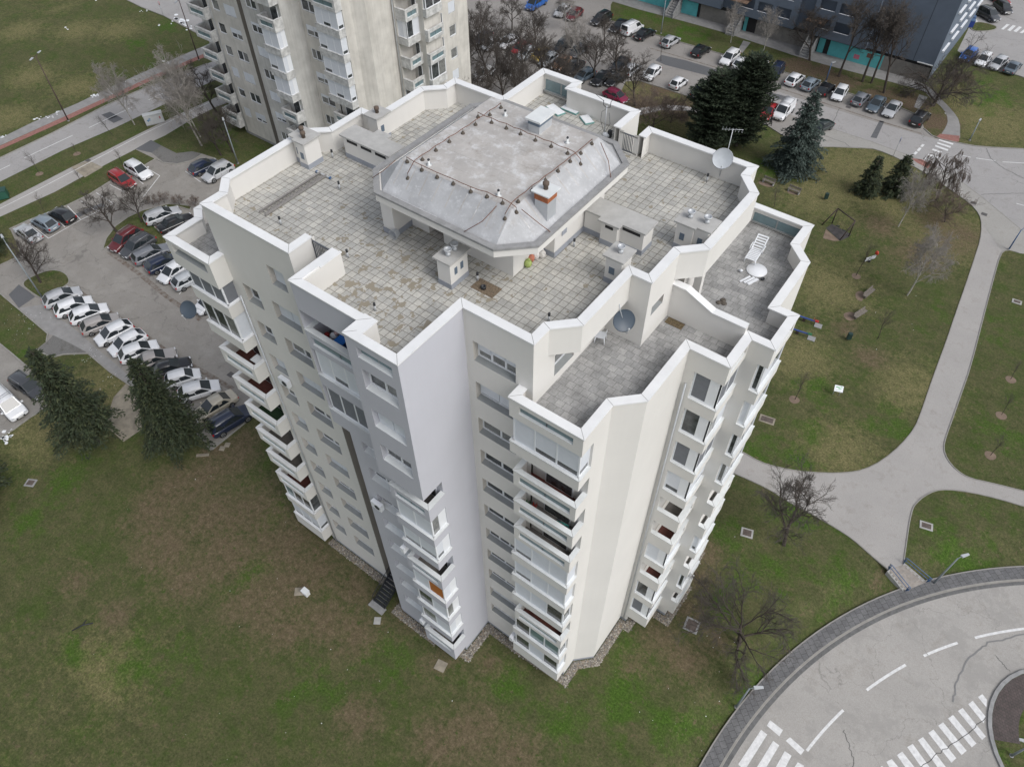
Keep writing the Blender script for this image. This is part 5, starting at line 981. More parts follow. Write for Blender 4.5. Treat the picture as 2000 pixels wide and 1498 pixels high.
# snow and litter remnants
b=MB(); rg=random.Random(8)
for (x,y),r in zip([(-117.66,33.12),(-117.45,39.11),(-117.05,40.29),(-116.87,40.77),(-116.91,41.46),(-117.21,42.33),(-117.01,48.06),(-117.09,48.38),(-116.63,53.41),(-116.89,61.29),(-128.74,72.28),(-127.37,72.01),(-125.94,71.80),(-129.33,69.13),(-127.96,70.60),(-123.56,71.06),(-136.86,70.57),(-136.28,71.25),(-147.37,68.37),(-141.47,58.49),(-65.81,4.54),(-65.66,4.88),(-65.74,4.29),(-9.25,119.28)],(.5,.5,.3,.2,.3,.4,.5,.3,.3,.5,1.4,1.2,.9,.4,.3,.5,.3,.3,.3,.4,.9,.5,.5,.2)):
    for k in range(5 if r>.45 else 3):
        cx,cy=x+rg.gauss(0,r*.8),y+rg.gauss(0,r*.5); rr=r*rg.uniform(.2,.55); n_=9; pp=[(cx+rr*rg.uniform(.6,1.2)*math.cos(2*math.pi*i/n_),cy+rr*rg.uniform(.5,1)*math.sin(2*math.pi*i/n_)) for i in range(n_)]
        b.face([(px_,py_,.03) for px_,py_ in pp],SNOW); 
        for i in range(n_): j=(i+1)%n_; b.face([(pp[i][0]*1.0,pp[i][1],.0),(pp[j][0],pp[j][1],.0),(pp[j][0],pp[j][1],.03),(pp[i][0],pp[i][1],.03)],SNOW)
for cx0,cy0,nn,sp_ in (((-79.33,14.19)[0],(-79.33,14.19)[1],40,1.5),((-68.90,15.58)[0],(-68.90,15.58)[1],30,.7),((-64.02,15.29)[0],(-64.02,15.29)[1],16,.6),((-12.48,76.39)[0],(-12.48,76.39)[1],14,1.2),((-33.71,8.52)[0],(-33.71,8.52)[1],26,9),((-16.49,8.55)[0],(-16.49,8.55)[1],22,7),((-2.35,22.27)[0],(-2.35,22.27)[1],20,5),((-6.65,76.67)[0],(-6.65,76.67)[1],20,6)):
    for _ in range(nn):
        x,y=cx0+rg.gauss(0,sp_),cy0+rg.gauss(0,sp_)
        if -33<x<-4 and y>13: continue
        r=rg.uniform(.015,.045); z=gh(x,y); b.mesh([(x-r,y,z+.02),(x,y-r,z+.03),(x+r,y,z+.02),(x,y+r,z+.05)],[(0,1,2,3)],SNOW)
o=b.build('snow_and_litter'); tag(o,'scattered remnants of snow and litter on the verges and lawns','snow',kind='stuff')
# manholes, slabs and small lawn items
for (x,y),w_,h_,an,cm,lb in zip([(-6.62,50.51),(-2.81,37.77),(9.64,47.80),(-2.80,27.41),(9.12,82.82),(-23.58,12.57),(-58.87,3.03),(-30.58,10.54),(-17.06,12.86),(-48.40,14.60),(-47.45,16.79),(-47.51,16.22)],(1.5,1.05,1.1,1.15,1.0,.55,.95,.8,.85,1.2,.5,.5),(.9,.9,.8,1.15,.7,.6,.8,.7,.8,.3,.5,.5),(.2,.3,.25,.15,.1,.6,.5,.7,.2,.75,.5,.5),(PADC,CONCL,CONCL,CONC,CONCL,CONCL,CONC,PADC,PADC,PADC,PADC,PADC),
    ('worn manhole slab on the lawn right of the tower by its corner balconies','square manhole frame left of the dark tree by the path','manhole slab on the lawn above the outdoor steps','big square manhole frame with dark lid near the low wide tree','manhole slab at the right edge of the right lawn','small square slab by the metal stair foot','grey inspection cover near the left edge conifer','brown slab beside the small grey box','brown square slab below the pebble border corner','long narrow slab near the blue estate','small square slab nearest the blue estate','small square slab touching the grass, left of its pair')):
    r=empty('manhole' if w_>.9 else 'paving_slab',(x,y,gh(x,y)),an,lb,'slab','slabs and manholes in the lawns'); m=MB(); m.box(-w_/2,w_/2,-h_/2,h_/2,-.03,.05,cm); m.build('frame',r); 
    if w_>.9: m=MB(); m.box(-w_/2+.16,w_/2-.16,-h_/2+.14,h_/2-.14,.05,.06,mat('rusty_lid',(.10,.08,.07),.9,.3,6)); m.build('lid',r)
for (x,y),lb in zip([(0.14,99.06),(1.88,97.41),(-21.37,112.68),(-101.93,37.09),(-54.32,22.91),(-15.31,140.71)],('drain cover on the pavement by the playground lawn tip, upper one','drain cover on the pavement by the lawn tip, lower one','drain cover in the road below the grey hatchback','dark cover in the path by the concrete pad','manhole in a dark asphalt patch under the left balconies','manhole by the far zebra crossing')):
    m=MB(); m.box(x-.35,x+.35,y-.3,y+.3,.02,.034,mat('iron_cover',(.09,.085,.085),.7)); tagm(m,'drain_cover',lb,'drain cover','drain covers in the paving')
# metal stair
ms_=empty('metal_stair',(-24.5,15.2,0),0,'black metal stair from the lawn up into the recess between the cream and lilac walls','stair')
b=MB(); x0,x1=-24.9,-23.75; ya,yb,zb_=13.6,16.9,2.15; n_=12
for i in range(n_):
    y=ya+(yb-ya)*i/n_; z=.15+zb_*i/n_; b.box(x0,x1,y,y+.24,z,z+.035,BLACKM); b.box(x0+.05,x1-.05,y-.012,y,z+.036,z+.05,STEEL)
for x in (x0-.03,x1): b.mesh([(x,ya,0),(x,yb,zb_),(x,yb,zb_+.25),(x,ya,.25),(x+.03,ya,0),(x+.03,yb,zb_),(x+.03,yb,zb_+.25),(x+.03,ya,.25)],[(0,1,2,3),(7,6,5,4),(3,2,6,7),(0,4,5,1)],BLACKM)
local(b.build('treads'),ms_)
for x in (x0,x1):
    b=MB(); b.tube([(x,ya,.1),(x,ya,1.15),(x,yb,zb_+1.1),(x,yb+.6,zb_+1.1)],.025,BLACKM,6); b.tube([(x,ya,.45),(x,yb,zb_+.4)],.015,BLACKM,5)
    for i in range(1,22): t=i/21; b.tube([(x,ya+(yb-ya)*t,.2+zb_*t),(x,ya+(yb-ya)*t,1.12+zb_*t)],.010,BLACKM,4)
    local(b.build('railing'),ms_)
b=MB(); b.box(x0-.1,x1+.1,yb,17.38,zb_,zb_+.06,BLACKM); local(b.build('landing'),ms_)
b=MB(); b.box(-25.1,-23.6,13.1,13.7,-.02,.16,CONC); local(b.build('concrete_foot'),ms_)
x,y=(-29.93,10.74); m=MB(); m.box(x-.3,x+.25,y-.2,y+.2,.0,.6,COPEG); m.box(x-.34,x+.29,y-.24,y+.24,.6,.65,COPEG); tagm(m,'utility_box','small grey utility box on the bare lawn','box')
cb=empty('street_cabinet',(-102.5,48.7,0),R(62),'grey street cabinet with graffiti beside the cycle path','cabinet')
m=MB(); m.box(-1.3,1.3,-.4,.4,.1,1.5,mat('cabinet_grey',(.5,.51,.51),.6,.08,2)); m.box(-1.36,1.36,-.46,.46,1.5,1.58,mat('cabinet_grey',(.5,.51,.51))); m.build('body',cb); m=MB(); m.box(-1.3,1.3,-.42,.42,0,.1,CONC); m.build('base',cb)
m=MB(); 
for x0_,z0_,w_,h_ in ((-1.0,.75,.5,.12),(-.9,.6,.12,.3),(-.75,.95,.3,.1)): m.box(x0_,x0_+w_,-.405,-.4,z0_,z0_+h_,mat('blue_graffiti',(.05,.2,.4),.6))
m.box(.75,.95,-.405,-.4,.7,1.1,mat('red_graffiti',(.4,.15,.15),.6)); m.build('graffiti',cb)
x,y=(-103.39,25.18); cn=empty('waste_container',(x,y,0),R(60),'green waste container at the left edge of the cycle path','container'); m=MB(); m.box(-1.0,1.0,-.55,.55,.12,1.15,mat('green_container',(.02,.09,.06),.5)); m.build('body',cn); m=MB(); m.box(-1.03,1.03,-.58,.58,1.15,1.28,mat('dark_green_lid',(.015,.06,.045),.45)); m.build('lid',cn)
x,y=(-14.48,151.99); 
for i,(dx,c_) in enumerate(((0,(.02,.06,.3)),(1.4,(.02,.05,.24)))):
    cn=empty('waste_container',(x+dx*.2,y-dx,0),R(15),('blue waste container nearer the grass tip at top right','blue waste container further from the grass tip at top right')[i],'container','blue waste containers'); m=MB(); m.box(-.6,.6,-.5,.5,.1,1.1,mat('blue_container_%d'%i,c_,.5)); m.build('body',cn); m=MB(); m.box(-.63,.63,-.53,.53,1.1,1.22,BLUEP); m.build('lid',cn)
# lamps ------------------------------------------------------------
def lamp(x,y,h,az,label,col,arm=1.0,heads=1,z=0,group='street lamps'):
    r=empty('street_lamp',(x,y,z),az,label,'street lamp',group)
    m=MB(); m.tube([(0,0,0),(0,0,h*.5),(0,0,h)],[.10,.075,.055],col,8); m.build('pole',r)
    m=MB(); m.lathe([(.16,0),(.16,.12),(.1,.14)],(0,0,0),CONC,10); m.build('base',r)
    for s in ((1,) if heads==1 else (1,-1)):
        m=MB(); m.tube([(0,0,h-.05),(s*arm*.5,0,h+.1),(s*arm,0,h+.12)],.035,col,6); m.build('arm',r)
        m=MB(); a=s*arm; m.mesh([(a-.1*s,-.13,h+.08),(a+.6*s,-.10,h+.10),(a+.6*s,.10,h+.10),(a-.1*s,.13,h+.08),(a-.1*s,-.13,h+.2),(a+.6*s,-.08,h+.17),(a+.6*s,.08,h+.17),(a-.1*s,.13,h+.2)],[(0,3,2,1),(4,5,6,7),(0,1,5,4),(1,2,6,5),(2,3,7,6),(3,0,4,7)],mat('lamp_head',(.42,.44,.46),.5)); m.build('lamp_head',r)
    return r
RP=mat('rusty_dark_pole',(.075,.05,.045),.8,.3,3); GP=mat('grey_pole',(.24,.27,.29),.6,.1,3)
for (bx,by),h,az,lb,c_,arm,hd in (((-113.55,41.4),9.8,R(120),'tall rusty street lamp with two small heads at the left road','r',.8,2),((-113.05,64.9),9.5,R(120),'tall rusty street lamp near the top left corner before the weathered tower','r',.8,2),((-81.14,17.7),8,R(165),'grey street lamp at the long row with its arm over the lane','g',1.2,1),((-84.26,48.95),6.3,R(150),'grey street lamp by the silver crossover','g',.4,1),((11.97,43.31),4.7,R(55),'low blue grey lamp beside the outdoor steps','g',.4,1),((2.9,24.1),4.3,R(40),'low blue grey lamp at the left of the curved pavement','g',.4,1),((-55.97,117.5),5.6,R(90),'street lamp on the green strip of the far car park','g',.5,1),((-4.3,113.9),2.9,R(90),'short pole on the upper right lawn','g',.15,1),((6.1,91.9),3.0,R(60),'pole with blue arm at the tip of the right lawn','b',.5,1),((-27.0,118.1),2.9,R(60),'bluish pole between bare trees by the far path','b',.1,1)):
    lamp(bx,by,h,az,lb,{'r':RP,'g':GP,'b':BLUEP}[c_],arm,hd,gh(bx,by))
x,y=(20.58,32.90); lamp(x,y,3.2,R(200),'low lamp on the grassed traffic island at the lower right','g' and GP,.4,1,ZR)
for (x,y),h,az,c,lb,shape in (((-131.7,71.7),2.5,R(-100),(.5,.05,.05),'round red rimmed traffic sign at the top left road','round'),((-11.7,103.5),2.9,R(10),(.05,.12,.4),'blue zebra crossing sign on a thin pole by the road','sq'),):
    r=empty('traffic_sign',(x,y,0),az,lb,'traffic sign'); m=MB(); m.tube([(0,0,0),(0,0,h)],.035,STEEL,6); m.build('pole',r); m=MB()
    if shape=='round':
        M=Matrix.Translation((.04,0,h-.3))@Matrix.Rotation(R(90),4,'Y'); m.lathe([(.32,0),(.32,.02)],(0,0,0),mat('sign_red',(.5,.03,.03),.4),20,M=M); m.build('plate',r); m=MB(); M=Matrix.Translation((.063,0,h-.3))@Matrix.Rotation(R(90),4,'Y'); m.lathe([(.22,0),(.22,.003)],(0,0,0),WHITE,20,M=M); m.build('face',r); m=MB(); m.box(.03,.05,-.3,.3,h-1.05,h-.7,WHITE); m.build('additional_plate',r)
    else: m.box(.035,.055,-.28,.28,h-.56,h,mat('sign_blue',(.05,.12,.4),.4)); m.box(.056,.06,-.12,.12,h-.42,h-.14,WHITE); m.build('plate',r)
# playground
GR_W=mat('grey_weathered_wood',(.17,.15,.13),.9,.3,8)
def bench(x,y,az,label):
    r=empty('park_bench',(x,y,0),az,label,'bench','benches on the playground lawn')
    m=MB(); 
    for i in range(3): m.box(-.85,.85,-.2+i*.14,-.09+i*.14,.42,.46,GR_W)
    m.build('seat',r); m=MB(); 
    for i in range(2): m.box(-.85,.85,.24,.28,.55+i*.16,.67+i*.16,GR_W)
    m.build('backrest',r)
    for s in (-.7,.7): m=MB(); m.box(s-.06,s+.06,-.2,.26,0,.42,CONC); m.box(s-.04,s+.04,.26,.3,.0,.85,CONC); m.build('leg',r)
bench(-23.0,87.5,R(-2),'weathered wooden bench nearer the tower parapet'); bench(-19.5,87.6,R(-2),'weathered wooden bench further right towards the spruce')
for (x,y),az,lb in (((-4.8,74.0),R(78),'upper of two weathered log benches beside a bare patch'),((-4.4,70.1),R(72),'lower of two weathered log benches beside a bare patch')):
    r=empty('log_bench',(x,y,0),az,lb,'bench','log benches on the lawn'); m=MB(); m.box(-.95,.95,-.2,.2,.36,.48,GR_W); m.build('seat',r); m=MB(); m.box(-.95,.95,.2,.28,.45,.8,GR_W); m.build('backrest',r)
    for s in (-.7,.7): m=MB(); m.tube([(s,0,0),(s,0,.36)],.12,GR_W,7); m.build('leg',r)
sw=empty('swing_frame',(-12.2,84.0,0),0,'brown metal swing frame over a dark rubber mat','swing')
BRM=mat('brown_metal',(.05,.035,.03),.7,.2,4)
a=(-13.0,84.3);b_=(-10.4,83.1); m=MB(); m.tube([(*a,2.3),(*b_,2.3)],.075,BRM,6); local(m.build('top_beam'),sw)
for c_,dx,dy in ((a,0,0),(a,-.9,-1.0),(b_,0,0),(b_,-.6,-1.4)): m=MB(); m.tube([(*c_,2.3),(c_[0]+dx,c_[1]+dy,0)],.075,BRM,6); local(m.build('leg'),sw)
for t in (.35,.7):
    x,y=a[0]+(b_[0]-a[0])*t,a[1]+(b_[1]-a[1])*t; m=MB(); 
    for s in (-.2,.2): m.tube([(x+s,y-.08*s,2.3),(x+s,y-.3,.5)],.012,BRM,4)
    local(m.build('chain'),sw); m=MB(); m.box(x-.22,x+.22,y-.4,y-.2,.46,.5,BLACKM); local(m.build('seat'),sw)
sheet('rubber_mat',[(-13.26,82.95),(-12.95,84.19),(-10.30,83.60),(-10.34,82.84),(-10.95,81.54)],.02,mat('dark_rubber_mat',(.06,.055,.055),.9,.3,2)); sheet('bare_earth',[(-12.81,80.80),(-13.18,82.76),(-10.95,81.54),(-11.56,81.10)],.012,mat('bare_earth',(.19,.14,.105),.95,.2,2))
for q in ([(-6.20,73.74),(-5.41,74.53),(-4.85,72.62),(-5.62,72.48)],[(-6.15,69.43),(-5.16,70.55),(-4.51,69.42),(-5.17,68.54)],[(-24.36,87.58),(-22.05,87.81),(-22.36,86.88),(-23.91,86.60)],[(-20.48,87.82),(-18.45,87.90),(-18.90,87.29),(-20.06,87.01)],[(5.16,40.16),(5.34,40.29),(5.35,40.26)]): 
    if len(q)>3: sheet('bare_earth',smooth([(p_[0],p_[1]) for p_ in q],2,True),.011,mat('bare_earth',(.19,.14,.105)))
for (x0_,y0_,x1_,y1_,cz,lb) in ((-10.2,65.6,-8.0,65.9,(.35,.02,.02),'blue seesaw with red seat end, upper of two'),(-10.0,63.3,-7.9,63.6,(.02,.13,.05),'blue seesaw with green and dark red end, lower of two')):
    r=empty('seesaw',((x0_+x1_)/2,(y0_+y1_)/2,0),math.atan2(y1_-y0_,x1_-x0_),lb,'seesaw','seesaws on the lawn'); m=MB(); m.box(-1.5,1.5,-.07,.07,.45,.55,mat('seesaw_blue',(.04,.08,.28),.5)); m.build('beam',r); m=MB(); m.box(-.15,.15,-.12,.12,0,.45,BRM); m.build('pivot',r)
    m=MB(); m.box(1.1,1.5,-.17,.17,.55,.62,mat('seat_%g'%cz[0],cz,.5)); m.tube([(.95,-.15,.55),(.95,-.15,.85),(.95,.15,.85),(.95,.15,.55)],.025,mat('seat_%g'%cz[0],cz),5); m.build('seat',r); m=MB(); m.box(1.2,2.0,-.35,.35,.0,.06,CONC); m.build('stop_slab',r)
for (x,y),h,lb in zip([(-15.54,88.63),(-4.11,65.83)],(.95,1.0),('green black litter bin near the benches','dark litter bin on a post in the middle of the lawn')):
    r=empty('litter_bin',(x,y,0),.4,lb,'litter bin','litter bins on the lawn'); m=MB(); m.box(-.22,.22,-.18,.18,.2,h,mat('bin_green',(.015,.04,.035),.6)); m.build('body',r); m=MB(); m.tube([(0,.2,0),(0,.2,h+.1)],.03,BLACKM,6); m.build('post',r)
x,y=(-2.43,57.55); r=empty('information_board',(x,y,0),R(20),'slanted white information board with green print on two legs','sign'); M=Matrix.Translation((.1,0,1.0))@Matrix.Rotation(R(35),4,'X')
m=MB(); m.box(-.42,.42,-.32,.32,0,.03,WHITE,M); m.build('panel',r); m=MB(); GRP=mat('green_print',(.16,.42,.22),.6)
for a0,b0,w_,h_ in ((-.3,.08,.38,.1),(-.05,-.04,.3,.08),(.1,.15,.22,.08),(-.3,-.2,.5,.03)): m.box(a0,a0+w_,b0,b0+h_,.031,.034,GRP,M)
m.build('print',r)
for s in (-.3,.3): m=MB(); m.tube([(s+.1,0,0),(s+.1,0,1.0)],.03,STEEL,6); m.build('leg',r)
x,y=(-6.72,79.78); r=empty('spring_rider',(x,y,0),R(60),'white and red spring rider tangled with a young tree','play rider'); m=MB(); m.box(-.75,.75,-.03,.03,.35,.85,mat('pale_board',(.5,.52,.55),.5)); m.build('board',r); m=MB(); m.ball((.7,0,1.15),.28,mat('rider_red',(.45,.04,.02),.5),8,6,(.6,.9,1)); m.build('head',r); m=MB(); m.tube([(0,0,0),(0,0,.35)],.12,BLACKM,8); m.build('spring',r)
x,y=(-42.54,-2.05); r=empty('fallen_branch',(x,y,0),R(60),'dark forked branch lying on the front lawn','branch'); m=MB(); m.tube([(-.8,0,.05),(0,.1,.12),(.8,0,.05)],.05,BLACKM,5); m.tube([(0,.1,.1),(.3,.5,.05)],.04,BLACKM,5); m.build('limb',r)
# person walking by the pine
def person(x,y,az):
    r=empty('person',(x,y,0),az,'person in dark coat and pale bag walking beside the ladder van','person')
    sk=mat('skin',(.45,.27,.19),.6); DKC=mat('dark_coat',(.018,.018,.022),.85)
    v=[(0,0,.95),(0,0,1.15),(0,0,1.38),(.02,0,1.50),(.03,0,1.58),(0,.20,1.38),(.12,.24,1.14),(.24,.20,.95),(0,-.20,1.38),(-.12,-.24,1.15),(-.16,-.22,.93),(.0,.09,.92),(.20,.10,.50),(.16,.10,.10),(.30,.10,.05),(0,-.09,.92),(-.08,-.10,.50),(-.36,-.10,.18),(-.30,-.10,.05)]
    e=[(0,1),(1,2),(2,3),(3,4),(2,5),(5,6),(6,7),(2,8),(8,9),(9,10),(0,11),(11,12),(12,13),(13,14),(0,15),(15,16),(16,17),(17,18)]
    rad=[.15,.15,.17,.07,.06,.08,.06,.045,.08,.06,.045,.10,.075,.05,.045,.10,.075,.05,.045]
    me=bpy.data.meshes.new('body'); me.from_pydata(v,e,[]); o=bpy.data.objects.new('body',me); COL.objects.link(o); o.parent=r
    md=o.modifiers.new('skin','SKIN'); 
    for i,q in enumerate(me.skin_vertices[0].data if me.skin_vertices else []): q.radius=(rad[i],rad[i])
    if not me.skin_vertices:
        pass
    md2=o.modifiers.new('sub','SUBSURF'); md2.levels=1; md2.render_levels=2; me.materials.append(DKC)
    m=MB(); m.ball((.04,0,1.68),.105,sk,12,10,(1,.85,1.15)); m.build('head',r); m=MB(); m.ball((.015,0,1.72),.115,mat('dark_hair',(.02,.015,.01),.7),12,10,(1,.9,1.0)); m.build('hair',r)
    m=MB(); m.ball((.0,.24,.95),.14,mat('pale_bag',(.45,.45,.45),.7),8,6,(1,.5,1.2)); m.build('bag',r)
    return o
po_=person(-28.73,100.9,R(20))
# ---------------------------------------------------------------- neighbouring weathered tower: same plan, older render
T2=tower('apartment_tower',(-57.6,39.2,0),'weathered grey cream apartment tower with stained balconies at the top left',True,5)
# blue slab block -----------------------------------------------------------
def blue_block():
    root=empty('apartment_block',(-45,126.8,0),0,'long slate blue apartment block with turquoise ground floor walls at the top right','building')
    BL=mat('slate_blue_render',(.125,.155,.20),.85,.08,.4,.2); TQ=mat('turquoise_wall',(.11,.44,.46),.85,.10,.8,.2); GC=mat('grey_base_concrete',(.21,.20,.185),.95,.15,1,.3)
    Y=126.9; H_=19; rng=random.Random(4); w=MB(); segs=[(-78,-64.5),(-62,-49.5),(-47,-36.5),(-34,-24.5)]
    # recessed entrance bays
    edges=[-78]
    for a,b in segs:
        ops=[]
        for k in range(6):
            z=3.3+2.85*k; x=a+.7
            while x+2.6<b-.3: ops.append((x-a,x-a+2.5,z+.75,z+2.3,.12)); x+=3.15
        P=w.panel((a,Y-1.1),(b,Y-1.1),2.75,H_,BL,ops,ms=WHITE,slope=.03)
        for o in ops:
            window(root,lambda s,z,d,P=P:P(s,z,d),o[0],o[1],o[2],o[3],.11,rng.choice([0,0,.4,.5,1,0]),rng,4,t=.11)
            sl=MB(); q=[P(o[0]-.1,o[2]-.08,-.1),P(o[1]+.1,o[2]-.08,-.1),P(o[1]+.1,o[2]-.08,.02),P(o[0]-.1,o[2]-.08,.02)]; q2=[p+Vector((0,0,.07)) for p in q]; sl.mesh(q+q2,[(0,3,2,1),(4,5,6,7),(0,1,5,4),(1,2,6,5),(3,0,4,7)],WHITE); sl.build('window_sill',root)
        w.panel((a,Y),(a,Y-1.1),2.75,H_,BL); w.panel((b,Y-1.1),(b,Y),2.75,H_,BL); w.face([(a,Y-1.1,2.75),(a,Y,2.75),(b,Y,2.75),(b,Y-1.1,2.75)],BL)
    w.panel((-80,Y),(-24.5,Y),2.75,H_,BL)
    w.panel((-24.5,Y-.3),(-14.2,Y-.3),2.75,H_,BL); w.panel((-24.5,Y),(-24.5,Y-.3),2.75,H_,BL); w.panel((-14.2,Y-.3),(-14.2,Y+26),0,H_,BL)
    w.face([(-80,Y,H_),(-14.2,Y,H_),(-14.2,Y+26,H_),(-80,Y+26,H_)],CONC); local(w.build('wall'),root)
    # joints on the gable and the corner ledge
    j=MB(); j.box(-17.3,-17.24,Y-.312,Y-.3,2.75,H_,DARK); j.box(-16.6,-14.3,Y-.5,Y-.3,2.75,2.85,COPEG); local(j.build('gable_joint'),root)
    bs=MB()
    for a,b,m_ in ((-80,-58.8,TQ),(-57.2,-54,TQ),(-53.5,-47.2,GC),(-45.2,-44.6,TQ),(-43,-34,GC),(-32,-31,TQ),(-30.2,-21.5,TQ),(-21.5,-14.4,GC)):
        bs.panel((a,Y-.2),(b,Y-.2),-.1,2.3,m_)
    bs.panel((-80,Y-.1),(-14.4,Y-.1),-.1,2.75,DARK); bs.panel((-14.4,Y-.2),(-14.4,Y),-.1,2.3,GC); local(bs.build('base_wall'),root)
    pk=MB(); pk.box(-26.0,-25.1,Y-.212,Y-.2,.6,1.3,mat('pink_mural_patch',(.5,.16,.22),.8)); pk.box(-24.1,-23.1,Y-.212,Y-.2,1.3,2.0,mat('brown_mural_patch',(.16,.08,.06),.8))
    for i in range(9): x=-66+i*.9; pk.box(x,x+.35,Y-.212,Y-.2,.9+(i%3)*.2,1.2+(i%3)*.2,mat('grey_graffiti_patch',(.2,.3,.32),.8))
    local(pk.build('mural'),root)
    # entrance stairs with canopies
    for x in (-57.9,-46.2,-33.0):
        s=MB()
        for i in range(8): s.box(x-.65,x+.65,Y-3.2+i*.38,Y-.2,i*.28,i*.28+.28,CONC)
        for sx in (-.8,.7): s.mesh([(x+sx,Y-3.3,.0),(x+sx,Y-.25,0),(x+sx,Y-.25,3.2),(x+sx,Y-3.3,.8),(x+sx+.12,Y-3.3,.0),(x+sx+.12,Y-.25,0),(x+sx+.12,Y-.25,3.2),(x+sx+.12,Y-3.3,.8)],[(0,3,2,1),(4,5,6,7),(0,4,7,3),(3,7,6,2)],CONC)
        local(s.build('entrance_stairs'),root)
        c=MB(); c.box(x-1.6,x+1.4,Y-2.1,Y-.0,5.0,5.14,mat('brown_canopy',(.20,.13,.09),.9,.3,2)); local(c.build('canopy'),root)
    # white ledges along the far side
    for k in range(6):
        z=3.3+2.85*k; c=MB()
        for i in range(5): c.box(-14.2,-13.9,Y+2.0+i*4.9,Y+5.4+i*4.9,z+.7,z+.95,WHITE)
        local(c.build('side_balcony'),root)
    return root
blue_block()
ac((-37.9,125.72,9.4),0,'air conditioner on the slate blue block at the top')
# ---------------------------------------------------------------- cars
CC=dict(silver=(.42,.43,.45),white=(.72,.73,.75),champagne=(.33,.31,.30),black=(.012,.012,.014),cream=(.46,.42,.34),navy=(.014,.022,.05),darkred=(.11,.015,.018),darkgrey=(.055,.058,.065),grey=(.17,.18,.20),lightgrey=(.45,.47,.49),bluegrey=(.20,.24,.28),red=(.30,.012,.015),blue=(.02,.11,.40),yellow=(.42,.30,.05),slate=(.09,.12,.15),tan=(.34,.20,.12),crimson=(.28,.01,.06),darkgreen=(.02,.03,.028))
CGL=mat('car_glass',(.022,.028,.032),.08,spec=.7); TYRE=mat('tyre_rubber',(.018,.018,.018),.85); RIM=mat('alloy_rim',(.40,.41,.42),.35,metal=.5); TL=mat('red_lamp_glass',(.40,.01,.012),.25); HL=mat('clear_lamp_glass',(.6,.62,.65),.15); PLT=mat('number_plate',(.7,.7,.68),.5); TRIM=mat('black_plastic_trim',(.02,.02,.022),.6)
def paint(c):
    m=mat('car_paint_'+c,CC[c],.28,.05,1.2,0,spec=.6)
    if not m.get('cc'):
        m.node_tree.nodes['Principled BSDF'].inputs['Coat Weight'].default_value=.6; m.node_tree.nodes['Principled BSDF'].inputs['Coat Roughness'].default_value=.05; m['cc']=1
    return m
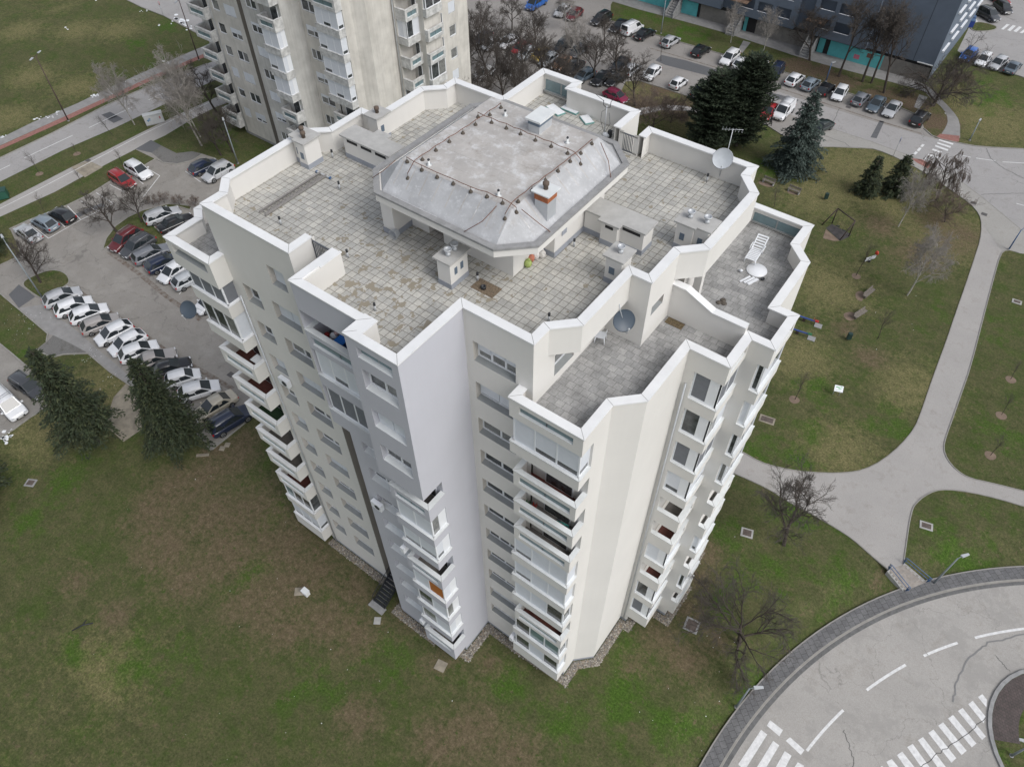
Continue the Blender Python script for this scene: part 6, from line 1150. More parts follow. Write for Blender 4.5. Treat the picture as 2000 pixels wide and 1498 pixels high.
#            L    W    H   stations: x(-.5..) of belt hood, windscreen base, roof front, roof rear, rear glass base ; rear box height
KIND=dict(hatch=(4.15,1.76,1.47,.30,.085,-.33,-.485),mini=(3.55,1.62,1.48,.31,.11,-.36,-.49),sedan=(4.6,1.79,1.43,.25,.06,-.20,-.36),suv=(4.5,1.84,1.66,.29,.10,-.38,-.49),wagon=(4.6,1.78,1.48,.27,.08,-.40,-.49),van=(4.7,1.9,1.88,.33,.17,-.46,-.495),truck=(5.2,1.9,1.85,.34,.2,-.05,-.09))
def car_proto(kind):
    L,W,H,wb,rf,rr,rb=KIND[kind]; gc=.20; belt=H*.60 if kind not in('van','truck') else H*.56; hood=belt*.90
    root=empty('parked_car')
    # lower body: rings of cross-section along x
    X=[-.5,-.485,-.44,-.36,rb+.02 if kind=='sedan' else -.30,-.15,0,.15,wb,.38,.45,.485,.5]
    X=sorted(set(X)); rings=[]
    for t in X:
        x=t*L; e=abs(t)*2
        wd=W/2*(1-.10*max(0,(e-.72)/.28)**2-.08*max(0,(e-.93)/.07))
        if t>wb: top=hood-(t-wb)/(.5-wb)*(belt*.17)
        elif t<rb and kind=='sedan': top=belt*.97
        elif kind=='truck' and t<rr: top=belt*.9
        else: top=belt
        if t>.47: top-=.10+(t-.47)*4*.0
        if t>=.5: top-=.14
        if t<=-.5: top-=.10
        bot=gc+(.10 if e>.95 else 0)
        z1=bot+(top-bot)*.35; z2=top-.10
        rings.append([(x,-wd*.86,bot),(x,-wd*.985,bot+.12),(x,-wd,z1),(x,-wd*.965,z2),(x,-wd*.90,top),(x,-wd*.4,top+.03),(x,wd*.4,top+.03),(x,wd*.90,top),(x,wd*.965,z2),(x,wd,z1),(x,wd*.985,bot+.12),(x,wd*.86,bot)])
    b=MB(); P0=paint('silver'); n=12; v=[q for r in rings for q in r]; f=[]
    for i in range(len(rings)-1):
        for k in range(n-1): f.append((i*n+k,(i+1)*n+k,(i+1)*n+k+1,i*n+k+1))
        f.append((i*n+n-1,(i+1)*n+n-1,(i+1)*n,i*n))
    f.append(tuple(range(n))); f.append(tuple((len(rings)-1)*n+k for k in range(n))[::-1]); b.mesh(v,f,P0,True)
    body=b.build('body',root); md=body.modifiers.new('sub','SUBSURF'); md.levels=1; md.render_levels=1
    # cabin
    c=MB(); zb=belt-.02; w0=W/2*.90; w1=W/2*.75 if kind not in('van','truck') else W/2*.80; zr=H
    xs=[(wb*L,zb,w0*.97),(rf*L,zr-.05,w1*.96),(rf*L-.22,zr,w1),((rf+rr)/2*L,zr+.02,w1*1.01),(rr*L+.15,zr-.01,w1),(rr*L,zr-.05,w1*.96),(rb*L,zb,w0*.93)]
    top=[(x,z,w) for x,z,w in xs]
    vs=[];n=len(xs)
    for x,z,w in xs: vs+=[(x,-w,z),(x,w,z)]
    # side bottoms
    base=[(x,-w0,zb) for x,_,_ in xs]+[(x,w0,zb) for x,_,_ in xs]
    c.v+=vs+base; m0=c.mi(P0)
    def F(*i,sm=True): c.f.append(i); c.m.append(m0); (c.smooth.add(len(c.f)-1) if sm else None)
    for i in range(n-1): F(2*i,2*i+1,2*i+3,2*i+2,sm=(1<=i<=4))
    for i in range(1,n-2): F(2*i,2*i+2,2*n+i+1,2*n+i,sm=False); F(2*i+1,3*n+i,3*n+i+1,2*i+3,sm=False)
    F(0,2,2*n+1,sm=False); F(1,3*n+1,3,sm=False); k=n-2; F(2*k,2*n-2,2*n+k,sm=False); F(2*k+1,3*n+k,2*n-1,sm=False)
    cab=c.build('cabin',root)
    def quad(pts,m_,name,par,off): 
        a,b_,c_=Vector(pts[0]),Vector(pts[1]),Vector(pts[2]); nn=(b_-a).cross(c_-a).normalized()*off
        g=MB(); g.face([Vector(p)+nn for p in pts],m_); o=g.build(name,par); return o
    def L3(a,b_,t): return tuple(a[i]+(b_[i]-a[i])*t for i in range(3))
    A,B_,C_,D_=vs[0],vs[1],vs[3],vs[2]   # windscreen: bottom l,r top r,l
    q=[L3(A,B_,.05),L3(A,B_,.95),L3(C_,D_,.05),L3(C_,D_,.95)]; q[0]=L3(q[0],q[3],.06); q[1]=L3(q[1],q[2],.06); quad(q,CGL,'windscreen',cab,.012)
    A,B_,C_,D_=vs[2*n-1],vs[2*n-2],vs[2*n-4],vs[2*n-3]
    q=[L3(A,B_,.08),L3(A,B_,.92),L3(C_,D_,.08),L3(C_,D_,.92)]; q[0]=L3(q[0],q[3],.12); q[1]=L3(q[1],q[2],.12); quad(q,CGL,'rear_window',cab,.012)
    # side glass: trapezoids split by pillars
    for s in (-1,1):
        x0=wb*L-.12; xt0=rf*L-.08; x1=rb*L+.30; xt1=rr*L+.12
        if kind=='truck': x1=rb*L+.1
        N_=3 if kind in('wagon','suv','van') else 2
        for i in range(N_):
            t0=i/N_+.012*(i>0); t1=(i+1)/N_-.012*(i<N_-1)
            if kind=='van' and i>0: continue
            ya=s*(w0*.985); yb=s*(w1*1.0); h0=.07; h1=.86
            def pt(t,h): 
                xa=x0+(x1-x0)*t; xb=xt0+(xt1-xt0)*t; 
                return (xa+(xb-xa)*h, (s*w0)+(s*w1-s*w0)*h, zb+(zr-.03-zb)*h)
            p=[pt(t0,h0),pt(t1,h0),pt(t1,h1),pt(t0,h1)]
            p=[(x,y+s*.008,z) for x,y,z in p]
            g=MB(); g.face(p if s>0 else p[::-1],CGL); 
            o=g.build('side_window',cab)
    if kind in('suv','wagon','van'):
        for s in (-1,1): g=MB(); g.tube([(rf*L-.3,s*w1*.9,zr+.05),(rr*L+.3,s*w1*.9,zr+.05)],.02,RIM if kind!='van' else TRIM,5); g.build('roof_rail',root)
    if kind=='van':
        g=MB()
        for x in (rf*L-.5,0,rr*L+.5): g.box(x-.02,x+.02,-w1,w1,zr+.08,zr+.11,RIM)
        g.build('roof_rack',root)
    # lamps, plates, mirrors, grille
    for s in (-1,1):
        fz=hood-(belt*.17)-.10
        g=MB(); g.box(.455*L,.492*L,s*W*.33-.16,s*W*.33+.16,fz-.10,fz+.05,HL); g.build('headlight',root)
        tz=belt-.22; hh=.22 if kind in('hatch','mini','suv','wagon','van') else .10
        g=MB(); g.box(-.4975*L,-.462*L,s*W*.385-.09,s*W*.385+.09,tz-.06,tz+hh-.04,TL); g.build('tail_light',root)
        g=MB(); g.box(wb*L-.35,wb*L-.2,s*W*.5-.02,s*W*.5+s*.16+.0 if s>0 else s*W*.5+.02,belt-.02,belt+.12,P0) if s>0 else g.box(wb*L-.35,wb*L-.2,s*W*.5-.16,s*W*.5+.02,belt-.02,belt+.12,P0); g.build('door_mirror',root)
    g=MB(); g.box(.488*L,.5*L,-.45,.45,gc+.12,gc+.32,TRIM); g.build('grille',root)
    for x,zz in ((.502*L,gc+.22),(-.503*L,gc+.42)): g=MB(); g.box(x-.008,x+.008,-.26,.26,zz-.05,zz+.06,PLT); g.build('number_plate',root)
    # door seams and sill trim
    g=MB()
    for s in (-1,1):
        y=s*W*.5+s*.002
        for x in (wb*L-.25,wb*L-1.2,wb*L-2.15):
            if x>-.3*L: g.box(x-.008,x+.008,min(y,y-s*.05),max(y,y-s*.05),gc+.12,belt-.12,TRIM)
    g.build('door_seams',root)
    r=.31 if kind not in('suv','van') else .35
    for x in (.31*L,-.30*L):
        for s in (-1,1):
            M=Matrix.Translation((x,s*(W/2-.10),r))@Matrix.Rotation(R(90)*(-s),4,'X')
            g=MB(); g.lathe([(r*1.12,-.02),(r*1.12,.082),(.0,.084)],(0,0,0),DARK,16,M=M); g.build('wheel_arch',root)
            g=MB(); g.lathe([(r*.62,-.05),(r,-.04),(r,.09),(r*.93,.112),(r*.66,.115)],(0,0,0),TYRE,18,M=M); wl_=g.build('wheel',root)
            g=MB(); g.lathe([(r*.66,.10),(r*.6,.118),(r*.15,.11),(.02,.125)],(0,0,0),RIM,10,M=M); g.build('rim',wl_)
    if kind=='truck':
        g=MB(); g.box(-.49*L,-.10*L,-W*.44,W*.44,belt*.9,belt*.9+.35,P0); g.build('load_bed',root)
    return root
PROTO={}
def copy_tree(o,parent=None):
    c=o.copy(); COL.objects.link(c)
    if parent is not None: c.parent=parent
    for ch in o.children: copy_tree(ch,c)
    return c
def recolor(o,m):
    for s in o.material_slots:
        if s.material and s.material.name.startswith('car_paint_'): s.link='OBJECT'; s.material=m
    for ch in o.children: recolor(ch,m)
CARS=[
('hatch','silver',-78.75,18.99,1.29,'silver hatchback first in the long row, beside the round grass island'),
('hatch','white',-76.30,18.90,1.24,'white hatchback second in the long angled row, beside the silver hatchback'),
('hatch','white',-73.88,19.24,1.21,'white hatchback third in the long row, with red upright tail lamps'),
('hatch','champagne',-71.40,19.05,1.23,'champagne grey hatchback fourth in the long row, between white cars'),
('hatch','white',-68.92,19.07,-1.76,'white hatchback fifth in the long row, parked nose to the path with dark grille'),
('hatch','white',-66.43,19.04,-1.71,'white small car sixth in the long row, nose to path, red lamp behind'),
('hatch','white',-64.38,19.04,1.22,'white hatchback seventh in the long row, half behind the top of the right spruce'),
('sedan','champagne',-62.09,19.34,1.12,'champagne car eighth in the long row, partly behind the spruce top'),
('sedan','black',-59.77,19.47,1.08,'black saloon ninth in the long row, behind the spruce'),
('mini','white',-57.44,19.47,1.06,'white small car with ribbed white roof, tenth in the long row behind the spruce'),
('hatch','white',-54.71,19.38,1.05,'white hatchback with black side glass, eleventh in the long row'),
('sedan','cream',-51.82,19.02,-1.75,'cream saloon between the white hatchback and the dark blue estate'),
('suv','navy',-49.07,18.73,1.39,'dark blue estate with silver roof rails, last of the long row by the lawn'),
('suv','darkred',-81.74,29.47,-1.45,'dark red crossover at the head of the short row by the brown island'),
('suv','darkgrey',-79.43,29.58,-1.54,'dark grey off roader with roof bars, beside the dark red crossover'),
('wagon','grey',-76.94,29.71,1.36,'grey estate with roof rails in the short row, third from the island'),
('hatch','navy',-74.38,29.48,1.38,'dark blue small hatchback in the short row left of the tall block'),
('hatch','white',-72.05,29.32,-1.51,'white hatchback in the short row with its bonnet to the lane'),
('hatch','lightgrey',-69.44,29.54,1.39,'light grey hatchback against the corner balconies of the tall block'),
('hatch','white',-64.29,28.54,-1.64,'white car mostly hidden below the left balconies of the tall block'),
('wagon','silver',-82.20,35.18,1.28,'silver estate with roof rails behind the bare shrubs of the island'),
('sedan','black',-79.55,35.23,1.36,'black car under a dark crumpled cover, beside the silver estate'),
('sedan','silver',-92.85,23.04,3.12,'silver hatchback outermost of the three in the marked bays at far left'),
('hatch','bluegrey',-92.99,25.41,-3.07,'blue grey hatchback in the middle of three marked bays'),
('hatch','black',-92.70,27.62,-3.06,'black hatchback at the right of three marked bays'),
('wagon','red',-93.16,36.80,-0.05,'red estate with roof rails in the upper marked bays'),
('suv','white',-93.08,39.35,-0.02,'white crossover with black glass roof beside the red estate'),
('hatch','navy',-86.65,45.27,1.43,'dark blue hatchback by the green verge near the weathered tower'),
('suv','silver',-83.97,45.51,-1.62,'silver crossover with black roof beside the dark blue hatchback'),
('van','white',-68.79,6.81,-0.05,'white van with roof bar at the left edge of the picture'),
('wagon','darkgrey',-69.46,9.35,0.08,'dark grey estate half behind the left spruce'),
('truck','blue',-79.42,113.63,-1.58,'bright blue pickup van at the top of the far car park'),
('hatch','silver',-73.88,113.83,-1.45,'silver car right of the blue pickup in the far car park'),
('hatch','darkred',-71.35,113.87,-1.49,'dark maroon car half behind birch branches at the top of the far car park'),
('suv','black',-66.52,115.07,-1.69,'black off roader behind thin birch branches by the green strip'),
('sedan','black',-62.54,114.77,-1.69,'black saloon left of the white minibus'),
('van','white',-60.26,114.96,1.43,'white minibus between two black cars'),
('sedan','black',-57.57,114.66,1.42,'black car with lit red lamps right of the white minibus'),
('hatch','silver',-52.74,114.79,1.47,'silver hatchback alone in the row by the green strip'),
('hatch','black',-47.07,114.75,1.49,'black hatchback with wide gap on both sides by the green strip'),
('suv','white',-42.13,115.17,-1.59,'white people carrier by the footpath gap in the green strip'),
('hatch','white',-39.82,114.83,1.50,'white small hatchback with dark tailgate, between people carrier and saloon'),
('sedan','white',-37.13,115.31,-1.57,'white saloon facing the camera beside the navy people carrier'),
('suv','navy',-34.27,115.33,-1.51,'navy people carrier below the round bare tree'),
('hatch','white',-30.89,114.86,1.47,'white old hatchback between navy and blue grey cars'),
('hatch','bluegrey',-28.37,114.91,1.48,'pale blue grey hatchback beside the white old hatchback'),
('hatch','black',-25.90,114.76,1.53,'black hatchback with red tail lamps below the row of dark trunks'),
('hatch','white',-23.69,114.86,-1.50,'white hatchback facing the camera, right of the black hatchback'),
('hatch','grey',-20.53,115.07,1.50,'grey hatchback with pinkish tail lamps, left of the purple grey car'),
('sedan','slate',-18.16,114.96,-1.58,'slate blue saloon below the big bare tree'),
('sedan','silver',-15.80,114.96,-1.59,'silver saloon facing the camera near the end of the upper row'),
('suv','black',-11.67,114.60,1.48,'black car with roof rails, last of the upper row next to the brown island'),
('sedan','red',-30.24,103.74,-1.58,'bright red car between the pine and the ladder van'),
('van','white',-28.47,104.94,-1.59,'white van with ladder rack on its roof'),
('sedan','darkgreen',-22.41,103.95,-1.87,'dark green old car right of the blue spruce top'),
('suv','black',-66.33,102.82,-1.47,'black off roader facing the camera in the middle rows of the far car park'),
('hatch','darkgrey',-63.36,102.85,-1.58,'dark grey car behind white birch stems'),
('hatch','yellow',-67.78,98.16,-1.47,'yellow gold hatchback among bare trees'),
('hatch','lightgrey',-65.68,97.63,-1.56,'pale grey car with snow on it, right of the yellow hatchback'),
('sedan','tan',-63.40,98.11,-1.44,'car under a rusty tan and silver cover'),
('hatch','white',-74.60,98.67,-1.62,'white car behind dark branches left of the red one'),
('hatch','red',-71.64,98.12,-1.54,'red car behind dark branches'),
('hatch','lightgrey',-69.74,97.29,-1.66,'pale grey car between red and yellow cars'),
('hatch','navy',-79.00,97.46,-1.52,'navy car at the left end of the far car park near the weathered tower'),
('hatch','silver',-76.61,96.56,-1.59,'silver car behind branches beside the navy one'),
('hatch','white',-71.39,87.93,-1.65,'white car deep behind the thicket near the weathered tower'),
('sedan','black',-60.96,98.08,-1.56,'black saloon between tan covered car and birch stem'),
('hatch','slate',-58.07,96.70,-1.71,'slate car with frost behind the white parapet corner'),
('sedan','black',-55.46,97.69,-1.60,'black saloon left of the pale windscreened hatchback, above the crimson car'),
('hatch','black',-53.48,98.51,-1.63,'black hatchback with pale windscreen directly above the crimson car'),
('hatch','black',-55.40,102.91,-1.55,'black hatchback behind the silver one, middle of the far car park'),
('hatch','silver',-53.10,102.70,1.55,'silver hatchback with red lamps under a bare tree'),
('hatch','white',-49.92,103.58,-1.52,'white car speckled with snow on its bonnet'),
('mini','white',-44.98,103.25,1.50,'small white city car standing alone'),
('hatch','crimson',-50.81,94.19,-0.12,'crimson car by the brown verge behind the roof parapet'),
('hatch','navy',-40.99,102.95,1.52,'navy car half behind the pine crown'),
('hatch','black',-35.93,111.82,1.42,'black car between the two pine tops'),
('hatch','silver',-6.74,138.57,-1.75,'silver hatchback in the right hand car park beside the dark grey saloon'),
('sedan','slate',-4.53,138.62,1.48,'dark slate saloon at the right edge car park'),
('hatch','white',-8.93,138.48,-1.62,'white car behind twigs of the leaning tree'),
('hatch','blue',-11.30,138.78,-1.69,'blue car deep behind the leaning tree'),
('suv','darkgrey',-12.57,155.72,-0.57,'dark off roader by the blue bins at top right'),
('hatch','black',-11.24,160.33,-0.80,'black car near the top right corner'),
('hatch','red',-12.49,163.58,-0.64,'red car at the very top right')]
for kind,col,x,y,h,lab in CARS:
    if kind not in PROTO: PROTO[kind]=car_proto(kind); o=PROTO[kind]; first=True
    else: o=copy_tree(PROTO[kind]); first=False
    o.location=(x,y,.012); o.rotation_euler=(0,0,h); tag(o,lab,'car' if kind not in('van','truck') else 'van','parked cars')
    o['c']=col
for o in [o for o in COL.objects if 'c' in o.keys()]:
    recolor(o,paint(o['c'])); del o['c']
# ---------------------------------------------------------------- bare trees
BK=mat('dark_bark',(.060,.048,.040),.95,.25,6); BKB=mat('birch_bark',(.36,.34,.31),.9,.35,5); BKT=mat('brown_twigs',(.085,.073,.064),.95); BKR=mat('reddish_twigs',(.15,.115,.095),.95); BKL=mat('pale_twigs',(.27,.25,.23),.95)
def tree_proto(kind,seed):
    rg=random.Random(seed); T=MB(); C_=MB()
    prm=dict(broad=dict(h=1,fork=.30,n=7,up=.75,sp=.62,dr=0,m=BK,t=BKT,r=.022),birch=dict(h=1,fork=.3,n=11,up=.75,sp=.6,dr=.2,m=BKB,t=BKL,r=.014),weep=dict(h=1,fork=.45,n=10,up=.6,sp=.7,dr=1.9,m=BK,t=BKR,r=.014),tall=dict(h=1,fork=.42,n=6,up=1.0,sp=.40,dr=0,m=BK,t=BKT,r=.018),wide=dict(h=1,fork=.22,n=8,up=.45,sp=.95,dr=.15,m=BK,t=BKT,r=.03),sapling=dict(h=1,fork=.35,n=6,up=1.0,sp=.35,dr=0,m=BK,t=BKT,r=.012),bush=dict(h=1,fork=.05,n=8,up=.9,sp=.8,dr=0,m=BK,t=BKR,r=.012))[kind]
    lev=4 if kind!='sapling' else 3
    # unit-height tree scaled by 10: local metres for a 10 m tree
    S_=10.
    def wander(p,d,L,r0,r1,n,mb,m_,sides,grav=0,jit=.18):
        pts=[p]; rr=[r0]
        for i in range(n):
            d=(d+Vector((rg.gauss(0,jit),rg.gauss(0,jit),rg.gauss(0,jit*.6)-grav/n))).normalized(); p=p+d*L/n; pts.append(p); rr.append(r0+(r1-r0)*(i+1)/n)
        mb.tube(pts,rr,m_,sides,False); return pts,d
    R0=prm['r']*S_
    top,dd=wander(Vector((0,0,-.1)),Vector((0,0,1)),S_*.62 if kind not in('bush','wide') else S_*.3,R0,R0*.45,7,T,prm['m'],8,0,.05)
    def grow(p,d,L,r,l):
        thick=l<=1
        mb=T if thick else C_; m_=prm['m'] if thick else prm['t']
        pts,_=wander(p,d,L,r,r*.45,4 if l<3 else 3,mb,m_,5 if thick else 3,prm['dr']*(.3+.35*l) if l>=1 else 0,.16 if l<3 else .2)
        if l>=lev: return
        k={0:5,1:5,2:4 if kind in('tall','birch') else 5,3:3}[l]+(1 if rg.random()<.5 else 0)
        for i in range(k):
            t=.25+.75*(i+rg.random()*.6)/k; j=min(len(pts)-2,int(t*(len(pts)-1))); q=pts[j].lerp(pts[j+1],t*(len(pts)-1)-j if t<1 else .9)
            a=(pts[j+1]-pts[j]).normalized(); o=a.orthogonal().normalized(); o=Matrix.Rotation(rg.random()*6.28,3,a)@o; nd=(a*rg.uniform(.7,1.1)+o*rg.uniform(.45,.95)); nd.z+=.12-(prm['dr']*.25); nd.normalize()
            grow(q,nd,L*rg.uniform(.42,.66),max(r*.52,.014),l+1)
    for i in range(prm['n']):
        t=prm['fork']+(1-prm['fork'])*(i+.5)/prm['n']; j=min(6,int(t*7)); q=top[j].lerp(top[j+1],t*7-j) if j<7 else top[-1]
        a=i*2.4+rg.random()*.7; sp=prm['sp']; d=Vector((math.cos(a)*sp,math.sin(a)*sp,prm['up'])).normalized()
        if i==prm['n']-1: d=(d+Vector((0,0,1.5))).normalized()
        grow(q,d,S_*rg.uniform(.34,.46)*(1.15-.45*t if kind!='wide' else 1.25),R0*.5*(1.1-.5*t),0 if kind!='sapling' else 1)
    r=empty('bare_tree'); T.build('trunk',r); C_.build('crown',r); return r
TP={}
TREES=[
('birch',-104.66,46.59,10.5,-0.02,-1.05,'thin bare tree between road and cycle path, left of the grey cabinet'),
('sapling',-104.88,43.02,3.9,-0.01,-1.02,'small bare tree on the verge below the faded road patch'),
('sapling',-104.83,37.18,1.8,-0.00,0.12,'tiny staked sapling on the bright green verge'),
('sapling',-104.73,31.41,3.8,0.06,-0.37,'young staked tree near the left edge of the verge'),
('sapling',-97.22,33.32,2.8,-0.01,-0.11,'young tree beside the pale concrete pad'),
('sapling',-96.76,39.14,3.0,0.01,-0.01,'young staked tree above the white crossover'),
('birch',-92.02,48.85,15.0,-0.26,-1.98,'tall pale birch leaning in front of the road'),
('birch',-93.99,50.22,11.6,-0.20,-1.13,'second pale birch right behind the tall one'),
('broad',-97.54,55.96,8.4,-0.37,-1.63,'dark bare tree beside the upper balconies of the weathered tower'),
('broad',-87.78,48.89,7.4,-0.29,-1.05,'dark bare tree left of the grey lamp post'),
('broad',-86.98,50.41,7.5,-0.20,-0.74,'dark bare tree at the foot of the weathered tower'),
('broad',-84.72,30.01,6.8,-0.02,-0.71,'bare tree on the tip of the brown island'),
('broad',-83.84,33.07,6.2,0.02,0.27,'bare tree further along the brown island'),
('broad',-83.77,19.03,6.8,-0.11,0.77,'knotty bare tree on the round grass island'),
('sapling',-95.98,26.88,3.1,-0.00,0.15,'young staked tree behind the marked bays'),
('broad',-69.86,87.24,10.3,-1.50,-1.22,'dark bare tree nearest the weathered tower corner'),
('broad',-63.70,83.09,9.0,-1.33,-1.03,'bare tree left in the thicket behind the roof'),
('broad',-63.46,86.05,9.4,-1.18,-0.84,'bare tree with forked trunk in the thicket'),
('broad',-58.42,82.40,9.3,-1.55,-1.06,'bare tree of the thicket just above the white parapet'),
('broad',-61.93,90.98,9.4,-1.28,-0.80,'bare tree left of the tan covered car'),
('birch',-60.19,98.23,9.5,-0.65,-0.34,'white stemmed birch in the middle of the far car park'),
('birch',-69.89,108.99,7.5,-0.69,-0.37,'white birch by the top row of the far car park'),
('broad',-56.43,96.90,8.0,-0.20,-0.12,'bare tree right of the white stemmed birch'),
('broad',-54.34,100.41,7.9,-1.45,-0.61,'bare tree beside the black hatchback'),
('broad',-47.44,94.26,8.6,-1.81,-0.64,'tall bare tree in front of the silver hatchback'),
('bush',-42.28,90.59,5.9,0.25,0.08,'wide twiggy shrub on the brown verge'),
('bush',-40.84,93.34,4.0,0.10,0.02,'twiggy shrub left of the pine'),
('broad',-77.72,95.30,8.2,-0.07,-0.05,'thin bare tree at the left rim of the far car park'),
('birch',-44.81,121.36,7.1,-2.54,-0.28,'slender birch on the green strip by the footpath gap'),
('birch',-39.06,121.69,7.7,-0.43,-0.02,'leaning white birch on the green strip'),
('broad',-31.68,123.10,8.6,-2.01,0.17,'round crowned bare tree before the blue building'),
('tall',-25.95,120.82,14.4,-0.22,0.02,'tall leaning bare tree, left one before the teal wall'),
('tall',-22.38,121.39,12.9,-0.49,0.15,'slim leaning bare tree second before the teal wall'),
('tall',-21.12,121.71,13.8,-0.39,0.13,'slim leaning bare tree third before the teal wall'),
('tall',-18.51,119.93,13.4,-2.08,0.69,'big bare tree before the gable of the blue building'),
('wide',-11.31,120.48,11.3,0.17,-0.06,'huge spreading bare tree leaning over the right car park'),
('bush',-10.32,124.32,4.7,-0.21,0.07,'tangled shrub under the spreading tree'),
('birch',-6.10,88.53,8.7,0.04,-0.01,'white barked birch in front of the two small firs'),
('weep',-3.91,96.80,7.5,-0.51,0.17,'tree with weeping reddish twigs over the zebra crossing'),
('birch',-1.19,76.65,10.0,0.15,-0.05,'white barked birch lower on the playground lawn, near the path'),
('bush',-1.69,92.88,4.2,-0.85,0.28,'bare green stemmed shrub between the two birches'),
('sapling',-20.29,83.30,3.6,-0.46,-0.02,'thin young tree beside the wooden bench'),
('sapling',-7.10,76.56,5.2,0.14,-0.03,'young tree holding the white and red object'),
('sapling',-1.58,67.87,4.7,-0.09,0.03,'thin leafless sapling on the lawn by the path'),
('sapling',-5.42,54.62,4.9,-0.06,-0.01,'thin sapling left of the information board'),
('sapling',11.41,70.23,2.9,-0.27,0.13,'young tree on the right lawn, highest one'),
('sapling',11.82,64.82,3.3,-0.21,0.11,'young tree on the right lawn, middle one'),
('sapling',12.24,59.10,3.4,-0.19,0.08,'young tree on the right lawn, lowest one'),
('broad',0.27,38.60,9.6,-1.67,0.08,'dark spreading tree beside the path junction'),
('wide',0.92,28.29,11.1,-1.70,0.02,'low wide tree on the lawn above the curved road'),
('sapling',-51.15,108.90,4.8,-0.77,-0.22,'thin young tree by the lamp on the green strip'),
('birch',-33.41,131.59,4.3,-1.25,0.12,'thin tree at the foot of the concrete stairs'),
('broad',-74.35,88.06,8.1,-0.45,-0.40,'small bare tree at the very foot of the weathered tower corner'),
('broad',-71.76,92.00,8.1,-0.30,-0.22,'bare tree behind the silver and white cars of the thicket'),
('broad',-66.42,91.72,8.8,-0.47,-0.32,'bare tree in front of the yellow hatchback'),
('broad',-59.11,90.13,7.9,-0.57,-0.34,'bare tree right above the front roof corner'),
('broad',-56.25,89.38,7.5,-0.20,-0.12,'bare tree beside the slate car'),
('broad',-63.54,77.83,8.9,-0.56,-0.47,'wide bare tree at the left low end of the thicket'),
('broad',-69.88,99.81,7.4,-0.44,-0.28,'bare tree in the middle rows of the far car park'),
('broad',-77.45,103.57,6.7,-0.10,-0.06,'bare tree at the top of the far car park'),
('broad',-61.50,108.04,5.4,-0.04,-0.04,'thin bare tree left of the black saloon')]
RAT={'huge spre':1.15,'dark spre':.85,'low wide ':.85,'round cro':1.0}
NV=dict(broad=3,birch=2,weep=1,tall=2,wide=2,sapling=2,bush=1)
for i,(kind,x,y,h,lx,ly,lab) in enumerate(TREES):
    v=i%NV[kind]; key=(kind,v)
    if key not in TP: TP[key]=tree_proto(kind,hash(kind)%97+v*7 if False else sum(map(ord,kind))+v*7); o=TP[key]
    else: o=copy_tree(TP[key])
    zt_=max(c_[2] for ch in o.children for c_ in [b_ for b_ in ch.bound_box]); s=h/zt_
    o.name='birch' if kind in('birch','weep') else ('shrub' if kind=='bush' else 'bare_tree'); rt=(i*2.399)%6.28
    if kind in('broad','tall','birch','bush','wide') : s=max(s,.35)
    M=Matrix.Translation((x,y,gh(x,y)))
    lean=Vector((lx,ly,max(h,1)))
    if math.hypot(lx,ly)/max(h,1)<.35: q=Vector((0,0,1)).rotation_difference(lean)
    else: q=Vector((0,0,1)).rotation_difference(Vector((lx*.12,ly*.12,h)))
    o.rotation_mode='QUATERNION'; o.rotation_quaternion=q@Matrix.Rotation(rt,3,'Z').to_quaternion(); o.location=(x,y,gh(x,y)); bb=[c_ for ch in o.children if ch.name.startswith('crown') for c_ in ch.bound_box]; wd_=(max(c_[0] for c_ in bb)-min(c_[0] for c_ in bb)+max(c_[1] for c_ in bb)-min(c_[1] for c_ in bb))/2; k=RAT.get(lab[:9],dict(broad=.85,birch=.62,weep=.85,tall=.55,wide=.8,sapling=.42,bush=1.7)[kind])*zt_/wd_
    o.scale=(s*k,s*k,s)
    tag(o,lab,'tree' if kind!='bush' else 'shrub','bare trees')
# dark soil discs at sapling feet
for (x,y) in [(-5.47,54.50),(11.82,64.65),(12.21,59.01),(11.43,70.16),(-7.04,76.38),(-104.71,37.11),(-104.51,31.27)]:
    sheet('bare_earth',smooth([(x+.55*math.cos(a)*(1+.2*math.sin(3*a)),y+.55*math.sin(a)) for a in [k*.785 for k in range(8)]],2,True),.0125,mat('bare_earth',(.19,.14,.105)))
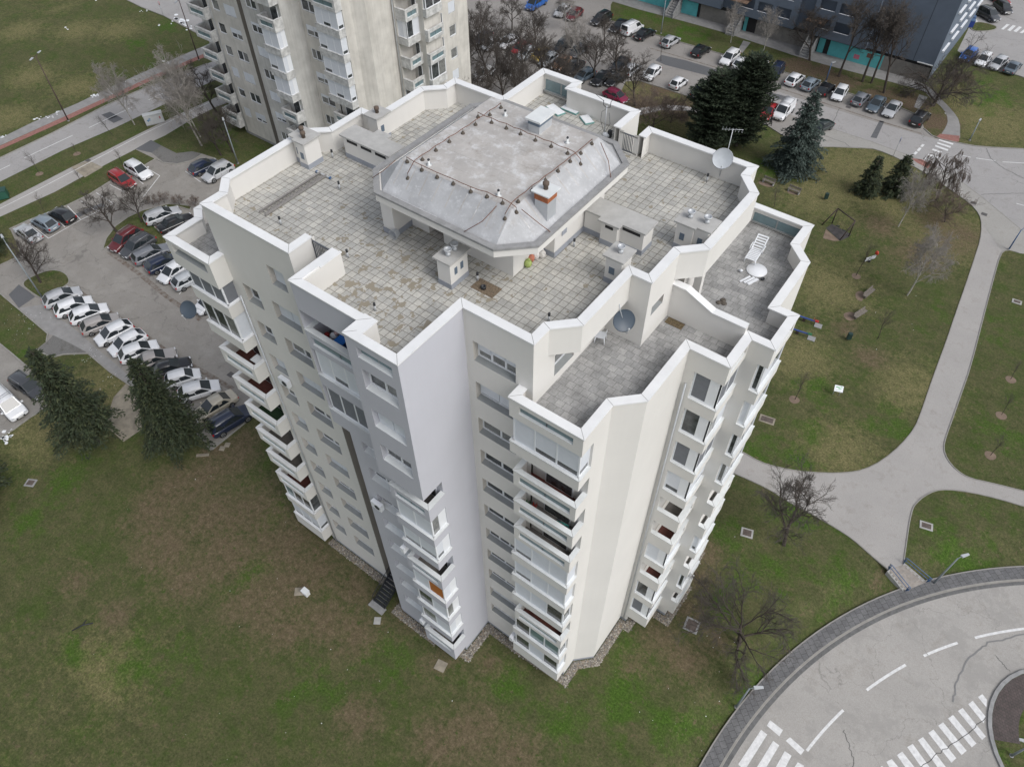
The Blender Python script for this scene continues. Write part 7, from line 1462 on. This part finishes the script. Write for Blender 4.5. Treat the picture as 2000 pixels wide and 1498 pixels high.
# ---------------------------------------------------------------- conifers
NDL={'spruce':mat('spruce_needles',(.024,.036,.015),.8,.5,1.5),'blue':mat('blue_spruce_needles',(.036,.055,.046),.8,.4,1.5),'pine':mat('pine_needles',(.022,.036,.018),.8,.45,1.5)}
NDL2={'spruce':mat('spruce_needle_tips',(.052,.062,.024),.8,.3,2),'blue':mat('blue_spruce_tips',(.075,.10,.085),.8,.3,2),'pine':mat('pine_needle_tips',(.045,.062,.030),.8,.3,2)}
def conifer(kind,seed,h=12.,rad=3.0,z0=1.2,mode='spruce'):
    rg=random.Random(seed); T=MB(); C_=MB(); T.tube([(0,0,-.2),(0.03,0,h*.5),(0,0,h*.97)],[.22,.13,.02],mat('grey_conifer_bark',(.12,.10,.09),.95,.3,5),8)
    def spray(p,d,s):
        d=d.normalized(); o=d.cross(Vector((0,0,1))); o=o.normalized() if o.length>.1 else Vector((1,0,0)); u=o.cross(d)
        for k in range(3):
            a=rg.uniform(-.9,.9); dd=(d+o*a*.8+u*rg.uniform(-.5,.35)).normalized(); w=(o*rg.uniform(.5,1)+u*rg.uniform(-.6,.6)).normalized()*s*.16
            L=s*rg.uniform(.6,1.15); m_=NDL2[kind] if rg.random()<.22 else NDL[kind]
            q=p+dd*L*.5; e=p+dd*L
            C_.v+=[tuple(p),tuple(q-w),tuple(e),tuple(q+w)]; b=len(C_.v)-4; C_.f.append((b,b+1,b+2,b+3)); C_.m.append(C_.mi(m_))
    z=z0
    while z<h*.985:
        t=(z-z0)/(h-z0)
        if mode=='spruce': rr=rad*(1-t)**.8*(.9+.2*rg.random()); nb=int(5+5*(1-t))
        else: rr=rad*(math.sin(math.pi*min(1,.22+t*.80))**.6)*(.8+.4*rg.random()); nb=13
        a0=rg.random()*6.28
        for i in range(nb):
            a=a0+i*6.283/nb+rg.uniform(-.2,.2); L=rr*((rg.uniform(.35,.8) if rg.random()<.42 else rg.uniform(.8,1.22)) if mode=='spruce' else rg.uniform(.75,1.08))
            if L<.15: continue
            rise=(.12 if mode=='spruce' else .45)+.5*t+rg.uniform(-.12,.16); droop=(.42 if mode=='spruce' else .1)+rg.uniform(-.15,.15)
            P_=Vector((0,0,z)); n=max(3,int(L/.17)); last=P_; pts=[P_]
            for k in range(1,n+1):
                s=k/n; p=Vector((math.cos(a)*L*s,math.sin(a)*L*s,z+L*(rise*s-droop*s*s))); d=p-last; pts.append(p)
                if s>.16:
                    side=Vector((-math.sin(a),math.cos(a),0)); wd=L*.30*(1-s*.75)*(1 if mode=='spruce' else .8)
                    spray(p+Vector((0,0,rg.uniform(-.12,.12))),d,rg.uniform(.3,.6))
                    for sd in (-1,1):
                        m_=max(1,int(wd/.20))
                        for j in range(1,m_+1): q=p+side*sd*wd*j/m_+d.normalized()*wd*.35*j/m_-Vector((0,0,.10*j*rg.random())); (spray(q,d.normalized()+side*sd*.9+Vector((0,0,rg.uniform(-.3,.3))),rg.uniform(.25,.5)) if rg.random()<.82 else None)
                last=p
            T.tube([pts[0],pts[len(pts)//2],pts[-1]],[.045*(1-t)+.012,.025,.006],BK,3,False)
        z+=(.36 if mode=='spruce' else .42)*(1-.35*t)
    r=empty('spruce' if mode=='spruce' else 'pine'); T.build('trunk',r); C_.build('crown',r); return r
A_=conifer('spruce',1,13.5,3.9,2.8); B_=conifer('spruce',77,13.3,4.0,2.4); 
for o,(x,y),sc,rz,lb in ((A_,(-57.6,9.5),(.84,.84,1.0),0,'large dark spruce with a bare grey trunk foot, left of the concrete pad'),(B_,(-50.9,14.2),(.74,.74,.95),2.2,'dark spruce in front of the parked row, right of the concrete pad'),(copy_tree(A_),(-60.5,-1.2),(.9,.9,.8),4,'dark conifer cut by the left edge of the picture'),(copy_tree(A_),(-92.50,18.73),(.5,.5,.5),1,'small conifer at the left edge by the marked bays')):
    o.location=(*o_xy,0) if False else (x,y,0); o.rotation_euler=(0,0,rz); o.scale=sc; tag(o,lb,'conifer','spruces on the left')
o=conifer('blue',5,11.2,3.7,.5); x,y=(-21.80,92.65); o.location=(x,y,0); tag(o,'big blue grey spruce above the two benches','conifer'); o.name='blue_spruce'
PN=conifer('pine',9,12.5,3.3,.8,'pine')
for o,(x,y),sc,rz,lb in ((PN,(-30.41,93.39),(1,1,1.03),0,'dark dense pine, right one of the touching pair behind the roof'),(copy_tree(PN),(-33.51,90.67),(1.05,1.05,.86),2,'dark dense pine, left one of the touching pair behind the roof')): o.location=(x,y,0); o.rotation_euler=(0,0,rz); o.scale=sc; tag(o,lb,'conifer','pair of pines')
o=conifer('spruce',12,5.6,1.75,.15); x,y=(-11.83,92.98); o.location=(x,y,0); tag(o,'small dense fir in the playground lawn, left of two','conifer','small firs'); o.name='small_fir'
o2=copy_tree(o); x,y=(-9.04,95.28); o2.location=(x,y,0); o2.rotation_euler=(0,0,2); o2.scale=(1.1,1.1,1.0); o2['label']='small dark fir half behind the weeping birch, right of two'
# twiggy shrubs on the brown island
for i,((x,y),s) in enumerate(zip([(-85.67,36.11),(-84.85,37.25),(-82.84,38.16),(-81.03,39.21)],(.16,.14,.17,.16))):
    b=TP.get(('bush',0)); 
    if b: o=copy_tree(b); o.location=(x,y,.1); o.rotation_mode='XYZ'; o.rotation_euler=(0,0,i*1.7); zt_=max(c_[2] for ch in b.children for c_ in ch.bound_box); o.scale=(1.6/zt_,)*3; o.name='shrub'; tag(o,('leftmost','second','third','rightmost')[i]+' of the low twiggy shrubs at the top of the brown island','shrub','low island shrubs')
sm_=TP[('sapling',0)]; x,y=-33.5,22.0
